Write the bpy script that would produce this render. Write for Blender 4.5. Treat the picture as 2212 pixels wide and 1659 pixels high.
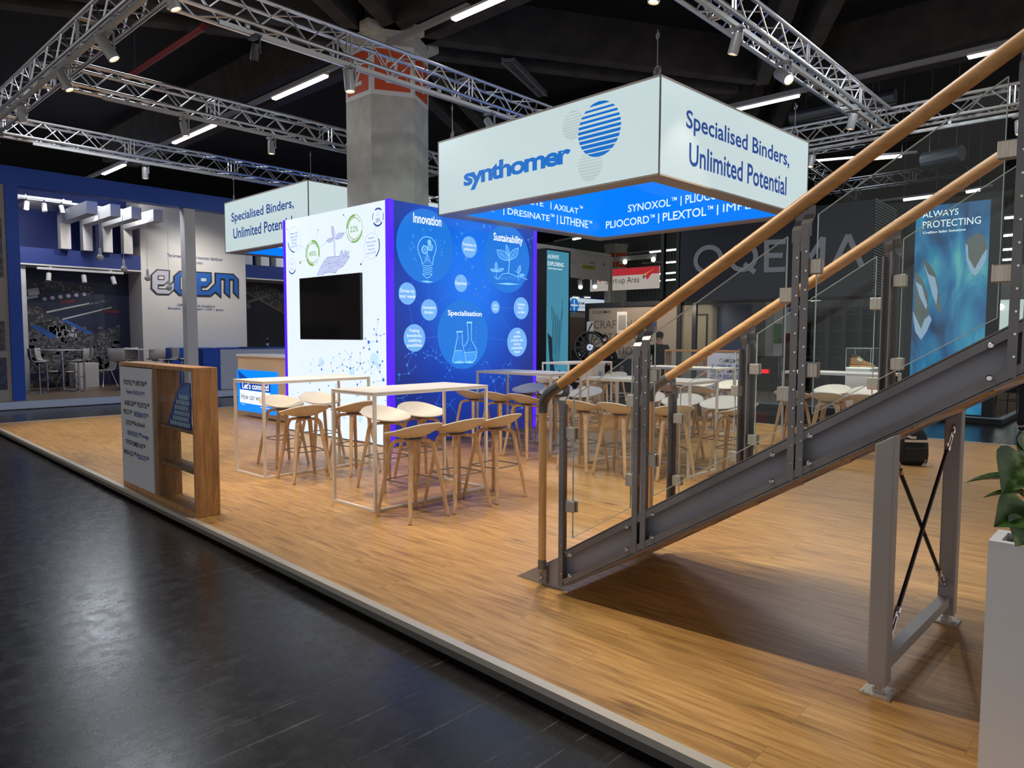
import bpy, bmesh, math, random
from math import sin, cos, pi, radians, sqrt, atan2
from mathutils import Vector, Matrix, Quaternion

random.seed(7)
for o in list(bpy.data.objects):
    bpy.data.objects.remove(o, do_unlink=True)
SC = bpy.context.scene
COL = SC.collection

# ---------------------------------------------------------------- camera
F_PX, YAW, PITCH, ROLL, CAM_H = 1542.77, 0.7487, -0.0664, 0.0032, 1.535
W_PX, H_PX = 2212.0, 1659.0
_f = Vector((cos(PITCH) * cos(YAW), cos(PITCH) * sin(YAW), sin(PITCH)))
_r0 = Vector((sin(YAW), -cos(YAW), 0.0))
_u0 = _r0.cross(_f)
_r = _r0 * cos(ROLL) + _u0 * sin(ROLL)
_u = -_r0 * sin(ROLL) + _u0 * cos(ROLL)
EYE = Vector((0, 0, CAM_H))
cam_data = bpy.data.cameras.new('camera')
cam_data.sensor_fit = 'HORIZONTAL'
cam_data.sensor_width = 36.0
cam_data.lens = 36.0 * F_PX / W_PX
cam_data.clip_start, cam_data.clip_end = 0.05, 200
cam = bpy.data.objects.new('camera', cam_data)
COL.objects.link(cam)
cam.matrix_world = Matrix(((_r.x, _u.x, -_f.x, 0), (_r.y, _u.y, -_f.y, 0), (_r.z, _u.z, -_f.z, CAM_H), (0, 0, 0, 1)))
SC.camera = cam

# ---------------------------------------------------------------- world and exposure
wd = bpy.data.worlds.new('hall_air')
SC.world = wd
wd.use_nodes = True
wd.node_tree.nodes['Background'].inputs[0].default_value = (1.0, 0.97, 0.95, 1)
wd.node_tree.nodes['Background'].inputs[1].default_value = 0.66   # the rest of the lit hall, beyond the open aisle
SC.view_settings.view_transform = 'Standard'
SC.view_settings.look = 'None'
SC.view_settings.gamma = 1.0
SC.view_settings.use_curve_mapping = False
SC.view_settings.exposure = 0.0
SC.cycles.max_bounces = 8
SC.cycles.diffuse_bounces = 4
SC.cycles.glossy_bounces = 4
SC.cycles.transmission_bounces = 8
SC.cycles.transparent_max_bounces = 16
SC.cycles.caustics_reflective = False
SC.cycles.caustics_refractive = False
SC.cycles.sample_clamp_indirect = 4.0

# light levels of the hall's lamps and added fill (watts), gathered here for tuning
SPOT_W = 215.0          # a cylinder spot on the booth's trusses
HALL_W = 5.0           # a lit batten of the hall's strip lights: emission strength
AMBIENT_W = 130.0       # added ambient fill lamps under the roof


def area_light(name, loc, size, power, color=(1, 1, 1), rot=(0, 0, 0), spread=pi):
    d = bpy.data.lights.new(name, 'AREA')
    d.energy = power
    d.color = color
    d.shape = 'RECTANGLE'
    d.size, d.size_y = size
    d.spread = spread
    o = bpy.data.objects.new(name, d)
    COL.objects.link(o)
    o.location = loc
    o.rotation_euler = rot
    return o


# fill lamps under the roof, added to raise the hall's ambient light
for _x, _y in ((4, 3), (10, 3), (4, 12), (11, 14), (17, 6), (18, 14), (6, 20), (14, 21)):
    area_light('ambient_fill_lamp', (_x, _y, 5.9), (1.2, 1.2), AMBIENT_W, (0.86, 0.92, 1.0))


# ---------------------------------------------------------------- pixel -> place on a known plane (frame 2212 x 1659)
def ray(x, y):
    return _f + _r * ((x - W_PX / 2) / F_PX) - _u * ((y - H_PX / 2) / F_PX)


def on_z(x, y, z=0.0):
    d = ray(x, y)
    return EYE + d * ((z - CAM_H) / d.z)


def on_pl(x, y, p, n):
    d = ray(x, y)
    return EYE + d * ((Vector(p) - EYE).dot(n) / d.dot(n))


class Plane:
    """A vertical board: origin, reading direction (right) and up; normal looks at the reader."""

    def __init__(s, o, right, up=(0, 0, 1)):
        s.o, s.r, s.u = Vector(o), Vector(right).normalized(), Vector(up).normalized()
        s.n = s.r.cross(s.u)

    def P(s, a, b, d=0.0):
        return s.o + s.r * a + s.u * b + s.n * d

    def px(s, x, y):
        p = on_pl(x, y, s.o, s.n) - s.o
        return (p.dot(s.r), p.dot(s.u))


# ---------------------------------------------------------------- materials
def lin(c):
    c = c / 255.0
    return c / 12.92 if c <= 0.04045 else ((c + 0.055) / 1.055) ** 2.4


def rgb(r, g, b):
    return (lin(r), lin(g), lin(b), 1.0)


MATS = {}


def mat(name, col, rough=0.5, metal=0.0, emit=None, estr=1.0, spec=None, coat=0.0):
    if name in MATS:
        return MATS[name]
    m = bpy.data.materials.new(name)
    m.use_nodes = True
    b = m.node_tree.nodes['Principled BSDF']
    c = rgb(*col)
    b.inputs['Base Color'].default_value = c
    b.inputs['Roughness'].default_value = rough
    b.inputs['Metallic'].default_value = metal
    if spec is not None:
        b.inputs['Specular IOR Level'].default_value = spec
    if coat:
        b.inputs['Coat Weight'].default_value = coat
        b.inputs['Coat Roughness'].default_value = 0.1
    if emit is not None:
        b.inputs['Emission Color'].default_value = rgb(*emit)
        b.inputs['Emission Strength'].default_value = estr
    m.diffuse_color = c
    MATS[name] = m
    return m


def lit(name, col, s=1.0, base=None):
    """A back-lit print: the film's own colour shines through."""
    b = base or tuple(min(255, int(v * 0.35)) for v in col)
    return mat(name, b, 0.35, 0.0, col, s)


def nodes_of(m):
    nt = m.node_tree
    return nt, nt.nodes, nt.links, nt.nodes['Principled BSDF']


def ramp(nd, stops):
    r = nd.new('ShaderNodeValToRGB')
    e = r.color_ramp.elements
    while len(e) > 1:
        e.remove(e[-1])
    e[0].position, e[0].color = stops[0]
    for p, c in stops[1:]:
        x = e.new(p)
        x.color = c
    return r


def grain_mat(name, dark, mid, light, rough=0.45, scale=1.0, stretch=(12, 12, 0.9), bump=0.05, planks=None):
    """Wood: streaks along one axis (the small stretch value), optional planks (length, width)."""
    if name in MATS:
        return MATS[name]
    m = mat(name, mid, rough)
    nt, nd, lk, b = nodes_of(m)
    tc = nd.new('ShaderNodeTexCoord')
    mp = nd.new('ShaderNodeMapping')
    mp.inputs['Scale'].default_value = tuple(v * scale for v in stretch)
    lk.new(tc.outputs['Object'], mp.inputs[0])
    n1 = nd.new('ShaderNodeTexNoise')
    n1.inputs['Scale'].default_value = 2.2
    n1.inputs['Detail'].default_value = 9
    n1.inputs['Roughness'].default_value = 0.62
    n1.inputs['Distortion'].default_value = 0.6
    vec = mp.outputs[0]
    lk.new(vec, n1.inputs['Vector'])
    r1 = ramp(nd, [(0.28, rgb(*dark)), (0.5, rgb(*mid)), (0.72, rgb(*light))])
    out = r1.outputs[0]
    if planks:
        L, Wd = planks
        bm = nd.new('ShaderNodeMapping')
        bm.inputs['Rotation'].default_value = (0, 0, pi / 2)
        lk.new(tc.outputs['Object'], bm.inputs[0])
        br = nd.new('ShaderNodeTexBrick')
        br.offset = 0.37
        br.inputs['Color1'].default_value = (0.35, 0.35, 0.35, 1)
        br.inputs['Color2'].default_value = (0.65, 0.65, 0.65, 1)
        br.inputs['Mortar'].default_value = (0.0, 0.0, 0.0, 1)
        br.inputs['Scale'].default_value = 1.0
        br.inputs['Mortar Size'].default_value = 0.0012
        br.inputs['Mortar Smooth'].default_value = 0.3
        br.inputs['Brick Width'].default_value = L
        br.inputs['Row Height'].default_value = Wd
        lk.new(bm.outputs[0], br.inputs['Vector'])
        add = nd.new('ShaderNodeVectorMath')
        add.operation = 'MULTIPLY_ADD'
        add.inputs[1].default_value = (9, 9, 9)
        lk.new(br.outputs['Color'], add.inputs[0])
        lk.new(mp.outputs[0], add.inputs[2])
        lk.new(add.outputs[0], n1.inputs['Vector'])
        # per-plank tone
        mm = nd.new('ShaderNodeMath')
        mm.operation = 'MULTIPLY_ADD'
        mm.inputs[1].default_value = 0.14
        mm.inputs[2].default_value = -0.07
        lk.new(br.outputs['Color'], mm.inputs[0])
        ad = nd.new('ShaderNodeMath')
        ad.operation = 'ADD'
        lk.new(n1.outputs[0], ad.inputs[0])
        lk.new(mm.outputs[0], ad.inputs[1])
        # knots: sparse stretched cells
        vk = nd.new('ShaderNodeTexVoronoi')
        vk.inputs['Scale'].default_value = 1.3
        km = nd.new('ShaderNodeMapping')
        km.inputs['Scale'].default_value = (2.6, 0.75, 1)
        lk.new(tc.outputs['Object'], km.inputs[0])
        kn = nd.new('ShaderNodeTexNoise')
        kn.inputs['Scale'].default_value = 6
        lk.new(km.outputs[0], kn.inputs['Vector'])
        mixv = nd.new('ShaderNodeMixRGB')
        mixv.inputs[0].default_value = 0.12
        lk.new(km.outputs[0], mixv.inputs[1])
        lk.new(kn.outputs['Color'], mixv.inputs[2])
        lk.new(mixv.outputs[0], vk.inputs['Vector'])
        kr = ramp(nd, [(0.02, (0.30, 0.30, 0.30, 1)), (0.10, (0.86, 0.86, 0.86, 1)), (0.2, (1, 1, 1, 1))])
        lk.new(vk.outputs['Distance'], kr.inputs[0])
        lk.new(ad.outputs[0], r1.inputs[0])
        mk = nd.new('ShaderNodeMixRGB')
        mk.blend_type = 'MULTIPLY'
        mk.inputs[0].default_value = 0.8
        lk.new(r1.outputs[0], mk.inputs[1])
        lk.new(kr.outputs[0], mk.inputs[2])
        seam = ramp(nd, [(0.0, (0.66, 0.62, 0.58, 1)), (0.2, (1, 1, 1, 1))])
        lk.new(br.outputs['Color'], seam.inputs[0])
        ms = nd.new('ShaderNodeMixRGB')
        ms.blend_type = 'MULTIPLY'
        ms.inputs[0].default_value = 1.0
        lk.new(mk.outputs[0], ms.inputs[1])
        lk.new(seam.outputs[0], ms.inputs[2])
        out = ms.outputs[0]
    else:
        lk.new(n1.outputs[0], r1.inputs[0])
    lk.new(out, b.inputs['Base Color'])
    if bump:
        bp = nd.new('ShaderNodeBump')
        bp.inputs['Strength'].default_value = bump
        lk.new(n1.outputs[0], bp.inputs['Height'])
        lk.new(bp.outputs[0], b.inputs['Normal'])
    return m


def noisy_mat(name, c1, c2, rough=0.6, scale=6.0, metal=0.0, lo=0.35, hi=0.65, bump=0.0, detail=6, stretch=(1, 1, 1)):
    if name in MATS:
        return MATS[name]
    m = mat(name, c1, rough, metal)
    nt, nd, lk, b = nodes_of(m)
    tc = nd.new('ShaderNodeTexCoord')
    mp = nd.new('ShaderNodeMapping')
    mp.inputs['Scale'].default_value = stretch
    lk.new(tc.outputs['Object'], mp.inputs[0])
    n = nd.new('ShaderNodeTexNoise')
    n.inputs['Scale'].default_value = scale
    n.inputs['Detail'].default_value = detail
    lk.new(mp.outputs[0], n.inputs['Vector'])
    r = ramp(nd, [(lo, rgb(*c1)), (hi, rgb(*c2))])
    lk.new(n.outputs[0], r.inputs[0])
    lk.new(r.outputs[0], b.inputs['Base Color'])
    if bump:
        bp = nd.new('ShaderNodeBump')
        bp.inputs['Strength'].default_value = bump
        lk.new(n.outputs[0], bp.inputs['Height'])
        lk.new(bp.outputs[0], b.inputs['Normal'])
    return m


def glass_mat(name, tint=(250, 253, 253), alpha_mix=0.93):
    """Thin clear pane: mostly see-through with a mirror-like sheen."""
    if name in MATS:
        return MATS[name]
    m = mat(name, tint, 0.02)
    nt, nd, lk, b = nodes_of(m)
    out = nd['Material Output']
    tr = nd.new('ShaderNodeBsdfTransparent')
    tr.inputs[0].default_value = rgb(*tint)
    gl = nd.new('ShaderNodeBsdfGlossy')
    gl.inputs['Roughness'].default_value = 0.01
    lw = nd.new('ShaderNodeLayerWeight')
    lw.inputs[0].default_value = 0.5
    pw = nd.new('ShaderNodeMath')
    pw.operation = 'POWER'
    pw.inputs[1].default_value = 4.5
    lk.new(lw.outputs['Facing'], pw.inputs[0])
    fr = nd.new('ShaderNodeMath')
    fr.operation = 'MULTIPLY_ADD'
    fr.inputs[1].default_value = 0.3
    fr.inputs[2].default_value = 0.015
    lk.new(pw.outputs[0], fr.inputs[0])
    mx = nd.new('ShaderNodeMixShader')
    lk.new(fr.outputs[0], mx.inputs[0])
    lk.new(tr.outputs[0], mx.inputs[1])
    lk.new(gl.outputs[0], mx.inputs[2])
    lk.new(mx.outputs[0], out.inputs['Surface'])
    return m


# ---------------------------------------------------------------- mesh builder
class MB:
    def __init__(s):
        s.v, s.f, s.mi, s.cur = [], [], [], 0

    def slot(s, i):
        s.cur = i
        return s

    def add(s, vs, fs):
        k = len(s.v)
        s.v += [tuple(v) for v in vs]
        s.f += [tuple(i + k for i in f) for f in fs]
        s.mi += [s.cur] * len(fs)
        return s

    def box(s, x0, x1, y0, y1, z0, z1):
        return s.add([(x0, y0, z0), (x1, y0, z0), (x1, y1, z0), (x0, y1, z0), (x0, y0, z1), (x1, y0, z1), (x1, y1, z1), (x0, y1, z1)],
                     [(0, 3, 2, 1), (4, 5, 6, 7), (0, 1, 5, 4), (1, 2, 6, 5), (2, 3, 7, 6), (3, 0, 4, 7)])

    def obox(s, c, ax, ay, az, sx, sy, sz):
        """box centred at c with unit axes and full sizes"""
        c, ax, ay, az = Vector(c), Vector(ax).normalized() * sx / 2, Vector(ay).normalized() * sy / 2, Vector(az).normalized() * sz / 2
        vs = [c + ax * i + ay * j + az * k for i, j, k in ((-1, -1, -1), (1, -1, -1), (1, 1, -1), (-1, 1, -1), (-1, -1, 1), (1, -1, 1), (1, 1, 1), (-1, 1, 1))]
        return s.add(vs, [(0, 3, 2, 1), (4, 5, 6, 7), (0, 1, 5, 4), (1, 2, 6, 5), (2, 3, 7, 6), (3, 0, 4, 7)])

    def beam(s, a, b, w, h, up=(0, 0, 1)):
        a, b = Vector(a), Vector(b)
        d = b - a
        x = d.normalized()
        y = Vector(up).cross(x)
        if y.length < 1e-5:
            y = Vector((0, 1, 0)).cross(x)
        y.normalize()
        z = x.cross(y)
        return s.obox((a + b) / 2, x, y, z, d.length, w, h)

    def quad(s, a, b, c, d):
        return s.add([a, b, c, d], [(0, 1, 2, 3)])

    def poly(s, pts):
        return s.add(pts, [tuple(range(len(pts)))])

    def prism(s, pts, vec):
        """closed outline pts swept by vec"""
        vec = Vector(vec)
        n = len(pts)
        a = [Vector(p) for p in pts]
        b = [p + vec for p in a]
        fs = [tuple(reversed(range(n))), tuple(range(n, 2 * n))]
        fs += [(i, (i + 1) % n, n + (i + 1) % n, n + i) for i in range(n)]
        return s.add(a + b, fs)

    def tube(s, pts, rad, n=8, cap=True):
        pts = [Vector(p) for p in pts]
        if not isinstance(rad, (list, tuple)):
            rad = [rad] * len(pts)
        k = len(pts)
        t0 = (pts[1] - pts[0]).normalized()
        ref = Vector((0, 0, 1)) if abs(t0.z) < 0.9 else Vector((1, 0, 0))
        x = ref.cross(t0).normalized()
        vs, fs = [], []
        for i, p in enumerate(pts):
            t = (pts[min(i + 1, k - 1)] - pts[max(i - 1, 0)]).normalized()
            x = (x - t * x.dot(t)).normalized()
            y = t.cross(x)
            for j in range(n):
                a = 2 * pi * j / n
                vs.append(p + (x * cos(a) + y * sin(a)) * rad[i])
        for i in range(k - 1):
            for j in range(n):
                j2 = (j + 1) % n
                fs.append((i * n + j, i * n + j2, (i + 1) * n + j2, (i + 1) * n + j))
        if cap:
            fs.append(tuple(reversed(range(n))))
            fs.append(tuple((k - 1) * n + j for j in range(n)))
        return s.add(vs, fs)

    def strap(s, pts, w, h, side):
        """rectangular section swept along pts; side = direction of the width"""
        pts = [Vector(p) for p in pts]
        k = len(pts)
        vs, fs = [], []
        ws = w if isinstance(w, (list, tuple)) else [w] * k
        hs = h if isinstance(h, (list, tuple)) else [h] * k
        for i, p in enumerate(pts):
            t = (pts[min(i + 1, k - 1)] - pts[max(i - 1, 0)]).normalized()
            x = Vector(side)
            x = (x - t * x.dot(t)).normalized()
            y = t.cross(x)
            for a, b in ((-1, -1), (1, -1), (1, 1), (-1, 1)):
                vs.append(p + x * (a * ws[i] / 2) + y * (b * hs[i] / 2))
        for i in range(k - 1):
            for j in range(4):
                j2 = (j + 1) % 4
                fs.append((i * 4 + j, i * 4 + j2, (i + 1) * 4 + j2, (i + 1) * 4 + j))
        fs.append((3, 2, 1, 0))
        fs.append(tuple((k - 1) * 4 + j for j in range(4)))
        return s.add(vs, fs)

    def lathe(s, c, prof, axis=(0, 0, 1), n=24, closed=False):
        """prof = [(radius, height)] around axis at c"""
        c, z = Vector(c), Vector(axis).normalized()
        x = (Vector((1, 0, 0)) if abs(z.x) < 0.9 else Vector((0, 1, 0)))
        x = (x - z * x.dot(z)).normalized()
        y = z.cross(x)
        vs, fs = [], []
        k = len(prof)
        for r, h in prof:
            for j in range(n):
                a = 2 * pi * j / n
                vs.append(c + z * h + (x * cos(a) + y * sin(a)) * r)
        for i in range(k - 1):
            for j in range(n):
                j2 = (j + 1) % n
                fs.append((i * n + j, i * n + j2, (i + 1) * n + j2, (i + 1) * n + j))
        if closed:
            for j in range(n):
                j2 = (j + 1) % n
                fs.append(((k - 1) * n + j, (k - 1) * n + j2, j2, j))
        else:
            fs.append(tuple(reversed(range(n))))
            fs.append(tuple((k - 1) * n + j for j in range(n)))
        return s.add(vs, fs)

    def cyl(s, a, b, r, n=16):
        return s.tube([a, b], r, n)

    def ball(s, c, r, n=12, m=8, sc=(1, 1, 1)):
        c = Vector(c)
        vs, fs = [], []
        for i in range(m + 1):
            th = pi * i / m
            for j in range(n):
                a = 2 * pi * j / n
                vs.append(c + Vector((sin(th) * cos(a) * sc[0], sin(th) * sin(a) * sc[1], cos(th) * sc[2])) * r)
        for i in range(m):
            for j in range(n):
                j2 = (j + 1) % n
                fs.append((i * n + j, (i + 1) * n + j, (i + 1) * n + j2, i * n + j2))
        return s.add(vs, fs)

    # ---- flat prints on a board plane
    def disc(s, pl, u, v, r, d=0.003, n=40, ru=None):
        ru = ru or r
        return s.poly([pl.P(u + ru * cos(2 * pi * i / n), v + r * sin(2 * pi * i / n), d) for i in range(n)])

    def ring(s, pl, u, v, r, w, d=0.003, a0=0, a1=360, n=48):
        k = max(3, int(n * (a1 - a0) / 360))
        vs, fs = [], []
        for i in range(k + 1):
            a = radians(a0 + (a1 - a0) * i / k)
            vs.append(pl.P(u + r * cos(a), v + r * sin(a), d))
            vs.append(pl.P(u + (r - w) * cos(a), v + (r - w) * sin(a), d))
        for i in range(k):
            fs.append((2 * i + 1, 2 * i + 3, 2 * i + 2, 2 * i))
        return s.add(vs, fs)

    def line(s, pl, a, b, w, d=0.0028):
        du, dv = b[0] - a[0], b[1] - a[1]
        L = sqrt(du * du + dv * dv) or 1e-6
        nu, nv = -dv / L * w / 2, du / L * w / 2
        return s.poly([pl.P(a[0] + nu, a[1] + nv, d), pl.P(a[0] - nu, a[1] - nv, d), pl.P(b[0] - nu, b[1] - nv, d), pl.P(b[0] + nu, b[1] + nv, d)])

    def pline(s, pl, pts, w, d=0.0028):
        for a, b in zip(pts, pts[1:]):
            s.line(pl, a, b, w, d)
        return s

    def rect(s, pl, u0, v0, u1, v1, d=0.002):
        return s.poly([pl.P(u0, v0, d), pl.P(u1, v0, d), pl.P(u1, v1, d), pl.P(u0, v1, d)])

    def pgon(s, pl, pts, d=0.002):
        return s.poly([pl.P(a, b, d) for a, b in pts])

    def build(s, name, mats, parent=None, org=(0, 0, 0), smooth=False, bevel=0.0, angle=40):
        me = bpy.data.meshes.new(name)
        ox, oy, oz = org
        me.from_pydata([(x - ox, y - oy, z - oz) for x, y, z in s.v], [], s.f)
        for m in (mats if isinstance(mats, (list, tuple)) else [mats]):
            me.materials.append(m)
        if max(s.mi, default=0) > 0:
            me.polygons.foreach_set('material_index', s.mi)
        me.update()
        if smooth:
            me.polygons.foreach_set('use_smooth', [True] * len(me.polygons))
            try:
                me.set_sharp_from_angle(angle=radians(angle))
            except Exception:
                pass
        o = bpy.data.objects.new(name, me)
        COL.objects.link(o)
        if parent is not None:
            o.parent = parent
        else:
            o.location = org
        if bevel:
            bv = o.modifiers.new('bevel', 'BEVEL')
            bv.width = bevel
            bv.segments = 2
            bv.limit_method = 'ANGLE'
        return o


def tag(o, label, cat, group=None, kind=None):
    o['label'] = label
    o['category'] = cat
    if group:
        o['group'] = group
    if kind:
        o['kind'] = kind
    return o


def thing(name, label, cat, loc=(0, 0, 0), rotz=0.0, group=None):
    o = bpy.data.objects.new(name, None)
    o.empty_display_size = 0.1
    COL.objects.link(o)
    o.location = loc
    o.rotation_euler = (0, 0, rotz)
    return tag(o, label, cat, group)


def structure(o):
    o['kind'] = 'structure'
    return o


def dup(root, loc, rotz, label, group=None, name=None):
    r = root.copy()
    COL.objects.link(r)
    r.location = loc
    r.rotation_euler = (0, 0, rotz)
    r['label'] = label
    if group:
        r['group'] = group
    for ch in list(root.children):
        c = ch.copy()
        COL.objects.link(c)
        c.parent = r
        for g in list(ch.children):
            q = g.copy()
            COL.objects.link(q)
            q.parent = c
    return r


# ---------------------------------------------------------------- lettering
_tcache = {}


def glyphs(body, bold=0.0, align='LEFT', space=1.0, shear=0.0):
    """2-D mesh (verts, faces, bbox) of a line of lettering in the built-in face"""
    key = (body, bold, space, shear)
    if key in _tcache:
        return _tcache[key]
    cu = bpy.data.curves.new('lettering', 'FONT')
    cu.body = body
    cu.size = 1.0
    cu.offset = bold
    cu.space_character = space
    cu.shear = shear
    cu.resolution_u = 3
    ob = bpy.data.objects.new('lettering', cu)
    COL.objects.link(ob)
    dg = bpy.context.evaluated_depsgraph_get()
    me = bpy.data.meshes.new_from_object(ob.evaluated_get(dg))
    vs = [(v.co.x, v.co.y) for v in me.vertices]
    fs = [tuple(p.vertices) for p in me.polygons]
    bpy.data.objects.remove(ob, do_unlink=True)
    bpy.data.meshes.remove(me)
    bpy.data.curves.remove(cu)
    xs = [v[0] for v in vs]
    ys = [v[1] for v in vs]
    res = (vs, fs, (min(xs), min(ys), max(xs), max(ys)))
    _tcache[key] = res
    return res


def write_fit(mb, pl, body, u0, v0, u1, v1, bold=0.0, d=0.004, space=1.0, shear=0.0):
    """lettering whose ink box fills u0..u1, v0..v1 on the board"""
    vs, fs, (a, b, c, e) = glyphs(body, bold, space=space, shear=shear)
    su, sv = (u1 - u0) / (c - a), (v1 - v0) / (e - b)
    mb.add([pl.P(u0 + (x - a) * su, v0 + (y - b) * sv, d) for x, y in vs], fs)
    return mb


def write(mb, pl, body, u, v, h, xs=0.8, bold=0.0, d=0.004, align='C', space=1.0):
    """lettering of cap height h on baseline v, centred (C) or starting (L) at u; xs = width factor"""
    vs, fs, (a, b, c, e) = glyphs(body, bold, space=space)
    k = h / 0.70
    off = {'C': -(a + c) / 2, 'L': -a, 'R': -c}[align]
    mb.add([pl.P(u + (x + off) * k * xs, v + y * k, d) for x, y in vs], fs)
    return mb
# ================================================================ materials used around the hall
M_ALU = mat('truss_aluminium', (196, 196, 198), 0.34, 0.92)
M_STEEL = noisy_mat('brushed_steel', (104, 104, 108), (134, 133, 136), 0.36, 3.0, 0.4, stretch=(2, 2, 40))
M_DSTEEL = noisy_mat('dark_rolled_steel', (104, 103, 108), (128, 126, 130), 0.40, 2.5, 0.2, detail=4)
M_CLAMP = noisy_mat('brushed_nickel', (176, 168, 158), (200, 192, 180), 0.32, 3, 0.6, stretch=(1, 40, 1))
M_CHROME = mat('chrome', (205, 205, 210), 0.12, 1.0)
M_WHITE = mat('white_lacquer', (226, 222, 216), 0.4)
M_WHITE2 = mat('white_board', (222, 222, 222), 0.55)
M_BLACK = mat('black_paint', (22, 22, 24), 0.5)
M_DKGREY = mat('anthracite_paint', (40, 41, 46), 0.5)
M_RUBBER = mat('black_rubber', (16, 16, 17), 0.7)
M_GREYSPOT = mat('grey_lamp_body', (150, 150, 150), 0.45, 0.2)
M_OAKL = grain_mat('light_oak', (200, 150, 94), (222, 174, 116), (236, 192, 136), 0.42, 1.0, (14, 14, 1.2), 0.02)
M_OAKX = grain_mat('light_oak_lengthwise', (172, 122, 70), (196, 146, 90), (212, 164, 108), 0.42, 1.0, (14, 1.2, 14), 0.02)
M_GLASS = glass_mat('clear_glass')
M_GEDGE = mat('glass_edge', (196, 220, 222), 0.1)
M_CONC = noisy_mat('pale_concrete', (182, 179, 170), (198, 195, 186), 0.85, 5.0, bump=0.04)
M_CEIL = noisy_mat('soot_black_ceiling', (16, 16, 18), (24, 23, 24), 0.95, 2.0)
M_BEAM = noisy_mat('dark_concrete_beam', (42, 39, 37), (60, 56, 53), 0.9, 3.0)
M_LAMPGLOW = lit('lamp_glow', (255, 226, 180), 6.0, (255, 240, 220))
M_TUBE = lit('strip_light_glow', (255, 250, 240), HALL_W, (255, 255, 255))


def floor_material():
    m = mat('worn_black_asphalt', (24, 23, 24), 0.3, spec=0.62)
    nt, nd, lk, b = nodes_of(m)
    tc = nd.new('ShaderNodeTexCoord')
    base = nd.new('ShaderNodeTexNoise')
    base.inputs['Scale'].default_value = 1.4
    base.inputs['Detail'].default_value = 8
    lk.new(tc.outputs['Object'], base.inputs['Vector'])
    br = ramp(nd, [(0.3, rgb(19, 18, 20)), (0.6, rgb(34, 31, 32)), (0.8, rgb(48, 43, 41))])
    lk.new(base.outputs[0], br.inputs[0])
    col = br.outputs[0]
    dust = nd.new('ShaderNodeTexNoise')
    dust.inputs['Scale'].default_value = 9
    dust.inputs['Detail'].default_value = 10
    dust.inputs['Roughness'].default_value = 0.75
    lk.new(tc.outputs['Object'], dust.inputs['Vector'])
    hs = []
    for i, (ang, sc, lo) in enumerate(((0.35, 1.0, .735), (1.15, 0.8, .74), (2.2, 1.3, .75), (-0.6, 0.7, .745), (0.9, 2.2, .76))):
        mp = nd.new('ShaderNodeMapping')
        mp.inputs['Rotation'].default_value = (0, 0, ang)
        mp.inputs['Location'].default_value = (i * 3.7, i * 1.9, 0)
        mp.inputs['Scale'].default_value = (0.55 * sc, 42 * sc, 1)
        lk.new(tc.outputs['Object'], mp.inputs[0])
        n = nd.new('ShaderNodeTexNoise')
        n.inputs['Scale'].default_value = 1.0
        n.inputs['Detail'].default_value = 2.5
        n.inputs['Distortion'].default_value = 0.25
        lk.new(mp.outputs[0], n.inputs['Vector'])
        r = ramp(nd, [(lo - .06, (0, 0, 0, 1)), (lo + .0, (1, 1, 1, 1))])
        lk.new(n.outputs[0], r.inputs[0])
        hs.append(r)
    acc = hs[0].outputs[0]
    for r in hs[1:]:
        mx = nd.new('ShaderNodeMath')
        mx.operation = 'MAXIMUM'
        lk.new(acc, mx.inputs[0])
        lk.new(r.outputs[0], mx.inputs[1])
        acc = mx.outputs[0]
    dr = ramp(nd, [(0.40, (0, 0, 0, 1)), (0.62, (.7, .7, .7, 1))])
    lk.new(dust.outputs[0], dr.inputs[0])
    sc = nd.new('ShaderNodeMath')
    sc.operation = 'MULTIPLY'
    lk.new(acc, sc.inputs[0])
    lk.new(dr.outputs[0], sc.inputs[1])
    mx = nd.new('ShaderNodeMixRGB')
    lk.new(sc.outputs[0], mx.inputs[0])
    lk.new(col, mx.inputs[1])
    mx.inputs[2].default_value = rgb(120, 110, 104)
    m2 = nd.new('ShaderNodeMixRGB')
    dd = ramp(nd, [(0.62, (0, 0, 0, 1)), (0.86, (0.5, 0.5, 0.5, 1))])
    lk.new(dust.outputs[0], dd.inputs[0])
    lk.new(dd.outputs[0], m2.inputs[0])
    lk.new(mx.outputs[0], m2.inputs[1])
    m2.inputs[2].default_value = rgb(92, 82, 76)
    lk.new(m2.outputs[0], b.inputs['Base Color'])
    rr = ramp(nd, [(0.3, (0.20, 0.20, 0.20, 1)), (0.72, (0.34, 0.34, 0.34, 1))])
    lk.new(dust.outputs[0], rr.inputs[0])
    ra = nd.new('ShaderNodeMath')
    ra.operation = 'MULTIPLY_ADD'
    ra.inputs[1].default_value = 0.25
    lk.new(sc.outputs[0], ra.inputs[0])
    lk.new(rr.outputs[0], ra.inputs[2])
    lk.new(ra.outputs[0], b.inputs['Roughness'])
    bp = nd.new('ShaderNodeBump')
    bp.inputs['Strength'].default_value = 0.05
    bp.inputs['Distance'].default_value = 0.003
    ba = nd.new('ShaderNodeMath')
    ba.operation = 'ADD'
    lk.new(dust.outputs[0], ba.inputs[0])
    lk.new(sc.outputs[0], ba.inputs[1])
    lk.new(ba.outputs[0], bp.inputs['Height'])
    lk.new(bp.outputs[0], b.inputs['Normal'])
    return m


M_FLOOR = floor_material()
M_DECK = grain_mat('oak_plank_floor', (126, 90, 50), (176, 132, 76), (198, 156, 98), 0.40, 1.0, (15, 1.05, 1), 0.03, planks=(1.5, 0.22))

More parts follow.
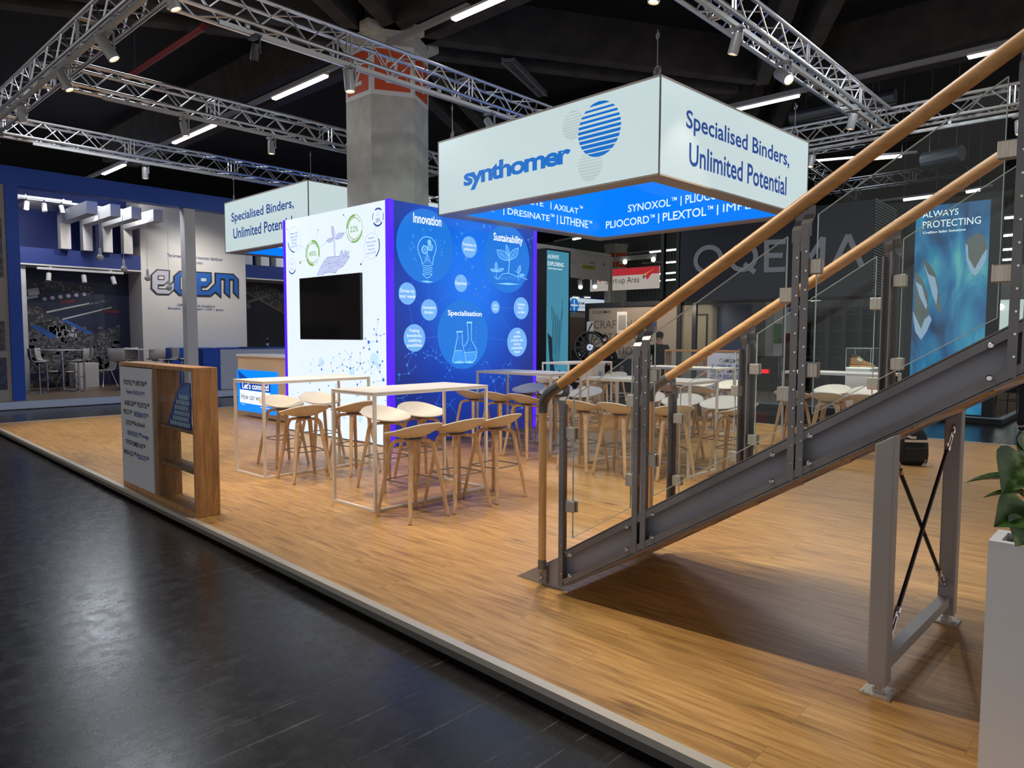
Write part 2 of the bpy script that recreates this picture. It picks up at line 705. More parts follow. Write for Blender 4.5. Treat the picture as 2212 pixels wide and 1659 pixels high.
# ================================================================ hall shell
ZF = -0.10     # hall floor, a step below the booth's deck
structure(MB().box(-8, 40, -8, 44, ZF - 0.1, ZF).build('floor', M_FLOOR))
structure(MB().box(-8, 40, -8, 44, 7.3, 7.4).build('ceiling', M_CEIL))
M_CORR = mat('corrugated_steel', (126, 134, 132), 0.5, 0.3)
w = MB()
for i in range(120):
    x = 12 + i * 0.233
    w.box(x, x + 0.12, 34.95, 35.0, ZF, 7.3)
w.box(-8, 40, 35.0, 35.1, ZF, 7.3)
structure(w.build('wall_back', M_CORR))
w = MB()
for i in range(160):
    y = -7 + i * 0.25
    w.box(33.95, 34.0, y, y + 0.13, ZF, 7.3)
w.box(34.0, 34.1, -8, 44, ZF, 7.3)
structure(w.build('wall_right', M_CORR))

# ---- ribs of the hall's roof, meeting over the columns
CX0, CY0 = 7.30, 9.55
NODES = [(CX0, CY0), (CX0 + 6.4, CY0 + 3.7), (CX0 + 6.4, CY0 - 3.7)]


def rib(node, ang, L, label, start=0.45, gap=0.62, wd=0.24, z0=6.22, z1=6.95):
    a = radians(ang)
    dx, dy = cos(a), sin(a)
    nx, ny = -dy, dx
    t = thing('ceiling_beam', label, 'beam', (node[0], node[1], z0))
    for s_ in (-1, 1):
        c0 = (node[0] + dx * start + nx * s_ * gap / 2, node[1] + dy * start + ny * s_ * gap / 2)
        c1 = (node[0] + dx * L + nx * s_ * gap / 2, node[1] + dy * L + ny * s_ * gap / 2)
        MB().beam((c0[0], c0[1], (z0 + z1) / 2), (c1[0], c1[1], (z0 + z1) / 2), wd, z1 - z0).build('rib', M_BEAM, t, (node[0], node[1], z0))
    return t


rib(NODES[0], -30, 6.7, 'twin dark roof beam running right from the concrete column head')
rib(NODES[0], 150, 9.0, 'twin dark roof beam running left from the concrete column head')
rib(NODES[0], 210, 6.0, 'twin dark roof beam coming forward and left from the column head')
rib(NODES[0], 270, 9.0, 'dark roof beam above the lit strip nearest the column head')
rib(NODES[0], 90, 12.0, 'dark roof beam carrying the row of strip lights behind the column')
rib(NODES[0], 30, 6.7, 'twin dark roof beam running away behind the concrete column')
rib(NODES[2], 270, 7.5, 'broad dark roof beam at the upper right above the long light track', gap=0.5, wd=0.45, z0=6.15)
rib(NODES[2], 90, 6.7, 'dark roof beam beyond the front hanging sign')
rib(NODES[2], 210, 6.5, 'slanting dark roof beam dropping behind the right truss')
rib(NODES[2], 30, 9.0, 'dark roof beam running away at the right of the hall')
rib(NODES[1], 30, 9.0, 'dark roof beam far behind the hanging front sign')

# ---- cable ladder, sprinkler pipe and ducts under the roof
t = thing('cable_ladder', 'grey cable ladder rising to the roof right of the column', 'cable ladder', (9.6, 9.2, 5.6))
a, b = on_z(1085, 130, 6.17), on_z(1165, 205, 6.17)
a2, b2 = on_z(1108, 130, 6.17), on_z(1180, 203, 6.17)
o = (9.6, 9.2, 5.6)
MB().beam(a, b, .04, .09).build('side_rail', M_STEEL, t, o)
MB().beam(a2, b2, .04, .09).build('side_rail', M_STEEL, t, o)
m = MB()
for i in range(18):
    k = i / 17
    m.beam(a.lerp(b, k), a2.lerp(b2, k), .03, .05)
m.build('rungs', M_STEEL, t, o)
p0, p1 = on_z(270, 170, 6.1), on_z(440, 58, 6.1)
tag(MB().tube([p0, p1], 0.05, 10).build('sprinkler_pipe', mat('red_pipe', (120, 34, 34), 0.5), None, tuple(p0)),
    'red sprinkler pipe under the roof at the upper left', 'pipe')


def hang(root, pts, org, ztop=7.3):
    m = MB()
    for p in pts:
        m.tube([p, (p[0], p[1], ztop)], .006, 5)
    return m.build('hanger', M_STEEL, root, org)


def hung(o, a, b, dz):
    hang(o, [a.lerp(b, .15) + Vector((0, 0, dz)), a.lerp(b, .85) + Vector((0, 0, dz))], tuple(o.location))


hung(COL.objects['sprinkler_pipe'], p0, p1, .04)
p0, p1 = on_z(1709, 255, 6.1), on_z(1935, 208, 6.1)
tag(MB().tube([p0, p1], 0.14, 14).build('air_duct', mat('spiral_duct', (92, 100, 106), 0.4, 0.6), None, tuple(p0)),
    'grey round air duct behind the right truss', 'duct')
hung(COL.objects['air_duct'], p0, p1, .13)
p0, p1 = on_z(1995, 347, 5.4), on_z(2078, 330, 5.4)
tag(MB().tube([p0, p1], 0.17, 14).build('air_duct', mat('spiral_duct', (92, 100, 106), 0.4, 0.6), None, tuple(p0)),
    'short silver air duct seen between the two handrails', 'duct')
hung(COL.objects['air_duct.001'], p0, p1, .16)

# ---- strip lights: rows of battens along the beams, some of them lit
def strip_row(x, z, y0, y1, lits, where):
    t = thing('light_track', 'long pale light track ' + where, 'light track', (x, y0, z))
    MB().box(x - .035, x + .035, y0, y1, z - .03, z + .05).build('rail', mat('track_white', (150, 150, 152), .5), t, (x, y0, z))
    for a, b, lab in lits:
        s_ = thing('strip_light', lab, 'strip light', (x, a, z - .03), 0, 'lit battens under the roof')
        MB().box(x - .05, x + .05, a - .02, b + .02, z - .062, z - .0301).build('housing', M_WHITE2, s_, (x, a, z - .03))
        MB().box(x - .042, x + .042, a, b, z - .095, z - .0621).build('diffuser', M_TUBE, s_, (x, a, z - .03))


strip_row(6.96, 6.02, 7.3, 24, ((4.9, 7.6, 'lit strip light at the top centre in front of the column'),
                                (10.8, 12.55, 'lit strip light behind the front truss, left of the column'),
                                (15.0, 17.1, 'lit strip light seen below the middle left truss'),
                                (20.2, 21.8, 'lit strip light above the blue fascia on the left')), 'running left from the column head')
strip_row(13.36, 6.02, 0.3, 18, ((0.6, 2.62, 'lit strip light above the handrail at the upper right'),
                                 (5.28, 7.0, 'lit strip light just right of the front hanging sign')), 'across the upper right of the hall')
LST = [(1040, 46.0, 0)]
for k, (xa, ya, xb, yb, z, lab) in enumerate((
        (1238, 517, 1254, 514, 5.2, 'small lit strip just under the far corner of the front sign'),
        (1404, 545, 1470, 538, 5.2, 'upper lit strip left of the dark sign box'),
        (1434, 568, 1470, 565, 4.9, 'second lit strip left of the dark sign box'),
        (1424, 592, 1470, 588, 4.6, 'third lit strip left of the dark sign box'),
        (1424, 607, 1470, 603, 4.4, 'lowest lit strip left of the dark sign box'),
        (1880, 343, 1948, 337, 5.6, 'lit strip between the upper and lower handrail'),
        (1952, 432, 2022, 423, 5.3, 'lit strip left of the tall water-view light box'),
        (2088, 415, 2116, 410, 5.3, 'short lit strip above the tall water-view light box'),
        (2163, 472, 2194, 469, 4.9, 'uppermost lit strip right of the tall light box'),
        (2163, 510, 2192, 507, 4.6, 'second lit strip right of the tall light box'),
        (2162, 540, 2190, 538, 4.4, 'third lit strip right of the tall light box'),
        (2162, 562, 2190, 560, 4.2, 'lowest lit strip right of the tall light box'))):
    a, b = on_z(xa, ya, z), on_z(xb, yb, z)
    o = tuple(a)
    s_ = thing('strip_light', lab, 'strip light', o, 0, 'distant lit battens')
    d = (b - a).normalized()
    MB().beam(a - d * 1.2 + Vector((0, 0, .06)), b + d * .3 + Vector((0, 0, .06)), .07, .05).build('housing', mat('track_white', (150, 150, 152), .5), s_, o)
    MB().beam(a, b, .06, .06).build('diffuser', M_TUBE, s_, o)
    hang(s_, [tuple(a + Vector((0, 0, .08))), tuple(b + Vector((0, 0, .08)))], o)

# ---- concrete column with the hall number
t = thing('concrete_column', 'tall six-sided concrete column with orange number panels behind the lit walls', 'column', (CX0, CY0, 0))
RC = 0.66


def hexa(r, off=30):
    return [(CX0 + r * cos(radians(off + 60 * k)), CY0 + r * sin(radians(off + 60 * k))) for k in range(6)]


org = (CX0, CY0, 0)
h = hexa(RC)
MB().prism([(x, y, 3.0) for x, y in h], (0, 0, 3.16)).build('shaft', M_CONC, t, org)
h2 = hexa(RC + 0.03)
cp = MB().prism([(x, y, 6.1) for x, y in h2], (0, 0, 0.16))
for x, y in hexa(RC + .02):
    cp.box(x - .11, x + .11, y - .11, y + .11, 6.16, 6.3)
cp.build('capital', M_CONC, t, org)
M_ORANGE = mat('orange_panel', (206, 78, 34), 0.6)
band, pan, num = MB(), MB(), MB()
for k in range(6):
    (xa, ya), (xb, yb) = h[k], h[(k + 1) % 6]
    pl = Plane((xa, ya, 0), (xb - xa, yb - ya, 0))
    if pl.n.dot(Vector((xa + xb - 2 * CX0, ya + yb - 2 * CY0, 0))) < 0:
        pl = Plane((xb, yb, 0), (xa - xb, ya - yb, 0))
    wd_ = RC
    band.rect(pl, 0, 5.24, wd_, 6.0, .003)
    pan.rect(pl, .055, 5.31, wd_ - .055, 5.93, .006)
    write(num, pl, '2', wd_ / 2, 5.43, .38, .85, .01, .009)
band.build('number_band', M_WHITE2, t, org)
pan.build('orange_panel', M_ORANGE, t, org)
num.build('number', M_WHITE2, t, org)


# ================================================================ trusses over the booth
TZ0, TS = 4.73, 0.27


def truss(a, b, z, s_, label, mt=None, step=0.27, track=0, rad=.024, group='trusses over the booth', name='lighting_truss'):
    """box truss from a to b (corner line of the section), section s_ to the left of a->b"""
    mt = mt or M_ALU
    a, b = Vector((a[0], a[1], z)), Vector((b[0], b[1], z))
    d = (b - a).normalized()
    n = Vector((-d.y, d.x, 0))
    L = (b - a).length
    t = thing(name, label, 'truss', tuple(a), 0, group)
    corners = [(0, 0), (s_, 0), (s_, s_), (0, s_)]
    P = lambda k, q: a + d * q + n * corners[k][0] + Vector((0, 0, corners[k][1]))
    for k in range(4):
        MB().tube([P(k, 0), P(k, L)], rad, 8).build('chord', mt, t, tuple(a), smooth=True)
    m = MB()
    cnt = max(2, int(round(L / step)))
    st = L / cnt
    for f0, f1 in ((0, 1), (1, 2), (2, 3), (3, 0)):
        for i in range(cnt):
            p, q = (f0, f1) if i % 2 == 0 else (f1, f0)
            m.tube([P(p, i * st), P(q, (i + 1) * st)], rad * .42, 5, False)
    for i in range(0, cnt + 1, 7):
        for f0, f1 in ((0, 1), (1, 2), (2, 3), (3, 0)):
            for o_ in (-.03, .03):
                q = min(max(i * st + o_, 0.0), L)
                m.tube([P(f0, q), P(f1, q)], rad * .5, 5, False)
    m.build('bracing', mt, t, tuple(a), smooth=True)
    if track:
        off = n * (s_ * .1 if track > 0 else s_ * .9)
        tr = MB()
        tr.beam(a + d * .4 + off + Vector((0, 0, -.085)), b - d * .4 + off + Vector((0, 0, -.085)), .04, .045)
        k = .7
        while k < L - .4:
            c = a + d * k + off
            tr.box(c.x - .02, c.x + .02, c.y - .02, c.y + .02, z - .07, z)
            k += 1.3
        tr.build('lamp_track', mat('track_grey', (168, 168, 166), .45, .3), t, tuple(a))
    return t


truss((2.92, 3.35), (2.92, 14.05), TZ0, TS, 'silver box truss running back along the aisle at the upper left', track=-1)
truss((2.97, 7.10), (12.0, 7.10), TZ0, TS, 'silver box truss passing in front of the concrete column', track=1)
truss((2.97, 10.45), (12.0, 10.45), TZ0, TS, 'silver box truss above the rear hanging sign, second from the camera on the left', track=1)
truss((2.97, 13.78), (12.0, 13.78), TZ0, TS, 'rearmost silver box truss above the blue fascia on the left', track=1)
truss((2.97, 3.35), (12.0, 3.35), TZ0, TS, 'silver box truss at the upper right, above the front sign corner', track=1)
truss((12.27, -2.0), (12.27, 14.05), TZ0, TS, 'silver box truss crossing behind the stair handrails', track=1)
M_BTRUSS = mat('black_truss', (50, 50, 54), 0.4, 0.5)
for (xa, ya, xb, yb, z, lab) in ((1750, 365, 1860, 440, 5.0, 'thin dark truss slanting down between the handrails'),
                                 (1740, 330, 2010, 290, 5.9, 'dark truss behind the silver one, upper of the black pair'),
                                 (1760, 420, 2180, 362, 5.0, 'dark truss above the dark sign box, lower of the black pair')):
    a, b = on_z(xa, ya, z), on_z(xb, yb, z)
    truss((a.x, a.y), (b.x, b.y), z, .25, lab, M_BTRUSS, .3, 0, .02, 'dark trusses further off')


# ---- cylinder spotlights hanging from the lamp tracks
def spot(px, py, axis_y, label, aim=(0, 0, -1), z=None, x=None, y=None, power=1.0, glow=True, ln=.2, r=.052, real=True, cone=62, group='cylinder spotlights on the trusses', body=None):
    """lamp centred under the track at (x, y); aim = direction of its beam"""
    zt = TZ0 - .108
    aim = Vector(aim).normalized()
    c = Vector((x, y, zt - .16))
    org = (x, y, zt)
    t = thing('spotlight', label, 'spotlight', org, 0, group)
    back, front = c - aim * ln / 2, c + aim * ln / 2
    bd = MB().lathe(back, [(r * .3, -.001), (r * .92, 0), (r, .012), (r, ln - .01), (r * .98, ln), (r * .84, ln), (r * .8, ln - .02)], aim, 24).build('lamp_body', body or M_GREYSPOT, t, org, smooth=True)
    side = aim.cross(Vector((0.68, -0.73, 0)))
    sd = Vector((0.68, -0.73, 0)).normalized()
    br = MB()
    br.box(x - .035, x + .035, y - .09, y + .09, zt - .022, zt)
    br.beam(c + sd * (r + .01), Vector((x, y, zt)) + sd * (r + .01), .012, .026)
    br.beam(Vector((x, y, zt - .012)), Vector((x, y, zt - .012)) + sd * (r + .01), .026, .012)
    br.cyl(c + sd * (r - .01), c + sd * (r + .02), .014, 10)
    br.build('bracket', body or M_GREYSPOT, t, org)
    MB().lathe(front - aim * .019, [(r * .8, 0), (r * .6, .006), (r * .15, .008)], aim, 20).build('lens', M_LAMPGLOW if glow else M_BLACK, bd, org)
    if real:
        d = bpy.data.lights.new('spot_beam', 'SPOT')
        d.energy = SPOT_W * power
        d.color = (1.0, 0.875, 0.69)
        d.spot_size = radians(cone)
        d.spot_blend = 0.55
        d.shadow_soft_size = 0.05
        lo = bpy.data.objects.new('spot_beam', d)
        COL.objects.link(lo)
        lo.parent = t
        lo.location = (front + aim * .03) - Vector(org)
        lo.rotation_mode = 'QUATERNION'
        lo.rotation_quaternion = Vector((0, 0, -1)).rotation_difference(aim)
    return t


# left truss (seen tilted), then the front, middle and rear trusses, right truss, cross truss
spot(0, 0, 0, 'grey spotlight cut by the top edge, on the left truss beside the camera', (.35, -.2, -1), x=2.677, y=6.55)
spot(0, 0, 0, 'grey lit spotlight tilted forward on the left truss, second from the camera', (.5, -.35, -1), x=2.677, y=8.15, ln=.25, r=.06)
spot(0, 0, 0, 'grey spotlight on the left truss just before the middle cross truss', (.4, -.3, -1), x=2.677, y=9.55, ln=.22)
spot(0, 0, 0, 'grey spotlight at the far left corner of the truss rig', (.3, -.1, -1), x=2.677, y=13.0)
spot(0, 0, 0, 'grey spotlight below the middle left truss, left of the pair', (.15, -.1, -1), x=4.42, y=10.477, power=.6)
spot(0, 0, 0, 'grey spotlight below the middle left truss, right of the pair', (0, 0, -1), x=5.75, y=10.477, power=.8)
spot(0, 0, 0, 'grey spotlight under the rear truss above the blue fascia', (0, 0, -1), x=5.1, y=13.807, power=.7)
spot(0, 0, 0, 'pale spotlight under the front truss, left of the orange column panel', (.02, -.1, -1), x=4.9, y=7.127, power=1.1, ln=.24, r=.06)
spot(0, 0, 0, 'small dark spotlight under the front truss at the upper left', (0, .3, -1), x=3.75, y=7.127, power=.5, glow=False, ln=.16, r=.04, body=M_DKGREY)
spot(0, 0, 0, 'lit spotlight beside the concrete column above the front sign edge', (.2, -.3, -1), x=9.6, y=10.477, power=.8)
spot(0, 0, 0, 'lit spotlight cut by the top edge left of the right truss', (-.1, .1, -1), x=5.4, y=3.377, power=1.2)
spot(0, 0, 0, 'lit spotlight turned toward the camera above the sign lettering', (-.45, -.75, -.65), x=8.1, y=3.377, power=.8, ln=.24, r=.065)
spot(0, 0, 0, 'grey spotlight hanging from the right truss before its far end', (0, .2, -1), x=10.4, y=3.377, power=1.0)
spot(0, 0, 0, 'small bright spotlight at the far corner of the right truss', (-.5, -.5, -.7), x=11.8, y=3.377, power=.6)
spot(0, 0, 0, 'grey lit spotlight behind the right edge of the front sign', (-.15, .1, -1), x=12.243, y=4.6, power=.9)
spot(0, 0, 0, 'grey lit spotlight between the handrails at the right edge', (-.15, -.1, -1), x=12.243, y=1.75, power=.9)
# more of the same row that the frame cuts off overhead
for _x, _y, _p, _a, _l in ((4.05, 3.377, 1.0, (.1, -.25, -1), 'spotlight overhead on the right truss, above the stair foot'),
                           (6.9, 3.377, 1.0, (0, .3, -1), 'spotlight on the right truss behind the front sign corner'),
                           (2.677, 4.4, 1.4, (.15, -.45, -1), 'spotlight overhead on the left truss beyond the top of the photo'),
                           (2.677, 3.75, 1.4, (.22, -.75, -.8), 'spotlight overhead turned to the stair from the left truss end'),
                           (2.677, 5.6, 1.2, (.3, .1, -1), 'spotlight overhead on the left truss above the oak cabinet side'),
                           (7.2, 7.127, .8, (.1, -.6, -1), 'spotlight on the front truss hidden behind the hanging sign'),
                           (10.2, 7.127, .9, (.1, -.2, -1), 'spotlight on the front truss far right behind the sign'),
                           (12.243, 6.4, .9, (-.2, .1, -1), 'spotlight on the cross truss behind the front sign'),
                           (2.677, 11.4, 1.0, (.2, .1, -1), 'spotlight on the left truss between the middle and rear cross trusses')):
    spot(0, 0, 0, _l, _a, x=_x, y=_y, power=_p)
# ================================================================ the booth's raised oak deck
org = (2.33, -1.0, 0)
t = thing('exhibition_platform', 'raised oak-plank platform of the booth with a pale edge strip along the dark aisle', 'platform', org)
XE0, XE1 = 2.33, 12.33       # aisle edge, far edge
YB = 14.92


def edge_x(y):               # the aisle edge leans two degrees
    return 2.243 + 0.0386 * y


dk = MB()
n = 1
pts = [(edge_x(-1.5), -1.5), (XE1 - .1, -1.5), (XE1, YB), (edge_x(YB), YB)]
dk.prism([(x, y, -.03) for x, y in pts], (0, 0, .03))
dk.build('deck', M_DECK, t, org)
M_EDGE = mat('pale_edge_strip', (196, 188, 176), 0.4, 0.3)
ed = MB()
W_ = .052
a0, a1 = Vector((edge_x(-1.5), -1.5, 0)), Vector((edge_x(YB), YB, 0))
ed.prism([a0 + Vector((-.004, 0, -.028)), a1 + Vector((-.004, 0, -.028)), a1 + Vector((-.004, 0, .004)), a0 + Vector((-.004, 0, .004))], (W_, 0, 0))
b1 = Vector((XE1, YB, 0))
ed.box(edge_x(YB), XE1, YB - .05, YB + .004, -.028, .004)
ed.box(XE1 - .05, XE1 + .004, -1.5, YB, -.028, .004)
ed.build('edge_strip', M_EDGE, t, org)
fa = MB()
fa.prism([a0 + Vector((.004, 0, -.07)), a1 + Vector((.004, 0, -.07)), a1 + Vector((.004, 0, -.028)), a0 + Vector((.004, 0, -.028))], (.02, 0, 0))
fa.box(edge_x(YB), XE1, YB - .03, YB - .01, -.07, -.03)
fa.box(XE1 - .03, XE1 - .01, -1.5, YB, -.07, -.03)
fa.build('fascia', mat('grey_fascia', (98, 96, 92), .5, .2), t, org)
su = MB()
su.prism([a0 + Vector((.07, 0, -.1)), a1 + Vector((.07, 0, -.1)), a1 + Vector((.07, 0, -.03)), a0 + Vector((.07, 0, -.03))], (.05, 0, 0))
su.box(edge_x(YB) + .1, XE1 - .1, YB - .12, YB - .08, -.1, -.03)
su.box(XE1 - .12, XE1 - .08, -1.4, YB - .1, -.1, -.03)
su.build('recessed_base', M_BLACK, t, org)

# ================================================================ lit graphic walls round the column
WX0, WY0, WL, WW, WH = 6.007, 7.856, 3.046, 2.775, 3.374
WX1, WY1 = WX0 + WL, WY0 + WW
org = (WX0, WY0, 0)
t = thing('lightbox_wall', 'tall lit booth block with a white printed side, a blue printed side and violet glowing edges', 'lightbox wall', org)
M_VIOLET = lit('violet_led', (72, 24, 255), 1.5)
M_WLB = lit('white_backlit_film', (222, 235, 250), 1.1, (70, 70, 72))
M_BLB = None


def blue_film():
    """blue print of the wall: deep blue, growing lighter toward the upper middle"""
    m = lit('blue_backlit_film', (8, 84, 200), 1.0, (4, 40, 110))
    nt, nd, lk, b = nodes_of(m)
    tc = nd.new('ShaderNodeTexCoord')
    mp = nd.new('ShaderNodeMapping')
    mp.inputs['Location'].default_value = (-1.55 / 1.7, 0, -2.5 / 2.4)
    mp.inputs['Scale'].default_value = (1 / 1.7, 0.0, 1 / 2.4)
    lk.new(tc.outputs['Object'], mp.inputs[0])
    g = nd.new('ShaderNodeTexGradient')
    g.gradient_type = 'SPHERICAL'
    lk.new(mp.outputs[0], g.inputs[0])
    r = ramp(nd, [(0.0, rgb(24, 38, 118)), (0.3, rgb(5, 58, 168)), (0.8, rgb(0, 112, 232))])
    lk.new(g.outputs[0], r.inputs[0])
    lk.new(r.outputs[0], b.inputs['Emission Color'])
    return m


M_BLB = blue_film()
E_ = .085      # width of the glowing edge profile
bd = MB()
bd.box(WX0 + .06, WX1 - .06, WY0 + .06, WY1 - .06, 0.0, WH - .02)
bd.build('core', M_WHITE2, t, org)
WPAN = MB().box(WX0, WX0 + .055, WY0 + E_, WY1 - E_, .02, WH).build('white_panel', M_WLB, t, org)
BPAN = MB().box(WX0 + E_, WX1 - E_, WY0, WY0 + .055, .02, WH).build('blue_panel', M_BLB, t, org)
MB().box(WX1 - .055, WX1, WY0 + E_, WY1 - E_, .02, WH).build('white_panel', M_WLB, t, org)
MB().box(WX0 + E_, WX1 - E_, WY1 - .055, WY1, .02, WH).build('blue_panel', M_BLB, t, org)
for x, y in ((WX0, WY0), (WX1 - E_ + .001, WY0), (WX0, WY1 - E_ + .001), (WX1 - E_ + .001, WY1 - E_ + .001)):
    MB().box(x + .001, x + E_ - .002, y + .001, y + E_ - .002, .0, WH + .008).build('light_strip', M_VIOLET, t, org)
MB().box(WX0 - .003, WX1 + .003, WY0 - .003, WY1 + .003, 0.001, .018).build('plinth_line', mat('grey_plinth', (120, 122, 128), .4, .4), t, org)

# ---- white side: prints
PW = Plane((WX0, WY1, 0), (0, -1, 0))
Q1 = lambda a, b: PW.px(590 + a / 7.373, 420 + b / 7.373)
G_GREEN, G_GREY, G_BLUE, G_NAVY = MB(), MB(), MB(), MB()


def ring_px(mb, Q, pl, c, top, bot, w, a0=0, a1=360, k=1.0):
    u, v = Q(*c)
    r = abs(Q(c[0], top)[1] - Q(c[0], bot)[1]) / 2 * k
    mb.ring(pl, u, v, r, w, .003, a0, a1)
    return u, v, r


for c, tp, bt, arcs in (((632, 935), 735, 1142, ((-20, 95, .034), (130, 200, .026), (205, 275, .036))),
                        ((1297, 543), 318, 767, ((85, 175, .036), (250, 345, .03), (200, 330, .012)))):
    u, v, r = ring_px(G_GREEN, Q1, PW, c, tp, bt, .008)
    for s0, s1, w_ in arcs:
        G_GREEN.ring(PW, u, v, r + .004, w_, .0035, s0, s1)
    G_GREEN.ring(PW, u, v, r * .80, .012, .0032, 30, 320)
for c, tp, bt, arcs in (((340, 720), 515, 922, ((190, 270, .018),)), ((305, 1148), 1025, 1268, ((215, 330, .02),)),
                        ((1672, 362), 214, 511, ((50, 120, .024), (215, 320, .024), (-25, 20, .014), (150, 190, .014))), ((1575, 820), 610, 1032, ((-60, 30, .02),))):
    u, v, r = ring_px(G_GREY, Q1, PW, c, tp, bt, .005)
    for s0, s1, w_ in arcs:
        G_NAVY.ring(PW, u, v, r + .003, w_, .0035, s0, s1)


def wfit(mb, pl, Q, body, x0, yb, x1, yt, bold=0.0, d=.0045):
    """lettering between a left-bottom and a right-top reading on the photographed board"""
    u0 = Q(x0, (yb + yt) / 2)[0]
    u1 = Q(x1, (yb + yt) / 2)[0]
    xm = (x0 + x1) / 2
    v0, v1 = Q(xm, yb)[1], Q(xm, yt)[1]
    write_fit(mb, pl, body, u0, v0, u1, v1, bold, d)


wfit(G_GREEN, PW, Q1, '45%', 577, 983, 690, 905, .01)
wfit(G_GREEN, PW, Q1, '22%', 1230, 597, 1357, 505, .01)
wfit(G_NAVY, PW, Q1, '28%', 1634, 446, 1714, 380, 0)
wfit(G_GREY, PW, Q1, '47%', 275, 1212, 338, 1172, 0)
for i, s_ in enumerate(('2030', 'target')):
    wfit(G_GREY, PW, Q1, s_, 1646, 308 + 44 * i, 1702, 280 + 40 * i)
    wfit(G_GREY, PW, Q1, s_, 283, 1103 + 34 * i, 330, 1080 + 32 * i)
for i, s_ in enumerate(('Scope 1 & 2', 'absolute GHG', 'emission', 'reduction', 'versus 2019')):
    w_ = (58, 62, 44, 40, 56)[i]
    wfit(G_NAVY if i == 0 else G_BLUE, PW, Q1, s_, 336 - w_, 640 + 50 * i, 336 + w_, 605 + 50 * i, .02 if i == 0 else 0)
for i, s_ in enumerate(('Scope 3', 'absolute GHG', 'emissions', 'reduction', 'versus 2019')):
    w_ = (46, 82, 62, 54, 72)[i]
    wfit(G_NAVY if i == 0 else G_BLUE, PW, Q1, s_, 1565 - w_, 712 + 58 * i, 1565 + w_, 680 + 58 * i, .02 if i == 0 else 0)
for a, b in (((230, 555), (262, 603)), ((425, 810), (520, 870)), ((715, 580), (684, 720)), ((432, 1085), (510, 1045)), ((745, 845), (850, 765)),
             ((1123, 335), (1180, 405)), ((1410, 655), (1470, 690)), ((1632, 515), (1618, 605)), ((1478, 985), (1402, 1105)), ((318, 925), (310, 1020)), ((1130, 625), (1176, 600))):
    G_GREY.line(PW, Q1(*a), Q1(*b), .005)
for c, r_, mb in (((433, 1085), 24, G_GREEN), ((1123, 330), 18, G_GREEN), ((715, 572), 14, G_GREEN), ((1400, 1112), 17, G_NAVY), ((230, 556), 9, G_NAVY)):
    u, v = Q1(*c)
    mb.disc(PW, u, v, r_ / 7.373 * 10.2 / 1543 * 1.05)
# hand with a seedling, drawn in wire lines
hand = [(700, 1290), (760, 1160), (810, 1070), (870, 1000), (960, 992), (1060, 985), (1085, 900), (1112, 895), (1110, 990), (1150, 893), (1172, 905), (1145, 1000),
        (1195, 903), (1215, 915), (1180, 1010), (1215, 975), (1220, 990), (1165, 1080), (1110, 1150), (1050, 1175), (1000, 1250), (900, 1240), (820, 1255), (790, 1290)]
LAV = MB().pgon(PW, [Q1(*p) for p in hand], .0026)
WIRE = MB()
WIRE.pline(PW, [Q1(*p) for p in hand], .007, .0034)
for seg in (((760, 1160), (900, 1100), (960, 992)), ((810, 1070), (900, 1100), (900, 1240)), ((900, 1100), (1020, 1090), (1165, 1080)), ((960, 1090), (1090, 1030), (1145, 1000)),
            ((1020, 1090), (1050, 1175)), ((870, 1000), (900, 1100)), ((1060, 985), (1020, 1090)), ((820, 1255), (900, 1160), (1000, 1250)), ((900, 1160), (1050, 1120), (1110, 1150))):
    WIRE.pline(PW, [Q1(*p) for p in seg], .004, .0034)
for lf in (((955, 700), (935, 600), (930, 530), (947, 497), (970, 540), (985, 620), (985, 700)), ((850, 745), (880, 710), (915, 695), (960, 708), (950, 740), (905, 765)),
           ((995, 712), (1010, 650), (1050, 618), (1130, 615), (1125, 650), (1085, 695), (1025, 715))):
    LAV.pgon(PW, [Q1(*p) for p in lf], .0026)
    WIRE.pline(PW, [Q1(*p) for p in lf] + [Q1(*lf[0])], .006, .0034)
    WIRE.line(PW, Q1(*lf[0]), Q1(*lf[3]), .004, .0034)
WIRE.pline(PW, [Q1(978, 988), Q1(974, 850), Q1(962, 715)], .008, .0034)
WIRE.pline(PW, [Q1(994, 988), Q1(990, 850), Q1(985, 712)], .008, .0034)
# molecules along the foot of the white side
Q2 = lambda a, b: PW.px(600 + a / 8.296, 760 + b / 8.296)
dots = [(740, 245, 14), (790, 315, 20), (826, 183, 9), (957, 205, 11), (1002, 102, 9), (988, 348, 15), (1065, 288, 11), (1163, 230, 13), (1110, 36, 9), (1192, 137, 9),
        (1242, 272, 13), (1302, 297, 20), (1368, 275, 9), (1313, 92, 9), (1330, 27, 7), (1277, 138, 9), (1174, 338, 12), (1482, 24, 10), (1484, 210, 17), (1426, 190, 10), (1545, 194, 11),
        (1425, 318, 11), (1517, 295, 10), (1568, 377, 8), (1688, 270, 13), (1714, 190, 13), (1624, 165, 7), (1835, 242, 17), (1880, 172, 13), (1832, 358, 17), (1790, 8, 15), (1738, 310, 6),
        (1682, 392, 8), (1897, 503, 26), (1717, 547, 11), (1213, 492, 16), (1374, 490, 14), (1429, 590, 18), (1491, 535, 11), (1082, 580, 18), (912, 608, 14), (584, 561, 13), (750, 677, 18),
        (522, 729, 14), (364, 727, 10), (270, 758, 8), (1213, 722, 26), (1160, 733, 11), (1421, 788, 13), (1458, 782, 9), (1165, 1117, 15), (1532, 1130, 20), (544, 1145, 16), (610, 1222, 10), (833, 320, 5),
        (1930, 873, 9), (1260, 700, 12)]
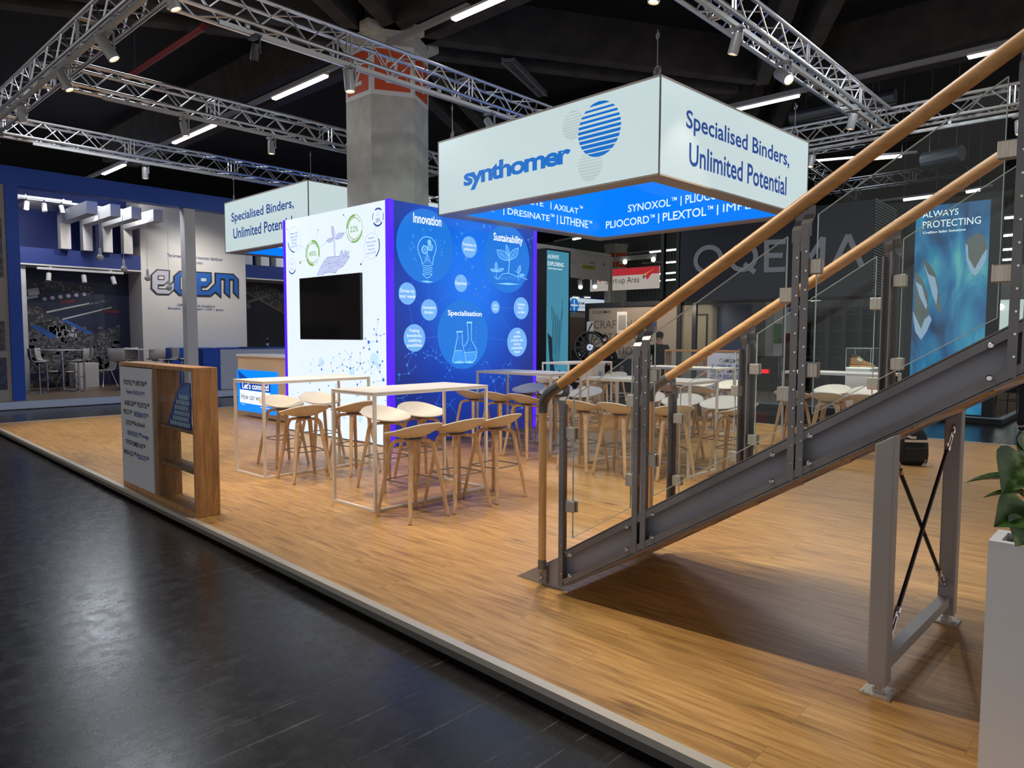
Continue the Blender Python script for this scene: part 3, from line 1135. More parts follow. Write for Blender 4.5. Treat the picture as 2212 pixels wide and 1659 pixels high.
lines = [((957, 205), (988, 348)), ((957, 205), (1002, 102)), ((1163, 230), (1110, 36)), ((1163, 230), (1192, 137)), ((1163, 230), (1065, 288)), ((1163, 230), (1174, 338)), ((1163, 230), (1242, 272)),
         ((1242, 272), (1302, 297)), ((1302, 297), (1368, 275)), ((1302, 297), (1313, 92)), ((1313, 92), (1330, 27)), ((1313, 92), (1277, 138)), ((1484, 210), (1482, 24)), ((1484, 210), (1426, 190)),
         ((1484, 210), (1545, 194)), ((1484, 210), (1425, 318)), ((1484, 210), (1517, 295)), ((1517, 295), (1568, 377)), ((1568, 377), (1688, 270)), ((1688, 270), (1714, 190)), ((1688, 270), (1624, 165)),
         ((1688, 270), (1682, 392)), ((1714, 190), (1835, 242)), ((1835, 242), (1880, 172)), ((1835, 242), (1832, 358)), ((1835, 242), (1790, 8)), ((1832, 358), (1897, 503)), ((1897, 503), (1717, 547)),
         ((1429, 590), (1491, 535)), ((1429, 590), (1374, 490)), ((740, 245), (826, 183))]
for a, b in lines:
    G_GREY.line(PW, Q2(*a), Q2(*b), .006)
Q3 = lambda a, b: PW.px(440 + a / 2.962, 360 + b / 2.962)
up = [(1117, 978, 5), (1092, 1040, 5), (1106, 1075, 6), (1132, 1082, 4), (1156, 1070, 4), (1089, 1073, 3), (1057, 1123, 10), (1110, 1118, 7), (1025, 1160, 6), (1061, 1168, 7), (1036, 1100, 5), (1112, 1185, 6), (1002, 1192, 4), (906, 1178, 3), (870, 1197, 4), (942, 1218, 5), (948, 1194, 3), (1145, 1245, 6)]
for a, b in (((1117, 978), (1106, 1075)), ((1092, 1040), (1106, 1075)), ((1106, 1075), (1132, 1082)), ((1132, 1082), (1156, 1070)), ((1057, 1123), (1110, 1118)), ((1110, 1118), (1106, 1075)), ((1057, 1123), (1025, 1160)), ((1057, 1123), (1061, 1168)), ((1036, 1100), (1057, 1123)), ((942, 1218), (906, 1178)), ((942, 1218), (948, 1194))):
    G_GREY.line(PW, Q3(*a), Q3(*b), .006)
K8 = 1.28 / 8.296 * 9.9 / 1543
for x, y, r_ in dots:
    u, v = Q2(x, y)
    if u + r_ * K8 < WW - E_:
        G_BLUE.disc(PW, u, v, r_ * K8, .0034, 20)
for x, y, r_ in up:
    u, v = Q3(x, y)
    G_BLUE.disc(PW, u, v, r_ * 1.2 / 2.962 * 9.9 / 1543, .0034, 20)
PALE = MB()
for x, y, r_ in ((785, 185, 62), (595, 215, 26), (1730, 130, 80), (1330, 360, 62), (1480, 1200, 50), (640, 135, 14), (600, 340, 18), (450, 235, 14), (1190, 1160, 40), (1050, 620, 40), (1000, 700, 30), (1800, 260, 40)):
    u, v = Q2(x, y)
    if u + r_ * K8 * 1.3 < WW - E_:
        PALE.pgon(PW, [(u + r_ * K8 * 1.25 * cos(pi / 6 + k * pi / 3), v + r_ * K8 * 1.25 * sin(pi / 6 + k * pi / 3)) for k in range(6)], .0022)
G_GREEN.build('green_print', lit('green_film', (128, 176, 84), 1.0), WPAN, org)
G_GREY.build('grey_print', lit('grey_film', (168, 182, 206), 1.0), WPAN, org)
G_BLUE.build('blue_print', lit('mid_blue_film', (22, 112, 204), 1.0), WPAN, org)
G_NAVY.build('navy_print', lit('navy_film', (34, 74, 150), 1.0), WPAN, org)
LAV.build('hand_print', lit('lavender_film', (192, 200, 236), 1.05), WPAN, org)
WIRE.build('hand_line_print', lit('slate_film', (120, 134, 186), 1.0), WPAN, org)
PALE.build('hexagon_print', lit('pale_blue_film', (190, 222, 250), 1.08), WPAN, org)

# ---- blue side: prints
PB = Plane((WX0, WY0, 0), (1, 0, 0))
Q5 = lambda a, b: PB.px(850 + a / 7.135, 450 + b / 7.135)
Q6 = lambda a, b: PB.px(850 + a / 7.135, 600 + b / 7.135)
BIG, SMALL, INK, LINES, ICON, MOL = MB(), MB(), MB(), MB(), MB(), MB()
for Q, cx_, tp, bt in ((Q5, 493, 10, 1160), (Q5, 1752, 262, 1302), (Q6, 1077, 343, 1405)):
    u, va = Q(cx_, tp)
    vb = Q(cx_, bt)[1]
    BIG.disc(PB, u, (va + vb) / 2, (va - vb) / 2, .0022, 56)
cir = {}
for nm, Q, cx_, tp, bt in (('precision', Q5, 1167, 432, 762), ('expertise', Q5, 1038, 1020, 1290), ('driven', Q6, 211, 72, 415), ('innovative', Q6, 547, 330, 660), ('pushing', Q6, 322, 714, 1140),
                           ('low', Q6, 1568, 357, 550), ('plants', Q6, 1967, 300, 640), ('seventy', Q6, 1905, 768, 1213)):
    u, va = Q(cx_, tp)
    vb = Q(cx_, bt)[1]
    SMALL.disc(PB, u, (va + vb) / 2, (va - vb) / 2, .003, 40)
    cir[nm] = (u, (va + vb) / 2)
wfit(INK, PB, Q5, 'Innovation', 302, 252, 735, 100, .018)
wfit(INK, PB, Q5, 'Sustainability', 1540, 562, 1988, 405, .018)
wfit(INK, PB, Q6, 'Specialisation', 836, 612, 1356, 508, .018)
for nm, ls, h in (('precision', ('Precision in', 'polymers'), .044), ('expertise', ('Expertise',), .046), ('driven', ('Driven by', 'your needs'), .048), ('innovative', ('Innovative', 'binders'), .044),
                  ('pushing', ('Pushing', 'boundaries,', 'redefining', 'possibilities'), .045), ('low', ('Low', 'VOC'), .04), ('plants', ('8 plants', 'ISCC+', 'certified'), .041),
                  ('seventy', ('~ 70%', 'pipeline', 'projects with', 'positive', 'sustainability', 'impact'), .041)):
    u, v = cir[nm]
    st = h * 1.52
    for i, s_ in enumerate(ls):
        write(INK, PB, s_, u, v + (len(ls) - 1) * st / 2 - i * st - h * .45, h, .92, .006)
for a, b in ((Q6(305, 20), Q6(280, 85)), (Q6(535, 90), Q6(543, 330)), (Q6(240, 420), Q6(290, 720)), (Q6(335, 345), Q6(420, 405)), (Q6(470, 650), Q6(425, 735)), (Q6(675, 395), Q6(935, 180)),
             (Q6(1047, 220), Q6(1052, 343)), (Q6(668, 590), Q6(712, 610)), (Q6(495, 925), Q6(680, 908)), (Q6(1480, 930), Q6(1745, 968)), (Q6(1640, 465), Q6(1848, 468)), (Q6(1945, 640), Q6(1932, 760)),
             (Q6(1620, 535), Q6(1800, 805)), (Q6(1605, 350), Q6(1635, 210)), (Q6(1905, 220), Q6(1920, 290)), (Q6(1300, 265), Q6(1480, 400)), (Q5(865, 985), Q5(940, 1060)), (Q5(1095, 790), Q5(1080, 1020)),
             (Q5(1145, 1105), Q5(1400, 985)), (Q5(1280, 655), Q5(1395, 680)), (Q5(965, 605), Q5(1048, 600)), (Q6(1140, 180), Q6(1300, 265)), (Q6(1425, 580), Q6(1500, 530))):
    LINES.line(PB, a, b, .006)


def mol(Q, pts, links):
    for x, y, r_ in pts:
        u, v = Q(x, y)
        MOL.disc(PB, u, v, r_ / 7.135 * 11 / 1543, .0026, 18)
    for i, j in links:
        LINES.line(PB, Q(*pts[i][:2]), Q(*pts[j][:2]), .006)


mol(Q5, [(975, 242, 18), (1050, 385, 28), (972, 440, 18), (1393, 275, 30), (1483, 288, 20), (957, 610, 14), (970, 697, 20), (1385, 510, 18), (1117, 770, 34), (1213, 908, 28), (1160, 1155, 28), (2075, 487, 20), (2135, 462, 13), (2110, 610, 10)], ((1, 3), (6, 8), (8, 9), (11, 12), (11, 13)))
mol(Q6, [(1380, 52, 17), (1468, 45, 14), (1402, 135, 25), (1268, 175, 20), (1458, 168, 14), (1292, 255, 16), (1228, 253, 10), (1177, 290, 10), (1336, 312, 13), (1288, 440, 7)], ((0, 2), (1, 2), (2, 3), (2, 4), (3, 5), (5, 6), (5, 7), (5, 8), (5, 9)))
mol(Q6, [(292, 1153, 18), (232, 1170, 13), (184, 1213, 9), (345, 1190, 12), (207, 1342, 20), (234, 1475, 16), (340, 1368, 12), (85, 1492, 18), (85, 1570, 8)], ((0, 1), (1, 2), (0, 3), (0, 4), (4, 5), (5, 6), (5, 7), (7, 8)))
mol(Q6, [(460, 1152, 11), (530, 1200, 15), (524, 1130, 10), (482, 1240, 12), (586, 1198, 12), (654, 1240, 18), (654, 1152, 13), (608, 1124, 12), (610, 1084, 8), (572, 1055, 6), (722, 1187, 14), (727, 1304, 12), (814, 1310, 7), (828, 1386, 11),
          (862, 1425, 16), (888, 1364, 12), (973, 1390, 12), (795, 1527, 10), (904, 1537, 10), (668, 1030, 7)], ((0, 1), (1, 2), (1, 3), (1, 4), (4, 5), (5, 6), (6, 7), (7, 8), (8, 9), (5, 10), (5, 11), (11, 12), (12, 13), (13, 14), (14, 15), (14, 16), (14, 17), (14, 18), (6, 19)))
Q9 = lambda a, b: PB.px(1020 + a / 7.9, 760 + b / 7.9)
mol(Q9, [(120, 213, 9), (180, 213, 10), (207, 165, 9), (248, 180, 15), (310, 320, 9), (232, 357, 14), (206, 438, 8), (312, 430, 14), (362, 498, 25), (456, 428, 15), (530, 225, 9), (562, 178, 6), (608, 222, 13), (648, 200, 14), (657, 122, 7), (679, 247, 9),
         (549, 375, 14), (553, 478, 16), (645, 422, 12), (666, 484, 7), (516, 540, 12), (520, 586, 8), (594, 578, 10), (400, 670, 12), (265, 600, 12)], ((0, 1), (2, 3), (3, 4), (4, 7), (5, 6), (7, 8), (8, 9), (9, 10), (10, 11), (12, 13), (13, 14), (13, 15), (9, 17), (17, 16), (17, 18), (18, 19), (17, 20), (20, 21), (17, 22), (8, 23), (8, 24), (1, 5)))
mol(lambda a, b: PB.px(700 + a / 5.026, 800 + b / 5.026), [(795, 305, 9), (848, 298, 11), (906, 273, 7), (1005, 308, 7), (1056, 288, 6), (1222, 370, 9), (1203, 347, 5), (1257, 260, 5), (1368, 370, 9), (1385, 327, 6), (1420, 310, 5), (1340, 398, 6), (1470, 520, 5), (870, 335, 5)], ((0, 1), (1, 2), (3, 4), (5, 6), (5, 7), (5, 8), (8, 9), (9, 10), (8, 11), (8, 12), (1, 13)))
mol(lambda a, b: PB.px(1060 + a / 9.217, 830 + b / 9.217), [(350, 510, 18), (618, 465, 22), (420, 545, 8)], ((0, 2), (1, 2)))
# icons in fine light lines
def draw(Q, pts, w=.007, closed=False):
    q = [Q(*p) for p in pts]
    if closed:
        q.append(q[0])
    ICON.pline(PB, q, w, .0036)


bulb = [(440, 870), (430, 790), (400, 720), (375, 650), (372, 590), (395, 510), (450, 450), (510, 437), (580, 455), (635, 520), (657, 600), (640, 690), (612, 760), (602, 870)]
draw(Q5, bulb, .012)
for i in range(5):
    draw(Q5, [(446, 880 + i * 32), (520, 890 + i * 32), (596, 878 + i * 32)], .009)
draw(Q5, [(450, 1020), (485, 1055), (520, 1080), (555, 1055), (590, 1020)], .010)
for gx, gy, gr in ((480, 640, 55), (565, 600, 45), (550, 520, 30)):
    u, v = Q5(gx, gy)
    rr = gr / 7.135 * 11 / 1543
    ICON.ring(PB, u, v, rr, .016, .0036)
    ICON.ring(PB, u, v, rr * .4, .01, .0036)
    for k in range(10):
        a = k * pi / 5
        ICON.line(PB, (u + rr * cos(a), v + rr * sin(a)), (u + rr * 1.25 * cos(a), v + rr * 1.25 * sin(a)), .012, .0036)
for x in (455, 490, 525, 560, 590):
    draw(Q5, [(520, 700), (x, 860)], .004)
draw(Q5, [(440, 860), (525, 780), (600, 870)], .004)
random.seed(3)
for k in range(46):
    a = random.uniform(0, 2 * pi)
    rr = random.uniform(170, 290)
    x, y = 515 + rr * cos(a), 590 + rr * sin(a) * .95
    if y < 870:
        u, v = Q5(x, y)
        MOL.disc(PB, u, v, random.choice((6, 8, 12, 20)) / 7.135 * 11 / 1543, .003, 12)


def leaf(Q, a, b, w, n=8):
    ax, ay, bx, by = *a, *b
    L = sqrt((bx - ax) ** 2 + (by - ay) ** 2)
    nx, ny = -(by - ay) / L, (bx - ax) / L
    s1 = [(ax + (bx - ax) * k / n + nx * w * sin(pi * k / n), ay + (by - ay) * k / n + ny * w * sin(pi * k / n)) for k in range(n + 1)]
    s2 = [(ax + (bx - ax) * k / n - nx * w * sin(pi * k / n), ay + (by - ay) * k / n - ny * w * sin(pi * k / n)) for k in range(n + 1)]
    draw(Q, s1, .009)
    draw(Q, s2, .009)
    draw(Q, [a, b], .005)
    for k in range(2, n - 1):
        draw(Q, [s1[k], (ax + (bx - ax) * (k - 1) / n, ay + (by - ay) * (k - 1) / n), s2[k]], .003)
    MOL.pgon(PB, [Q(*p) for p in s1] + [Q(*p) for p in reversed(s2[1:-1])], .0028)


draw(Q5, [(1770, 1000), (1778, 900), (1785, 800)], .016)
leaf(Q5, (1780, 805), (1590, 640), 62)
leaf(Q5, (1780, 800), (1922, 610), 55)
leaf(Q5, (1775, 740), (1735, 560), 24)
draw(Q5, [(1583, 1080), (1583, 960)], .008)
leaf(Q5, (1583, 965), (1578, 828), 22)
leaf(Q5, (1583, 970), (1492, 942), 22)
leaf(Q5, (1585, 975), (1698, 930), 24)
draw(Q5, [(1925, 1120), (1920, 1000), (1870, 965)], .008)
leaf(Q5, (1920, 1010), (1950, 880), 24)
leaf(Q5, (1935, 1030), (2020, 1030), 20)
draw(Q5, [(1550, 1050), (1600, 1095), (1680, 1010), (1770, 1000), (1870, 1040), (1960, 1060), (2060, 1100)], .010)
for k in range(14):
    draw(Q5, [(1620 + k * 25, 1060 + (k % 3) * 15), (1640 + k * 24, 1100 - (k % 4) * 16)], .005)
for Q, x0, x1, y in ((Q5, 415, 615, 1130), (Q5, 1575, 1950, 1165)):
    ICON.pgon(PB, [Q(x0, y - 6), Q((x0 + x1) / 2, y - 16), Q(x1, y + 8), Q((x0 + x1) / 2, y + 16)], .0036)
for pts in ([(985, 850), (985, 900), (965, 1010), (905, 1280), (930, 1312), (1080, 1312), (1115, 1285), (1060, 1000), (1052, 850)], [(1130, 700), (1140, 760), (1150, 960), (1090, 1060)], [(1198, 700), (1198, 960), (1255, 1060), (1285, 1130), (1270, 1240), (1215, 1312), (1110, 1312)]):
    draw(Q6, pts, .011)
draw(Q6, [(965, 835), (1065, 828)], .022)
draw(Q6, [(1125, 690), (1210, 690)], .026)
draw(Q6, [(950, 1122), (1060, 1122)], .009)
draw(Q6, [(1090, 1150), (1275, 1140)], .009)
for x, y in ((1010, 1300), (1170, 1300)):
    u, v = Q6(x, y)
    ICON.pgon(PB, [(u - .1, v), (u, v - .02), (u + .1, v), (u, v + .02)], .0036)
random.seed(5)
for k in range(150):
    if k % 2:
        x, y = random.uniform(940, 1080), random.uniform(900, 1290)
    else:
        x, y = random.uniform(1110, 1265), random.uniform(1000, 1290)
    if k % 9 == 0:
        x, y = random.uniform(1200, 1290), random.uniform(740, 1100)
    u, v = Q6(x, y)
    ICON.disc(PB, u, v, random.uniform(1.5, 5) / 7.135 * 11 / 1543, .0034, 8)
MOL2 = MB().pgon(PB, [Q6(*p) for p in ((955, 1125), (905, 1280), (930, 1310), (1080, 1310), (1112, 1285), (1062, 1125))], .003)
MOL2.pgon(PB, [Q6(*p) for p in ((1095, 1150), (1275, 1145), (1282, 1200), (1215, 1310), (1118, 1310))], .003)
BIG.build('large_disc_print', lit('azure_film', (18, 116, 218), 1.0), BPAN, org)
SMALL.build('small_disc_print', lit('sky_blue_film', (112, 174, 238), 1.05), BPAN, org)
INK.build('white_lettering', lit('white_ink_film', (235, 244, 255), 1.15), BPAN, org)
LINES.build('link_line_print', lit('soft_blue_film', (52, 118, 212), 1.0), BPAN, org)
MOL.build('molecule_print', lit('cornflower_film', (50, 136, 232), 1.0), BPAN, org)
MOL2.build('liquid_print', lit('liquid_film', (60, 150, 240), 1.05), BPAN, org)
ICON.build('icon_line_print', lit('ice_blue_film', (134, 204, 255), 1.1), BPAN, org)

# ---- television on the white side
org = (WX0, 9.2, 1.5)
t = thing('television', 'black flat television switched off on the white lit wall', 'television', org)
ua, vb = PW.px(655.5, 732.5)
ub, va = PW.px(784.5, 590.8)
va = (va + PW.px(650.8, 601)[1]) / 2
vb = (vb + PW.px(785.5, 735)[1]) / 2
c0, c1 = PW.P(ua, vb, .012), PW.P(ub, va, .055)
MB().box(min(c0.x, c1.x), max(c0.x, c1.x), min(c0.y, c1.y), max(c0.y, c1.y), vb, va).build('casing', M_BLACK, t, org)
MB().box(c1.x - .003, c1.x, min(c0.y, c1.y) + .012, max(c0.y, c1.y) - .012, vb + .014, va - .012).build('screen', mat('dark_screen', (14, 14, 17), .08), t, org)
MB().box(WX0 - .013, WX0 - .001, 9.0, 9.4, 1.6, 1.9).build('wall_mount', M_BLACK, t, org)
# ================================================================ hanging square signs
M_SIGNW = lit('white_sign_film', (206, 224, 226), 0.88, (60, 62, 62))
M_SIGNB = lit('blue_sign_film', (2, 122, 240), 1.0, (6, 60, 130))
M_SIGNK = lit('logo_blue_film', (4, 104, 194), 1.0)
M_SIGNN = lit('sign_navy_film', (24, 62, 134), 1.0)
M_SIGNG = lit('logo_grey_film', (178, 192, 194), 1.0)
M_SIGNT = lit('sign_white_ink', (214, 238, 252), 1.05)
M_FRAME = mat('sign_frame', (168, 160, 150), .45, .3)
SZ0, SZ1 = 3.19, 4.196


def hanging_sign(corner, yaw, L, Wd, label, cables):
    """square ring of back-lit walls: L along local x, Wd along local y"""
    t = thing('hanging_sign', label, 'hanging sign', (corner[0], corner[1], SZ0), yaw, 'hanging lit signs')
    H = SZ1 - SZ0
    th = .235
    # carcass ring
    cs = MB()
    cs.box(.03, L - .03, .03, th - .03, .012, H - .01)
    cs.box(.03, L - .03, Wd - th + .03, Wd - .03, .012, H - .01)
    cs.box(.03, th - .03, th - .03, Wd - th + .03, .012, H - .01)
    cs.box(L - th + .03, L - .03, th - .03, Wd - th + .03, .012, H - .01)
    cs.build('carcass', M_WHITE2, t)
    rim = MB()
    for z0, z1 in ((0, .02), (H - .02, H)):
        rim.box(0, L, 0, th, z0, z1)
        rim.box(0, L, Wd - th, Wd, z0, z1)
        rim.box(0, th, th, Wd - th, z0, z1)
        rim.box(L - th, L, th, Wd - th, z0, z1)
    rim.build('frame', M_FRAME, t)
    for x, y in ((0, 0), (L - .012, 0), (0, Wd - .012), (L - .012, Wd - .012)):
        MB().box(x - .001, x + .013, y - .001, y + .013, .0, H).build('corner_profile', mat('sign_corner_profile', (120, 118, 112), .4, .5), t)
    g = .014
    MB().box(.004, .03, g, Wd - g, .022, H - .022).build('outer_panel', M_SIGNW, t)
    MB().box(L - .03, L - .004, g, Wd - g, .022, H - .022).build('outer_panel', M_SIGNW, t)
    MB().box(g, L - g, .004, .03, .022, H - .022).build('outer_panel', M_SIGNW, t)
    MB().box(g, L - g, Wd - .03, Wd - .004, .022, H - .022).build('outer_panel', M_SIGNW, t)
    MB().box(th - .03, th - .004, th, Wd - th, .022, H - .022).build('inner_panel', M_SIGNB, t)
    MB().box(L - th + .004, L - th + .03, th, Wd - th, .022, H - .022).build('inner_panel', M_SIGNB, t)
    MB().box(th, L - th, th - .03, th - .004, .022, H - .022).build('inner_panel', M_SIGNB, t)
    MB().box(th, L - th, Wd - th + .004, Wd - th + .03, .022, H - .022).build('inner_panel', M_SIGNB, t)
    for cx_, cy_ in ((.14, .14), (L - .14, .14), (.14, Wd - .14), (L - .14, Wd - .14)):
        c = MB()
        top = TZ0 - SZ0 - .02
        c.tube([(cx_, cy_, H - .01), (cx_, cy_, top)], .006, 6)
        c.build('cable', M_STEEL, t)
        k = MB()
        k.lathe((cx_, cy_, H + .09), [(.05, -.012), (.062, -.008), (.062, .008), (.05, .012), (.038, .008), (.038, -.008)], (1, -.4, 0), 16, True)
        k.lathe((cx_, cy_, top - .06), [(.025, -.006), (.033, -.004), (.033, .004), (.025, .006), (.018, .004), (.018, -.004)], (1, -.4, 0), 12, True)
        k.box(cx_ - .012, cx_ + .012, cy_ - .012, cy_ + .012, H - .01, H + .05)
        k.build('hook', M_STEEL, t)
    pn = [c for c in t.children if c.name.startswith('outer_panel')] + [c for c in t.children if c.name.startswith('inner_panel')]
    return t, L, Wd, H, th, pn


NEAR = (6.463, 3.96)
SYAW = -0.045
SL, SWd = 3.56, 3.60
t, L, Wd, H, th, SPN = hanging_sign(NEAR, SYAW, SL, SWd, 'large white lit square sign hanging in front, with a striped blue circle logo', None)
Rz = Matrix.Rotation(SYAW, 4, 'Z')
SO = Vector((NEAR[0], NEAR[1], SZ0))


class LPlane:
    """board plane inside a rotated thing; prints are kept in the thing's own axes"""

    def __init__(s, root_o, yaw, o, right):
        s.M = Matrix.Translation(root_o) @ Matrix.Rotation(yaw, 4, 'Z')
        s.loc = Plane(o, right)
        s.wo = s.M @ s.loc.o
        s.wr = (s.M.to_3x3() @ s.loc.r)
        s.wu = Vector((0, 0, 1))
        s.wn = s.wr.cross(s.wu)

    def P(s, a, b, d=0.0):
        return s.loc.P(a, b, d)

    def px(s, x, y):
        p = on_pl(x, y, s.wo, s.wn) - s.wo
        return (p.dot(s.wr), p.dot(s.wu))


PL = LPlane(SO, SYAW, (0.004, Wd, 0), (0, -1, 0))       # logo side
PR = LPlane(SO, SYAW, (0, 0.004, 0), (1, 0, 0))         # slogan side
QF = lambda pl: (lambda a, b: pl.px(940 + a / 2.698, 150 + b / 2.698))
ql, qr = QF(PL), QF(PR)
lg = MB()
u0, u1 = PL.px(1002, 390)[0], PL.px(1233.5, 325)[0]
write_fit(lg, PL, 'synthomer', u0, PL.px(1025, 409.5)[1], u1, PL.px(1086, 343.7)[1], .034, .003, .86)
gy = MB()


def striped(mb, pl, q, cx_, tp, bt, lf, rt, n, d):
    """ball of horizontal bars that get heavier toward the foot"""
    u, va = q(cx_, tp)
    vb = q(cx_, bt)[1]
    r, v = (va - vb) / 2, (va + vb) / 2
    for i in range(n):
        k = i / (n - 1)
        fill = .40 + .40 * k
        h = 2 * r / n
        y1 = r - i * h - h * (1 - fill) / 2
        y0 = y1 - h * fill
        if i == 0:
            y1 = r
        if i == n - 1:
            y0 = -r
        ys = [y0 + (y1 - y0) * j / 5 for j in range(6)]
        ys = [max(-r * .9999, min(r * .9999, y)) for y in ys]
        right = [(u + sqrt(r * r - y * y), v + y) for y in ys]
        left = [(u - sqrt(r * r - y * y), v + y) for y in reversed(ys)]
        mb.pgon(pl, right + left, d)


striped(gy, PL, ql, 805, 240, 407, 748, 860, 10, .0028)
gy.build('grey_logo_ball', M_SIGNG, SPN[0])
gy = MB()
striped(gy, PL, ql, 905, 466, 650, 815, 995, 10, .0028)
u, va = ql(958, 185)
vb = ql(958, 508)[1]
halo = MB().disc(PL, u, (va + vb) / 2, (va - vb) / 2 * 1.03, .0031, 48)
halo.build('logo_halo', M_SIGNW, SPN[0])
lg.build('logo_lettering', M_SIGNK, SPN[0])
lg = MB()
striped(lg, PL, ql, 958, 185, 508, 835, 1080, 11, .0036)
lg.build('blue_logo_ball', M_SIGNK, SPN[0])
gy.build('grey_logo_ball', M_SIGNG, SPN[0])
sg = MB()


def line_fit(mb, pl, body, xl, xr, xm, yt, yb, bold=0.0, d=.003, refx=None):
    """line of lettering: left and right limits and the ink's top and bottom read at column xm"""
    yc = (yt + yb) / 2
    u0, u1 = pl.px(xl, yc)[0], pl.px(xr, yc)[0]
    write_fit(mb, pl, body, u0, pl.px(xm, yb)[1], u1, pl.px(xm, yt)[1], bold, d)


# 'S' at the left start and the descending 'p' give the ink box
line_fit(sg, PR, 'Specialised Binders,', 1481.5, 1707, 1508, 246, 297, .016)
sg.build('lettering_line', M_SIGNN, SPN[2])
sg = MB()
line_fit(sg, PR, 'Unlimited Potential', 1488, 1700, 1535, 324, 372, .016)
sg.build('lettering_line', M_SIGNN, SPN[2])
# product names on the inside of the far walls
PI1 = LPlane(SO, SYAW, (L - th + .004, Wd - th, 0), (0, -1, 0))
PI2 = LPlane(SO, SYAW, (th, Wd - th + .004, 0), (1, 0, 0))
inn = MB()
q2 = lambda a, b: PI1.px(1220 + a / 6.506, 360 + b / 6.506)
q3 = lambda a, b: PI2.px(1060 + a / 9.217, 440 + b / 9.217)


def ifit(mb, pl, q, body, x0, y0, x1, y1, xm=None, bold=.016):
    """x limits at mid height; top and bottom of the ink at the line's start"""
    yc = (y0 + y1) / 2
    xs = xm if xm is not None else x0
    write_fit(mb, pl, body, q(x0, yc)[0], q(xs, y1)[1], q(x1, yc)[0], q(xs, y0)[1], bold, .003)


def inner_line(pl, q, words, panel, bold=.012):
    for body, x0, x1, xm, yt, yb in words:
        inn = MB()
        write_fit(inn, pl, body, q(x0, (yt + yb) / 2)[0], q(xm, yb)[1], q(x1, (yt + yb) / 2)[0], q(xm, yt)[1], bold if body not in ('|', 'IMPERA') else 0, .003)
        inn.build({'|': 'divider_bar', 'TM': 'trademark_sign'}.get(body, 'product_lettering'), M_SIGNT, panel)


inner_line(PI1, q2, (('SYNOXOL', 890, 1488, 915, 535, 640), ('TM', 1500, 1575, 1510, 432, 482), ('|', 1628, 1642, 1635, 412, 552), ('PLIOCORD', 1697, 2330, 1710, 398, 520),
                     ('PLIOCORD', 580, 1185, 590, 768, 872), ('TM', 1200, 1265, 1210, 675, 722), ('|', 1313, 1328, 1320, 660, 795), ('PLEXTOL', 1378, 1990, 1390, 648, 768), ('TM', 2005, 2085, 2015, 553, 608),
                     ('|', 2140, 2158, 2150, 535, 680), ('IMPERA', 2225, 2900, 2235, 525, 640)), SPN[5])
inner_line(PI2, q3, (('PLIOLITE', 420, 1045, 1010, -70, 55), ('|', 1190, 1206, 1198, -30, 112), ('AXILAT', 1255, 1745, 1295, 5, 122), ('TM', 1765, 1830, 1795, 42, 100),
                     ('ALBECOR', -560, 60, 40, 60, 165), ('|', 250, 268, 260, 90, 232), ('DRESINATE', 335, 1172, 355, 85, 215), ('TM', 1185, 1262, 1225, 205, 268), ('|', 1318, 1334, 1326, 222, 415),
                     ('LITHENE', 1385, 1935, 1400, 240, 400), ('TM', 1950, 2015, 1980, 338, 395)), SPN[7])

S2 = (6.69, 10.98)
t2, L2, W2, H2, th2, SPN2 = hanging_sign(S2, -0.01, 3.4, 3.18, 'white lit square sign hanging behind the white wall, blue inside', None)
SO2 = Vector((S2[0], S2[1], SZ0))
PL2 = LPlane(SO2, -0.01, (0.004, W2, 0), (0, -1, 0))
sg = MB()
q4 = lambda a, b: PL2.px(440 + a / 2.962, 360 + b / 2.962)
# second line is half hidden by the white wall: keep the full wording at the same scale
ifit(sg, PL2, q4, 'Specialised Binders,', 178, 290, 578, 365, 212)
sg.build('lettering_line', M_SIGNN, SPN2[0])
sg = MB()
ua = q4(190, 420)[0]
ub = ua + (q4(578, 250)[0] - q4(178, 330)[0]) * .945
write_fit(sg, PL2, 'Unlimited Potential', ua, q4(212, 460)[1], ub, q4(212, 392)[1], .016, .003)
sg.build('lettering_line', M_SIGNN, SPN2[0])
PI = LPlane(SO2, -0.01, (th2, W2 - th2 + .004, 0), (1, 0, 0))
for i, row in enumerate((('PLIOLITE', '|', 'AXILAT'), ('DRESINATE', '|', 'LITHENE'))):
    for w_, u in zip(row, (.85, 1.5, 2.15)):
        write(MB(), PI, w_, u, .52 - .33 * i, .15 if w_ != '|' else .2, .85 if w_ != '|' else 1, .012 if w_ != '|' else 0).build('divider_bar' if w_ == '|' else 'product_lettering', M_SIGNT, SPN2[7])

# ================================================================ bar tables: thin top on a slim square frame
TL, TW, TH = 1.394, 0.655, 1.05
M_TABLE = mat('table_white', (220, 212, 202), 0.45)


def make_table():
    t = thing('bar_table', '', 'bar table')
    s = .026
    MB().box(0, TL, 0, TW, TH - .016, TH).build('tabletop', M_TABLE, t, bevel=.003)
    f = MB()
    f.box(0.002, TL - .002, 0.002, s, TH - .034, TH - .0165)
    f.box(0.002, TL - .002, TW - s, TW - .002, TH - .034, TH - .0165)
    f.box(0.002, s, s, TW - s, TH - .034, TH - .0165)
    f.box(TL - s, TL - .002, s, TW - s, TH - .034, TH - .0165)
    f.build('top_frame', M_TABLE, t)
    for x in (0.001, TL - s - .001):
        for y in (0.001, TW - s - .001):
            MB().box(x, x + s, y, y + s, .0245, TH - .0345).build('leg', M_TABLE, t)
    for a in ((0, TL, 0, s), (0, s, s + .001, TW), (TL - s, TL, s + .001, TW)):
        MB().box(a[0], a[1], a[2], a[3], 0.001, .024).build('floor_rail', M_TABLE, t)
    return t


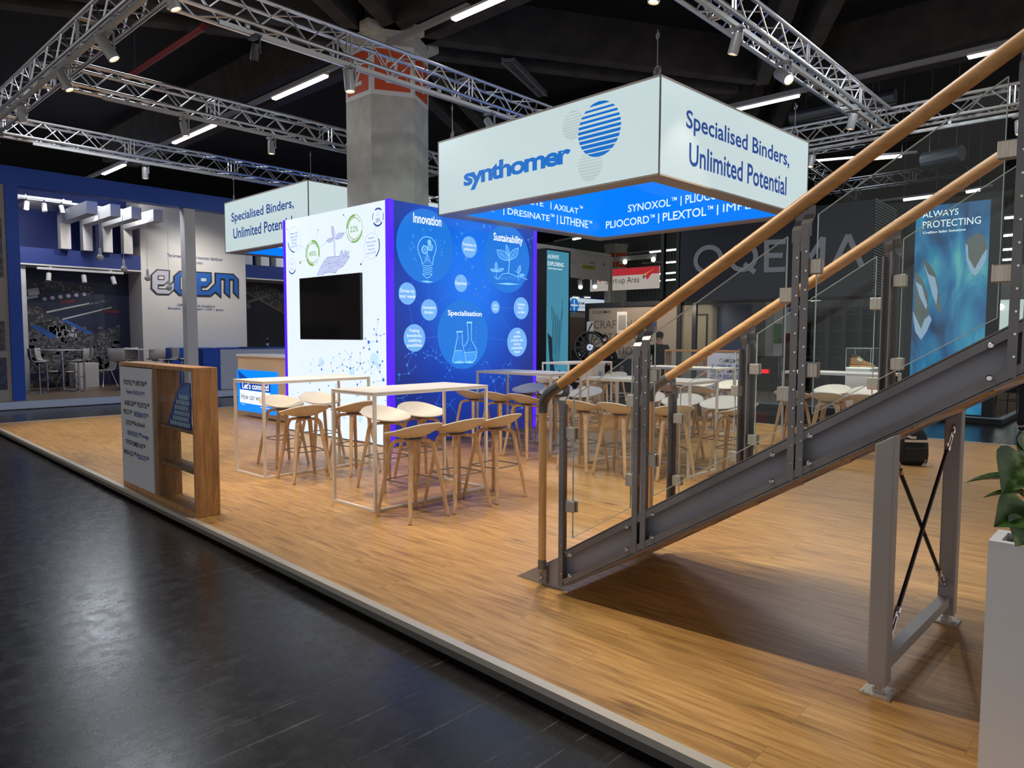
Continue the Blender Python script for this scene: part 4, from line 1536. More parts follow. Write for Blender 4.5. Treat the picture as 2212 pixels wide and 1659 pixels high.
TG = 'white bar tables on the oak deck'
tb = make_table()
tables = [((3.675, 5.033), 0.004, 'white bar table nearest the camera, its end facing the aisle'),
          ((3.740, 7.085), 0.014, 'white bar table in front of the white lit wall, behind the nearest table'),
          ((7.785, 5.93), pi / 2, 'white bar table standing by the right end of the blue wall, behind the stair newel'),
          ((7.575, 3.81), pi / 2, 'white bar table seen through the first stair glass panel'),
          ((10.835, 5.17), pi / 2, 'white bar table in front of the white name board at the back'),
          ((10.40, 8.23), 0.0, 'small far white bar table before the turquoise light box'),
          ((10.86, 2.76), pi / 2, 'white bar table in front of the shoe showcase')]
for i, ((x, y), rz, lab) in enumerate(tables):
    if i == 0:
        tb.location = (x, y, 0)
        tb.rotation_euler = (0, 0, rz)
        tb['label'] = lab
        tb['group'] = TG
    else:
        dup(tb, (x, y, 0), rz, lab, TG)

# ================================================================ bar stools: oval shell on bent oak legs
M_SHELL = mat('stool_shell', (216, 207, 195), 0.5)
M_LEG = grain_mat('stool_oak', (176, 142, 104), (206, 172, 132), (226, 196, 156), 0.5, 1.0, (22, 22, 2.0), 0.02)
M_ROD = mat('footrest_steel', (150, 146, 138), 0.35, 0.9)


def shell_point(r, a):
    """bucket seat: r 0..1 outward, a angle (front = +y)"""
    cx_, sy_ = cos(a), sin(a)
    ex = .258 * (abs(cx_) ** .9) * (1 if cx_ >= 0 else -1)
    ey = (.205 if sy_ > 0 else .225) * (abs(sy_) ** .92) * (1 if sy_ >= 0 else -1)
    x, y = ex * r, ey * r
    back = max(0.0, -sy_)
    front = max(0.0, sy_)
    rim = .068 + .070 * back ** 1.25 - .046 * front ** 1.2
    z = .683 + rim * r ** 2.0
    if front > 0:
        z -= .010 * front * max(0, r - .8) / .2
    return Vector((x, y - .005, z))


def make_stool():
    t = thing('bar_stool', '', 'bar stool')
    nr, na = 9, 40
    top = [shell_point(0, 0)] + [shell_point(i / nr, 2 * pi * j / na) for i in range(1, nr + 1) for j in range(na)]
    vs, fs = list(top), []
    k = len(top)
    for p_i, p in enumerate(top):
        dz = .013 if p_i == 0 else .013 - .004 * (((p_i - 1) // na + 1) / nr)
        q = Vector((p.x * 1.0, p.y, p.z - dz))
        if p_i > 0:
            rr = ((p_i - 1) // na + 1) / nr
            q.x += p.x * .022 * rr
            q.y += p.y * .022 * rr
        vs.append(q)
    for j in range(na):
        j2 = (j + 1) % na
        fs.append((0, 1 + j, 1 + j2))
        fs.append((k, k + 1 + j2, k + 1 + j))
        for i in range(nr - 1):
            a, b = 1 + i * na, 1 + (i + 1) * na
            fs.append((a + j, b + j, b + j2, a + j2))
            fs.append((k + a + j, k + a + j2, k + b + j2, k + b + j))
        e = 1 + (nr - 1) * na
        fs.append((e + j, k + e + j, k + e + j2, e + j2))
    MB().add(vs, fs).build('seat', M_SHELL, t, smooth=True, angle=60)
    for sx in (-1, 1):
        for sy in (-1, 1):
            d = Vector((sx, sy, 0)).normalized()
            P = lambda q, z: (d.x * q, d.y * q, z)
            pts = [P(.004, .654), P(.06, .654), P(.118, .651), P(.150, .641), P(.170, .621), P(.181, .594), P(.215, .42), P(.262, .2), P(.300, .002)]
            MB().strap(pts, [.040, .042, .043, .043, .042, .041, .038, .034, .029], [.024, .026, .030, .034, .036, .036, .034, .031, .027], (-d.y, d.x, 0)).build('leg', M_LEG, t, bevel=.005)
    q = .236 / sqrt(2)
    fr = MB()
    cs = [(-q, -q, .318), (q, -q, .318), (q, q, .318), (-q, q, .318)]
    for a, b in zip(cs, cs[1:] + cs[:1]):
        fr.beam(a, b, .010, .010)
    fr.build('footrest', M_ROD, t)
    MB().cyl((0, 0, .660), (0, 0, .672), .075, 20).build('seat_mount', M_DSTEEL, t)
    return t


sp = make_stool()
S = 0.0          # facing +y
N_ = pi          # facing -y
Er = -pi / 2     # facing +x
Wr = pi / 2      # facing -x
stools = [
    (3.84, 4.72, S + .02, 'stool nearest the camera at the nearest table, its back to us', 0), (4.335, 4.70, S - .03, 'middle of the three stools on the near side of the nearest table', 0),
    (4.835, 4.71, S + .05, 'right-hand stool of the three on the near side of the nearest table', 0),
    (4.42, 5.84, N_ + .05, 'stool facing us beyond the nearest table, left one of the pair', 0), (4.93, 5.90, N_ - .06, 'stool facing us beyond the nearest table, right one of the pair', 0),
    (4.05, 6.80, S - .12, 'stool, back to us, at the second table\'s near side, left one', 1), (4.66, 6.78, S + .08, 'stool, back to us, at the second table\'s near side, right one', 1),
    (4.36, 7.80, N_ + .03, 'shaded stool facing us beyond the second table, left one', 1), (4.93, 7.88, N_ - .05, 'shaded stool facing us beyond the second table, right one', 1),
    (6.83, 7.07, Er, 'stool with its back to us before the blue wall, leftmost of three', 2), (6.82, 6.56, Er + .04, 'stool with its back to us before the blue wall, middle of three', 2),
    (6.81, 6.07, Er - .03, 'stool with its back to us beside the round wooden newel post', 2),
    (8.13, 7.22, Wr + .1, 'stool facing us across the table by the blue wall, leftmost one', 2), (8.12, 6.68, Wr - .05, 'stool facing us just behind the foot of the wooden handrail', 2),
    (8.10, 6.13, Wr, 'stool facing us across the table by the blue wall, right one', 2),
    (6.62, 5.02, Er, 'stool with its back to us seen through the first stair glass, left one', 3), (6.65, 4.53, Er + .03, 'stool, back to us, behind the first stair glass, next to the dark post', 3),
    (6.86, 4.02, radians(-38), 'turned stool with its back to us right of the far round newel', 3),
    (7.93, 5.02, Wr, 'stool facing us across the glazed-in table, hidden by the dark post', 3), (7.96, 4.50, Wr + .05, 'stool facing us across the glazed-in table, middle one', 3),
    (7.98, 3.98, Wr - .05, 'stool facing us across the glazed-in table, right one', 3), (7.42, 3.53, S + .06, 'stool at the right end of the glazed-in table, side on', 3),
    (9.86, 5.78, Er, 'far stool with its back to us before the name board, left one', 4), (9.83, 5.24, Er + .05, 'far stool with its back to us before the name board, right one', 4),
    (11.15, 5.98, Wr, 'far stool facing us in front of the name board, left one', 4), (11.15, 5.42, Wr - .04, 'far stool facing us in front of the name board, right one', 4),
    (10.05, 8.52, Er, 'pale stool at the left end of the far small table', 5), (10.55, 7.90, S, 'stool, back to us, at the far small table, left one', 5), (11.05, 7.88, S + .05, 'stool with its back to us at the far small table, right one', 5),
    (10.95, 9.20, N_, 'far stool facing us behind the small table, partly hidden by it', 5), (12.08, 8.38, Wr, 'far stool facing us at the right end of the small table', 5),
    (9.90, 3.86, Er, 'stool half hidden behind the dark stair post, below the dark sign box', 6), (9.87, 3.36, Er + .03, 'stool with its back to us before the shoe showcase, left one', 6),
    (9.90, 2.88, Er - .05, 'stool with its back to us before the shoe showcase, cut by the stair', 6),
    (11.17, 3.78, Wr, 'stool facing us before the shoe showcase, left one', 6), (11.15, 3.28, Wr + .06, 'stool facing us before the shoe showcase, right one', 6)]
TABG = ['stools at the nearest table', 'stools at the table before the white wall', 'stools at the table by the blue wall', 'stools at the table behind the first stair glass',
        'stools at the table before the name board', 'stools at the far small table', 'stools at the table before the showcase']
for i, (x, y, rz, lab, g) in enumerate(stools):
    lab = 'white shell ' + lab
    if i == 0:
        sp.location = (x, y, 0)
        sp.rotation_euler = (0, 0, rz)
        sp['label'] = lab
        sp['group'] = TABG[g]
    else:
        dup(sp, (x, y, 0), rz, lab, TABG[g])

# ================================================================ welcome desk with a screen on its front
M_DESK = mat('cream_desk', (226, 198, 160), 0.45)
org = (6.42, 13.1, 0)
t = thing('welcome_desk', 'cream reception desk with a lit blue greeting screen behind the second table', 'desk', org)
MB().box(6.42, 7.1, 11.2, 13.12, .13, 1.14).build('body', M_DESK, t, org, bevel=.01)
MB().box(6.40, 7.12, 11.18, 13.14, 1.141, 1.185).build('worktop', M_WHITE, t, org, bevel=.004)
MB().box(6.52, 7.06, 11.0, 12.85, .012, .129).build('plinth', M_DESK, t, org)
PD = Plane((6.42, 13.12, 0), (0, -1, 0))
qd = lambda a, b: PD.px(440 + a / 2.962, 360 + b / 2.962)
u0, v1 = qd(222, 1293)
u1, v0 = qd(479, 1593)
v1 = (v1 + qd(479, 1320)[1]) / 2
v0 = (v0 + qd(226, 1555)[1]) / 2
d0 = MB()
a, b = PD.P(u0, v0, .002), PD.P(u1, v1, .03)
d0.box(min(a.x, b.x), max(a.x, b.x), min(a.y, b.y), max(a.y, b.y), v0, v1)
DSC = d0.build('screen', lit('blue_screen', (0, 134, 250), 1.1), t, org)
UW, VH = u1 - u0, v1 - v0
S_ = lambda k, q: (u0 + UW * k, v0 + VH * q)
MB().pgon(PD, [S_(.03, .985), S_(.115, .42), S_(.115, .70), S_(.30, .80)], .032).pgon(PD, [S_(.10, .52), S_(.86, .52), S_(.86, .78), S_(.10, .78)], .0318).build('navy_shape', lit('screen_navy', (14, 66, 170), 1.0), DSC, org)
MB().pgon(PD, [S_(.07, .20), S_(.87, .18), S_(.85, .50), S_(.07, .52)], .0325).rect(PD, *S_(.1, .155), *S_(.2, .165), .0325).rect(PD, *S_(.6, .13), *S_(.83, .145), .0325).build('white_banner', lit('screen_white', (240, 246, 250), 1.05), DSC, org)
wt = MB()
write_fit(wt, PD, 'Let\u2019s connect!', *S_(.14, .545), *S_(.82, .70), .03, .0335)
wt.build('white_lettering', lit('screen_white', (240, 246, 250), 1.05), DSC, org)
wt = MB()
write_fit(wt, PD, 'How can we help?', *S_(.11, .24), *S_(.82, .43), .0, .0335)
wt.build('dark_lettering', lit('screen_ink', (44, 62, 104), 1.0), DSC, org)

# ================================================================ oak display cabinets with a name board
M_OAKC = grain_mat('knotty_oak_cabinet', (120, 82, 46), (172, 122, 72), (198, 148, 92), 0.5, 1.0, (11, 11, 1.0), 0.03)
M_OAKD = grain_mat('oak_cabinet_front', (96, 68, 42), (136, 98, 62), (158, 116, 76), 0.5, 1.0, (11, 11, 1.0), 0.03)


def cabinet(org, rz, L, D, H, board, label, lines, flip=False, text=None):
    """upright cabinet, front at local -y... built with its long side along local x; front faces -y"""
    t = thing('display_cabinet', label, 'display cabinet', org, rz)
    th = .022
    fr = MB()
    fr.box(0, L, 0, D, H - .035, H)
    fr.box(0, L, 0, D, 0.001, .05)
    fr.box(0, th, 0, D, .0505, H - .0355)
    fr.box(L - .03, L, 0, D, .0505, H - .0355)
    b0, b1 = board
    fr.build('frame', M_OAKC, t, bevel=.002)
    up = MB()
    up.box(b1, b1 + .10, .0, D - .002, .051, H - .036) if not flip else up.box(b0 - .10, b0, .0, D - .002, .051, H - .036)
    up.build('upright', M_OAKD, t)
    s0, s1 = (b1 + .101, L - .031) if not flip else (th + .001, b0 - .101)
    for z in (.36, .70):
        sh = MB()
        sh.box(s0, s1, .02, D - .02, z, z + .028)
        sh.build('shelf', M_OAKD, t)
    MB().box(s0 + .002, s1 - .002, .004, .008, .06, H - .04).build('glass_front', M_GLASS, t)
    bd_ = MB().box(b0, b1, -.012, D * .92, .06, H - .045)
    nb_ = bd_.build('name_board', mat('cool_white_board', (206, 208, 216), .45), t)
    pl = Plane((b0, -.012, 0), (1, 0, 0))
    bw = b1 - b0
    for u, v, w_, h_, s_, blue_ in lines:
        write_fit(MB(), pl, s_, bw * u, v, bw * (u + w_), v + h_, .012, .002).build('blue_lettering' if blue_ else 'dark_lettering', mat('ink_blue', (28, 72, 150), .6) if blue_ else mat('ink_dark', (38, 40, 52), .6), nb_)
    return t


PC = Plane((2.60, 7.861, 0), Vector((2.524 - 2.60, 5.954 - 7.861, 0)))
crz = atan2(5.954 - 7.861, 2.524 - 2.60)
qc = lambda a, b: PC.px(240 + a / 4.147, 740 + b / 4.147)
CL = sqrt((2.524 - 2.60) ** 2 + (5.954 - 7.861) ** 2)
CH = (qc(92, 172)[1] + qc(745, 230)[1]) / 2
bu0, bu1 = qc(104, 700)[0], qc(382, 700)[0]
CAB_LINES = []
for s_, x0, yb, x1, yt, bl in (('PLIOTEC\u2122', 127, 385, 222, 328, 0), ('LIPATON\u2122', 231, 395, 330, 342, 0), ('Hydro PLIOLITE\u2122', 150, 488, 312, 420, 1), ('ALBECOR\u2122', 133, 572, 237, 512, 0),
                               ('PLEXTOL\u2122', 249, 590, 355, 536, 0), ('PICCO\u2122', 126, 645, 200, 595, 0), ('DRESINATE\u2122', 216, 680, 343, 618, 1), ('LITEX\u2122', 145, 740, 215, 695, 0),
                               ('SkyShield', 219, 770, 313, 708, 0), ('REVACRYL\u2122', 161, 850, 275, 785, 1), ('Design', 281, 878, 350, 815, 1), ('SYNTHOMER NX\u2122', 146, 950, 318, 868, 0),
                               ('MOR-GLO\u2122', 131, 1018, 236, 955, 0), ('PLIOLITE\u2122', 245, 1060, 350, 1002, 1)):
    ul, ur = qc(x0, (yb + yt) / 2)[0], qc(x1, (yb + yt) / 2)[0]
    vb, vt = qc((x0 + x1) / 2, yb)[1], qc((x0 + x1) / 2, yt)[1]
    vm, hh = (vb + vt) / 2, .052
    CAB_LINES.append(((ul - bu0) / (bu1 - bu0), vm - hh / 2, (ur - ul) / (bu1 - bu0), hh, s_, bl))
cab = cabinet((2.60, 7.861, 0), crz, CL, .205, CH, (bu0, bu1), 'knotty oak display cabinet with a white name board at the aisle edge, on the left', CAB_LINES)
# what stands inside its glass: a blue brochure stand
MC = Matrix.Translation((2.60, 7.861, 0)) @ Matrix.Rotation(crz, 4, 'Z')
ib = thing('brochure_stand', 'blue folded brochure stand with a tile pattern on the top shelf of the left cabinet', 'brochure stand', MC @ Vector((bu1 + .46, .1, .7285)), crz)
M_BRO = mat('brochure_navy', (24, 46, 150), .35)
M_BRO2 = mat('brochure_azure', (60, 110, 190), .35)
m = MB().prism([(-.26, -.05, .0), (.30, -.05, 0), (.30, -.05, .40), (.12, -.05, .40), (-.02, -.05, .30)], (0, .008, 0))
m.build('panel', M_BRO, ib)
MB().prism([(.02, -.052, .32), (.30, -.052, .40), (.30, -.052, .25), (.12, -.052, .15)], (0, .0015, 0)).build('sky_area', M_BRO2, ib)
tl = MB()
for i in range(9):
    for j in range(6):
        x, z = -.17 + i * .052 + (j % 2) * .02, .012 + j * .048
        if x > -.2 + z * .9 and x < .26:
            tl.box(x, x + .036, -.054, -.0502, z, z + .036)
tl.build('tile_pattern', mat('brochure_tiles', (170, 190, 200), .4), ib)
MB().box(-.2, .28, -.042, .05, 0.0, .004).build('foot', M_BRO, ib)

PC2 = Plane((11.92, 7.12, 0), (0, -1, 0))
q9 = lambda a, b: PC2.px(1480 + a / 7.9, 740 + b / 7.9)
b0 = 7.12 - 6.23
L2_ = []
for s_, x0, y0, x1, y1, bl in (('CHEMIGUM\u2122', 592, 342, 925, 285, 0), ('ALCOSPER PEL', 450, 440, 810, 385, 1), ('yMatt', 850, 440, 990, 385, 1), ('AXILAT\u2122', 446, 516, 670, 470, 0), ('EMULTEX', 722, 522, 1000, 475, 0),
                               ('LITEX\u2122', 440, 608, 620, 562, 0), ('REGALFLEX', 655, 618, 960, 570, 1), ('PARAPOL RPYL', 480, 795, 990, 745, 1), ('STABILITE\u2122', 560, 880, 880, 835, 0)):
    ul, vb = q9(x0, y0)
    ur = q9(x1, (y0 + y1) / 2)[0]
    L2_.append(((ul - b0) / .78, vb, (ur - ul) / .78, .075, s_, bl))
cabinet((11.92, 7.12, 0), -pi / 2, 1.70, .22, 1.30, (b0, 1.67), 'pale oak display cabinet with a white name board at the far end of the deck', L2_, flip=True)

# backpack on the deck below the stair
org = (9.62, 2.3, 0)
t = thing('backpack', 'black backpack with pale straps standing on the deck under the stair', 'backpack', org, radians(-55))
bp = MB()
pts = []
n = 18
for i, (z, w_, d_) in enumerate(((0.003, .13, .08), (.03, .165, .105), (.12, .175, .115), (.25, .17, .11), (.36, .15, .095), (.43, .11, .07), (.46, .05, .03))):
    for k in range(n):
        a = 2 * pi * k / n
        ca, sa = cos(a), sin(a)
        pts.append((w_ * abs(ca) ** .6 * (1 if ca > 0 else -1), d_ * abs(sa) ** .6 * (1 if sa > 0 else -1), z))
fs = [(i * n + k, i * n + (k + 1) % n, (i + 1) * n + (k + 1) % n, (i + 1) * n + k) for i in range(6) for k in range(n)] + [tuple(reversed(range(n))), tuple(range(6 * n, 7 * n))]
bp.add(pts, fs)
M_BAG = noisy_mat('black_nylon', (16, 16, 18), (26, 26, 28), .8, 40, bump=.1)
bp.build('bag', M_BAG, t, smooth=True)
MB().box(-.12, .12, -.155, -.108, .05, .22).build('front_pocket', M_BAG, t, bevel=.012)
m = MB()
m.strap([(-.13, -.12, .3), (-.05, -.125, .3), (.06, -.124, .3), (.13, -.118, .3)], .03, .004, (0, 0, 1))
m.strap([(.06, -.12, .12), (.1, -.16, .07), (.06, -.17, .02), (.13, -.18, .012), (.2, -.12, .01)], .022, .004, (0, 0, 1))
m.strap([(-.1, -.1, .36), (-.05, -.12, .34), (.0, -.115, .34)], .03, .004, (0, 0, 1))
m.build('strap', mat('pale_strap', (200, 190, 176), .6), t)
MB().tube([(-.03, .02, .455), (-.03, .02, .5), (.03, .02, .5), (.03, .02, .455)], .008, 6).build('grab_loop', M_BAG, t)
# ================================================================ steel stair with glass balustrades
SX0, SX1 = 3.32, 4.35        # webs of the two stringers
LIP = .07
org = (SX0, 2.7, 0)
st = thing('staircase', 'steel staircase with oak handrails and glass panels rising to the right', 'staircase', org)
SLOPE = .616
zb = lambda y: .05 + (2.6 - y) * SLOPE
zt = lambda y: .27 + (2.6 - y) * SLOPE
YTOP = -1.25
M_STR = M_DSTEEL
for side, (xw, sg_) in enumerate(((SX0, -1), (SX1, 1))):
    lipx = xw + sg_ * LIP
    web = MB()
    # web plate with its pointed toe on the deck
    web.prism([(xw, 3.035, .001), (xw, 2.668, .001), (xw, YTOP, zb(YTOP) + .005), (xw, YTOP, zt(YTOP) - .005), (xw, 2.62, zt(2.62) - .02)], (-sg_ * .008, 0, 0))
    WB = web.build('stringer_web', mat('stringer_grey', (158, 158, 168), .42, .1), st, org)
    xs = (min(xw, lipx), max(xw, lipx))
    fl = MB()
    for zf, y0, up in ((zt, 2.585, 0), (zb, 2.60, 0)):
        a, b = Vector(((xw + lipx) / 2 + sg_ * .0005, y0, zf(y0))), Vector(((xw + lipx) / 2 + sg_ * .0005, YTOP, zf(YTOP)))
        dn = -.006 if zf is zt else .006
        fl.beam(a + Vector((0, 0, dn)), b + Vector((0, 0, dn)), LIP - .003, .009)
        # returned lip of the channel
        hh = .036
        s2 = -1 if zf is zt else 1
        a2, b2 = Vector((lipx - sg_ * .004, y0, zf(y0) + s2 * (hh / 2 + .011))), Vector((lipx - sg_ * .004, YTOP, zf(YTOP) + s2 * (hh / 2 + .011)))
        fl.beam(a2, b2, .006, hh)
    fl.build('stringer_flange', M_STR, st, org)
    # bolts on the web
    bo = MB()
    for y in (2.55, 2.16, 2.0, 1.36, 1.19, .52, .36):
        for z in (zt(y) - .045, zb(y) + .05):
            bo.lathe((lipx, y, z), [(.013, -.002), (.013, .004), (.009, .009), (.004, .009), (.004, .005)], (sg_, 0, 0), 12)
    bo.build('bolt', M_CHROME, WB, org)

# treads of oak on folded steel, seen from below
ny = 0
y = 2.738
while y > YTOP + .35:
    z = .17 + ny * .17
    MB().box(SX0 + .002, SX1 - .002, y - .29, y, z - .035, z).build('tread', grain_mat('stair_oak', (112, 76, 44), (150, 104, 62), (172, 126, 80), .45, 1.0, (1.2, 14, 14), .02), st, org)
    ny += 1
    y -= .17 / SLOPE
MB().prism([(SX0 + .004, 2.66, zb(2.66) + .012), (SX0 + .004, YTOP, zb(YTOP) + .012), (SX0 + .004, YTOP, zb(YTOP) + .03), (SX0 + .004, 2.66, zb(2.66) + .03)], (SX1 - SX0 - .008, 0, 0)).build('soffit_sheet', grain_mat('soffit_board', (132, 88, 52), (164, 114, 70), (186, 136, 88), .5, 1.0, (1.2, 14, 14), .02), st, org)


def post(xw, sg_, y, ztop, crank=True, wide=.058, zbot=None):
    """folded steel upright, cranked inward at its head to carry the handrail"""
    xc = xw + sg_ * .036
    z0 = zb(y) + .02 if zbot is None else zbot
    p = MB()
    p.box(min(xw + sg_ * .002, xw + sg_ * .068), max(xw + sg_ * .002, xw + sg_ * .068), y - .004, y + .004, z0, ztop - .11)
    xo = xw + sg_ * .064
    p.box(min(xo, xo + sg_ * .007), max(xo, xo + sg_ * .007), y - wide / 2, y + .0035, z0, ztop - .10)
    # cranked head plate
    rx = xw + sg_ * .03
    p.strap([(xo + sg_ * .003, y - wide / 4, ztop - .14), (xo + sg_ * .003, y - wide / 4, ztop - .085), (rx, y - wide / 4, ztop - .04), (rx, y - wide / 4, ztop)], wide * .8, .007, (0, 1, 0))
    o = p.build('post', M_STR, st, org)
    b = MB()
    z = z0 + .08
    while z < ztop - .16:
        b.lathe((xo + sg_ * .007, y - wide * .32, z), [(.0045, 0), (.0045, .001)], (sg_, 0, 0), 8)
        z += .085
    b.build('bolt_row', M_CHROME, o, org)
    return o


def clamp(xw, sg_, y, z, dirn, par):
    """square glass clamp beside a post; dirn: which side the pane lies (+1 = up-stair, i.e. -y)"""
    xg = xw + sg_ * .035
    yc = y - dirn * .045
    c = MB()
    for s_ in (-1, 1):
        c.box(min(xg + s_ * .007, xg + s_ * .022), max(xg + s_ * .007, xg + s_ * .022), yc - .033, yc + .033, z - .034, z + .034)
    c.box(xg - .0065, xg + .0065, yc + dirn * .024, yc + dirn * .033, z - .033, z + .033)
    c.build('glass_clamp', M_CLAMP, par, org, bevel=.004)


RAILZ = lambda y: 1.205 + (2.734 - y) * .634
for xw, sg_, dy in ((SX0, -1, 0.0), (SX1 + .02, 1, -.06)):
    rx = xw + sg_ * .035
    # handrail and its elbow
    pts = [(rx, 2.66 + dy, RAILZ(2.66)), (rx, YTOP, RAILZ(YTOP - dy))]
    MB().tube(pts, .032, 20).build('handrail', M_OAKX, st, org, smooth=True)
    e = [(rx, 2.66 + dy, RAILZ(2.66)), (rx, 2.755 + dy, RAILZ(2.755)), (rx, 2.79 + dy, RAILZ(2.79) - .025), (rx, 2.795 + dy, RAILZ(2.79) - .06), (rx, 2.795 + dy, 1.075)]
    MB().tube(e, [.0335, .0335, .031, .028, .0265], 16).build('elbow', mat('cast_elbow', (104, 102, 100), .4, .7), st, org, smooth=True)
    MB().tube([(rx, 2.795 + dy, .165), (rx, 2.795 + dy, 1.075)], .0245, 20).build('newel_post', M_OAKL, st, org, smooth=True)
    ft = MB()
    ft.tube([(rx, 2.795 + dy, .11), (rx, 2.795 + dy, .17)], .0265, 16)
    ft.box(min(xw + sg_ * .002, xw + sg_ * .022), max(xw + sg_ * .002, xw + sg_ * .022), 2.770 + dy, 2.828 + dy, .018, .13)
    FS = ft.build('newel_shoe', M_STEEL, st, org)
    bo = MB()
    for z in (.05, .1):
        bo.lathe((xw + sg_ * .022, 2.812 + dy, z), [(.011, 0), (.011, .006), (.006, .009)], (sg_, 0, 0), 12)
    bo.build('bolt', M_CHROME, FS, org)
    ys = [(2.625, 1), (2.115, -1), (2.062, 1), (1.278, -1), (1.238, 1), (.455, -1), (.41, 1), (-.38, -1), (-.42, 1)]
    for i, (y, up) in enumerate(ys):
        post(xw, sg_, y + dy + .01, RAILZ(y) - .028)
    panes = [(2.56, 2.16), (2.02, 1.33), (1.195, .51), (.36, -.33)]
    for k, (ya, yb) in enumerate(panes):
        ya, yb = ya + dy, yb + dy
        lo = lambda y_: zt(y_ - dy) + .055
        hi = lambda y_: RAILZ(y_ - dy) - (.10 if k else .13)
        xg = xw + sg_ * .035
        GP = MB().prism([(xg - .005, ya, lo(ya)), (xg - .005, yb, lo(yb)), (xg - .005, yb, hi(yb)), (xg - .005, ya, hi(ya))], (.010, 0, 0)).build('glass_panel', M_GLASS, st, org)
        eg = MB()
        for a_, b_ in (((ya, hi(ya)), (yb, hi(yb))), ((yb, hi(yb)), (yb, lo(yb))), ((yb, lo(yb)), (ya, lo(ya))), ((ya, lo(ya)), (ya, hi(ya)))):
            eg.beam((xg, a_[0], a_[1]), (xg, b_[0], b_[1]), .0106, .003)
        eg.build('glass_edge', M_GEDGE, GP, org)
        hgt = hi(ya) - lo(ya)
        for q in (.20, .72):
            clamp(xw, sg_, ya + .055, lo(ya) + hgt * q + .02, 1, GP)
            clamp(xw, sg_, yb - .055, lo(yb) + hgt * q - .01, -1, GP)

# trestle under the stair
for x0, x1, y0, y1, zz in ((3.24, 3.322, .838, .915, zb(.9) - .002), (4.345, 4.418, .806, .886, zb(.88) - .002)):
    cx_, cy_ = (x0 + x1) / 2, (y0 + y1) / 2
    MB().prism([(x0, y0, .045), (x0, y1, .045), (x0, y1, zb(y1) - .003), (x0, y0, zb(y0) - .003)], (x1 - x0, 0, 0)).build('support_leg', mat('leg_grey', (150, 147, 148), .4, .1), st, org, bevel=.006)
    f = MB()
    f.box(cx_ - .06, cx_ + .06, cy_ - .06, cy_ + .06, .001, .010)
    f.cyl((cx_, cy_, .010), (cx_, cy_, .046), .016, 12)
    f.cyl((cx_, cy_, .010), (cx_, cy_, .022), .026, 6)
    for sx in (-1, 1):
        for sy in (-1, 1):
            f.cyl((cx_ + sx * .048, cy_ + sy * .048, .010), (cx_ + sx * .048, cy_ + sy * .048, .014), .006, 8)
    f.build('base_plate', M_CLAMP, st, org)
MB().beam((3.323, .872, .125), (4.344, .852, .125), .05, .05).build('cross_bar', mat('leg_grey', (150, 147, 148), .4, .1), st, org)


def brace(a, b):
    a, b = Vector(a), Vector(b)
    d = (b - a).normalized()
    L = (b - a).length
    m = MB()
    m.tube([a + d * .17, b - d * .17], .0095, 10)
    r = m.build('brace_rod', mat('dark_rod', (50, 50, 54), .4, .7), st, org, smooth=True)
    sd = d.cross(Vector((0, 1, 0))).normalized()
    q = MB()
    for p0, dd in ((a, d), (b, -d)):
        s0, s1 = p0 + dd * .05, p0 + dd * .17
        for s_ in (-1, 1):
            q.tube([s0 + sd * .004 * s_, s0 + dd * .02 + sd * .018 * s_, s1 - dd * .02 + sd * .018 * s_, s1 + sd * .004 * s_], .0055, 8)
        q.tube([s1 - dd * .012, s1 + dd * .016], .014, 8)
        q.tube([s0 - dd * .014, s0 + dd * .012], .012, 8)
        q.lathe(p0 + dd * .02, [(.012, -.005), (.018, -.003), (.018, .003), (.012, .005), (.008, 0)], (0, 1, 0), 12, True)
        q.tube([p0 - dd * .012, p0 + dd * .008], .006, 8)
    q.build('turnbuckle', M_CHROME, r, org)


brace((3.325, .872, zb(.87) - .06), (4.342, .855, .21))
brace((3.325, .86, .21), (4.342, .84, zb(.84) - .06))

# ================================================================ white planter with a pothos
pz = .86
c0 = on_z(2135, 1167, pz)
org = (c0.x, c0.y, 0)
PX, PY = c0.x, c0.y
PWD, PLN = .19, .70
t = thing('planter', 'tall white square planter at the right edge of the photo', 'planter', org)
pw = MB()
k = .032
pw.box(PX, PX + PWD, PY - PLN, PY, 0.001, pz - .06)
pw.box(PX, PX + k, PY - PLN, PY, pz - .06, pz)
pw.box(PX + PWD - k, PX + PWD, PY - PLN, PY, pz - .06, pz)
pw.box(PX + k, PX + PWD - k, PY - k, PY, pz - .06, pz)
pw.box(PX + k, PX + PWD - k, PY - PLN, PY - PLN + k, pz - .06, pz)
pw.build('box', mat('planter_white', (226, 226, 230), .5), t, org)
so = MB()
random.seed(11)
so.box(PX + k, PX + PWD - k, PY - PLN + k, PY - k, pz - .0595, pz - .03)
for i in range(160):
    x, y = PX + random.uniform(k + .01, PWD - k - .01), PY - random.uniform(k + .01, .35)
    so.ball((x, y, pz - .03 + random.uniform(0, .006)), random.uniform(.005, .010), 6, 4)
so.build('soil', noisy_mat('clay_granules', (70, 46, 32), (120, 88, 64), .9, 30), t, org)
porg = (PX + PWD / 2, PY - .2, pz - .025)
p = thing('pothos_plant', 'green heart-leaved pothos growing in the white planter', 'plant', porg)


def leaf_material():
    m = mat('pothos_leaf', (44, 74, 30), .35)
    nt, nd, lk, b = nodes_of(m)
    tc = nd.new('ShaderNodeTexCoord')
    n = nd.new('ShaderNodeTexNoise')
    n.inputs['Scale'].default_value = 14
    n.inputs['Detail'].default_value = 5
    lk.new(tc.outputs['Object'], n.inputs['Vector'])
    r = ramp(nd, [(.42, rgb(36, 64, 26)), (.6, rgb(66, 98, 40)), (.72, rgb(150, 168, 108))])
    lk.new(n.outputs[0], r.inputs[0])
    lk.new(r.outputs[0], b.inputs['Base Color'])
    return m


M_LEAF = leaf_material()


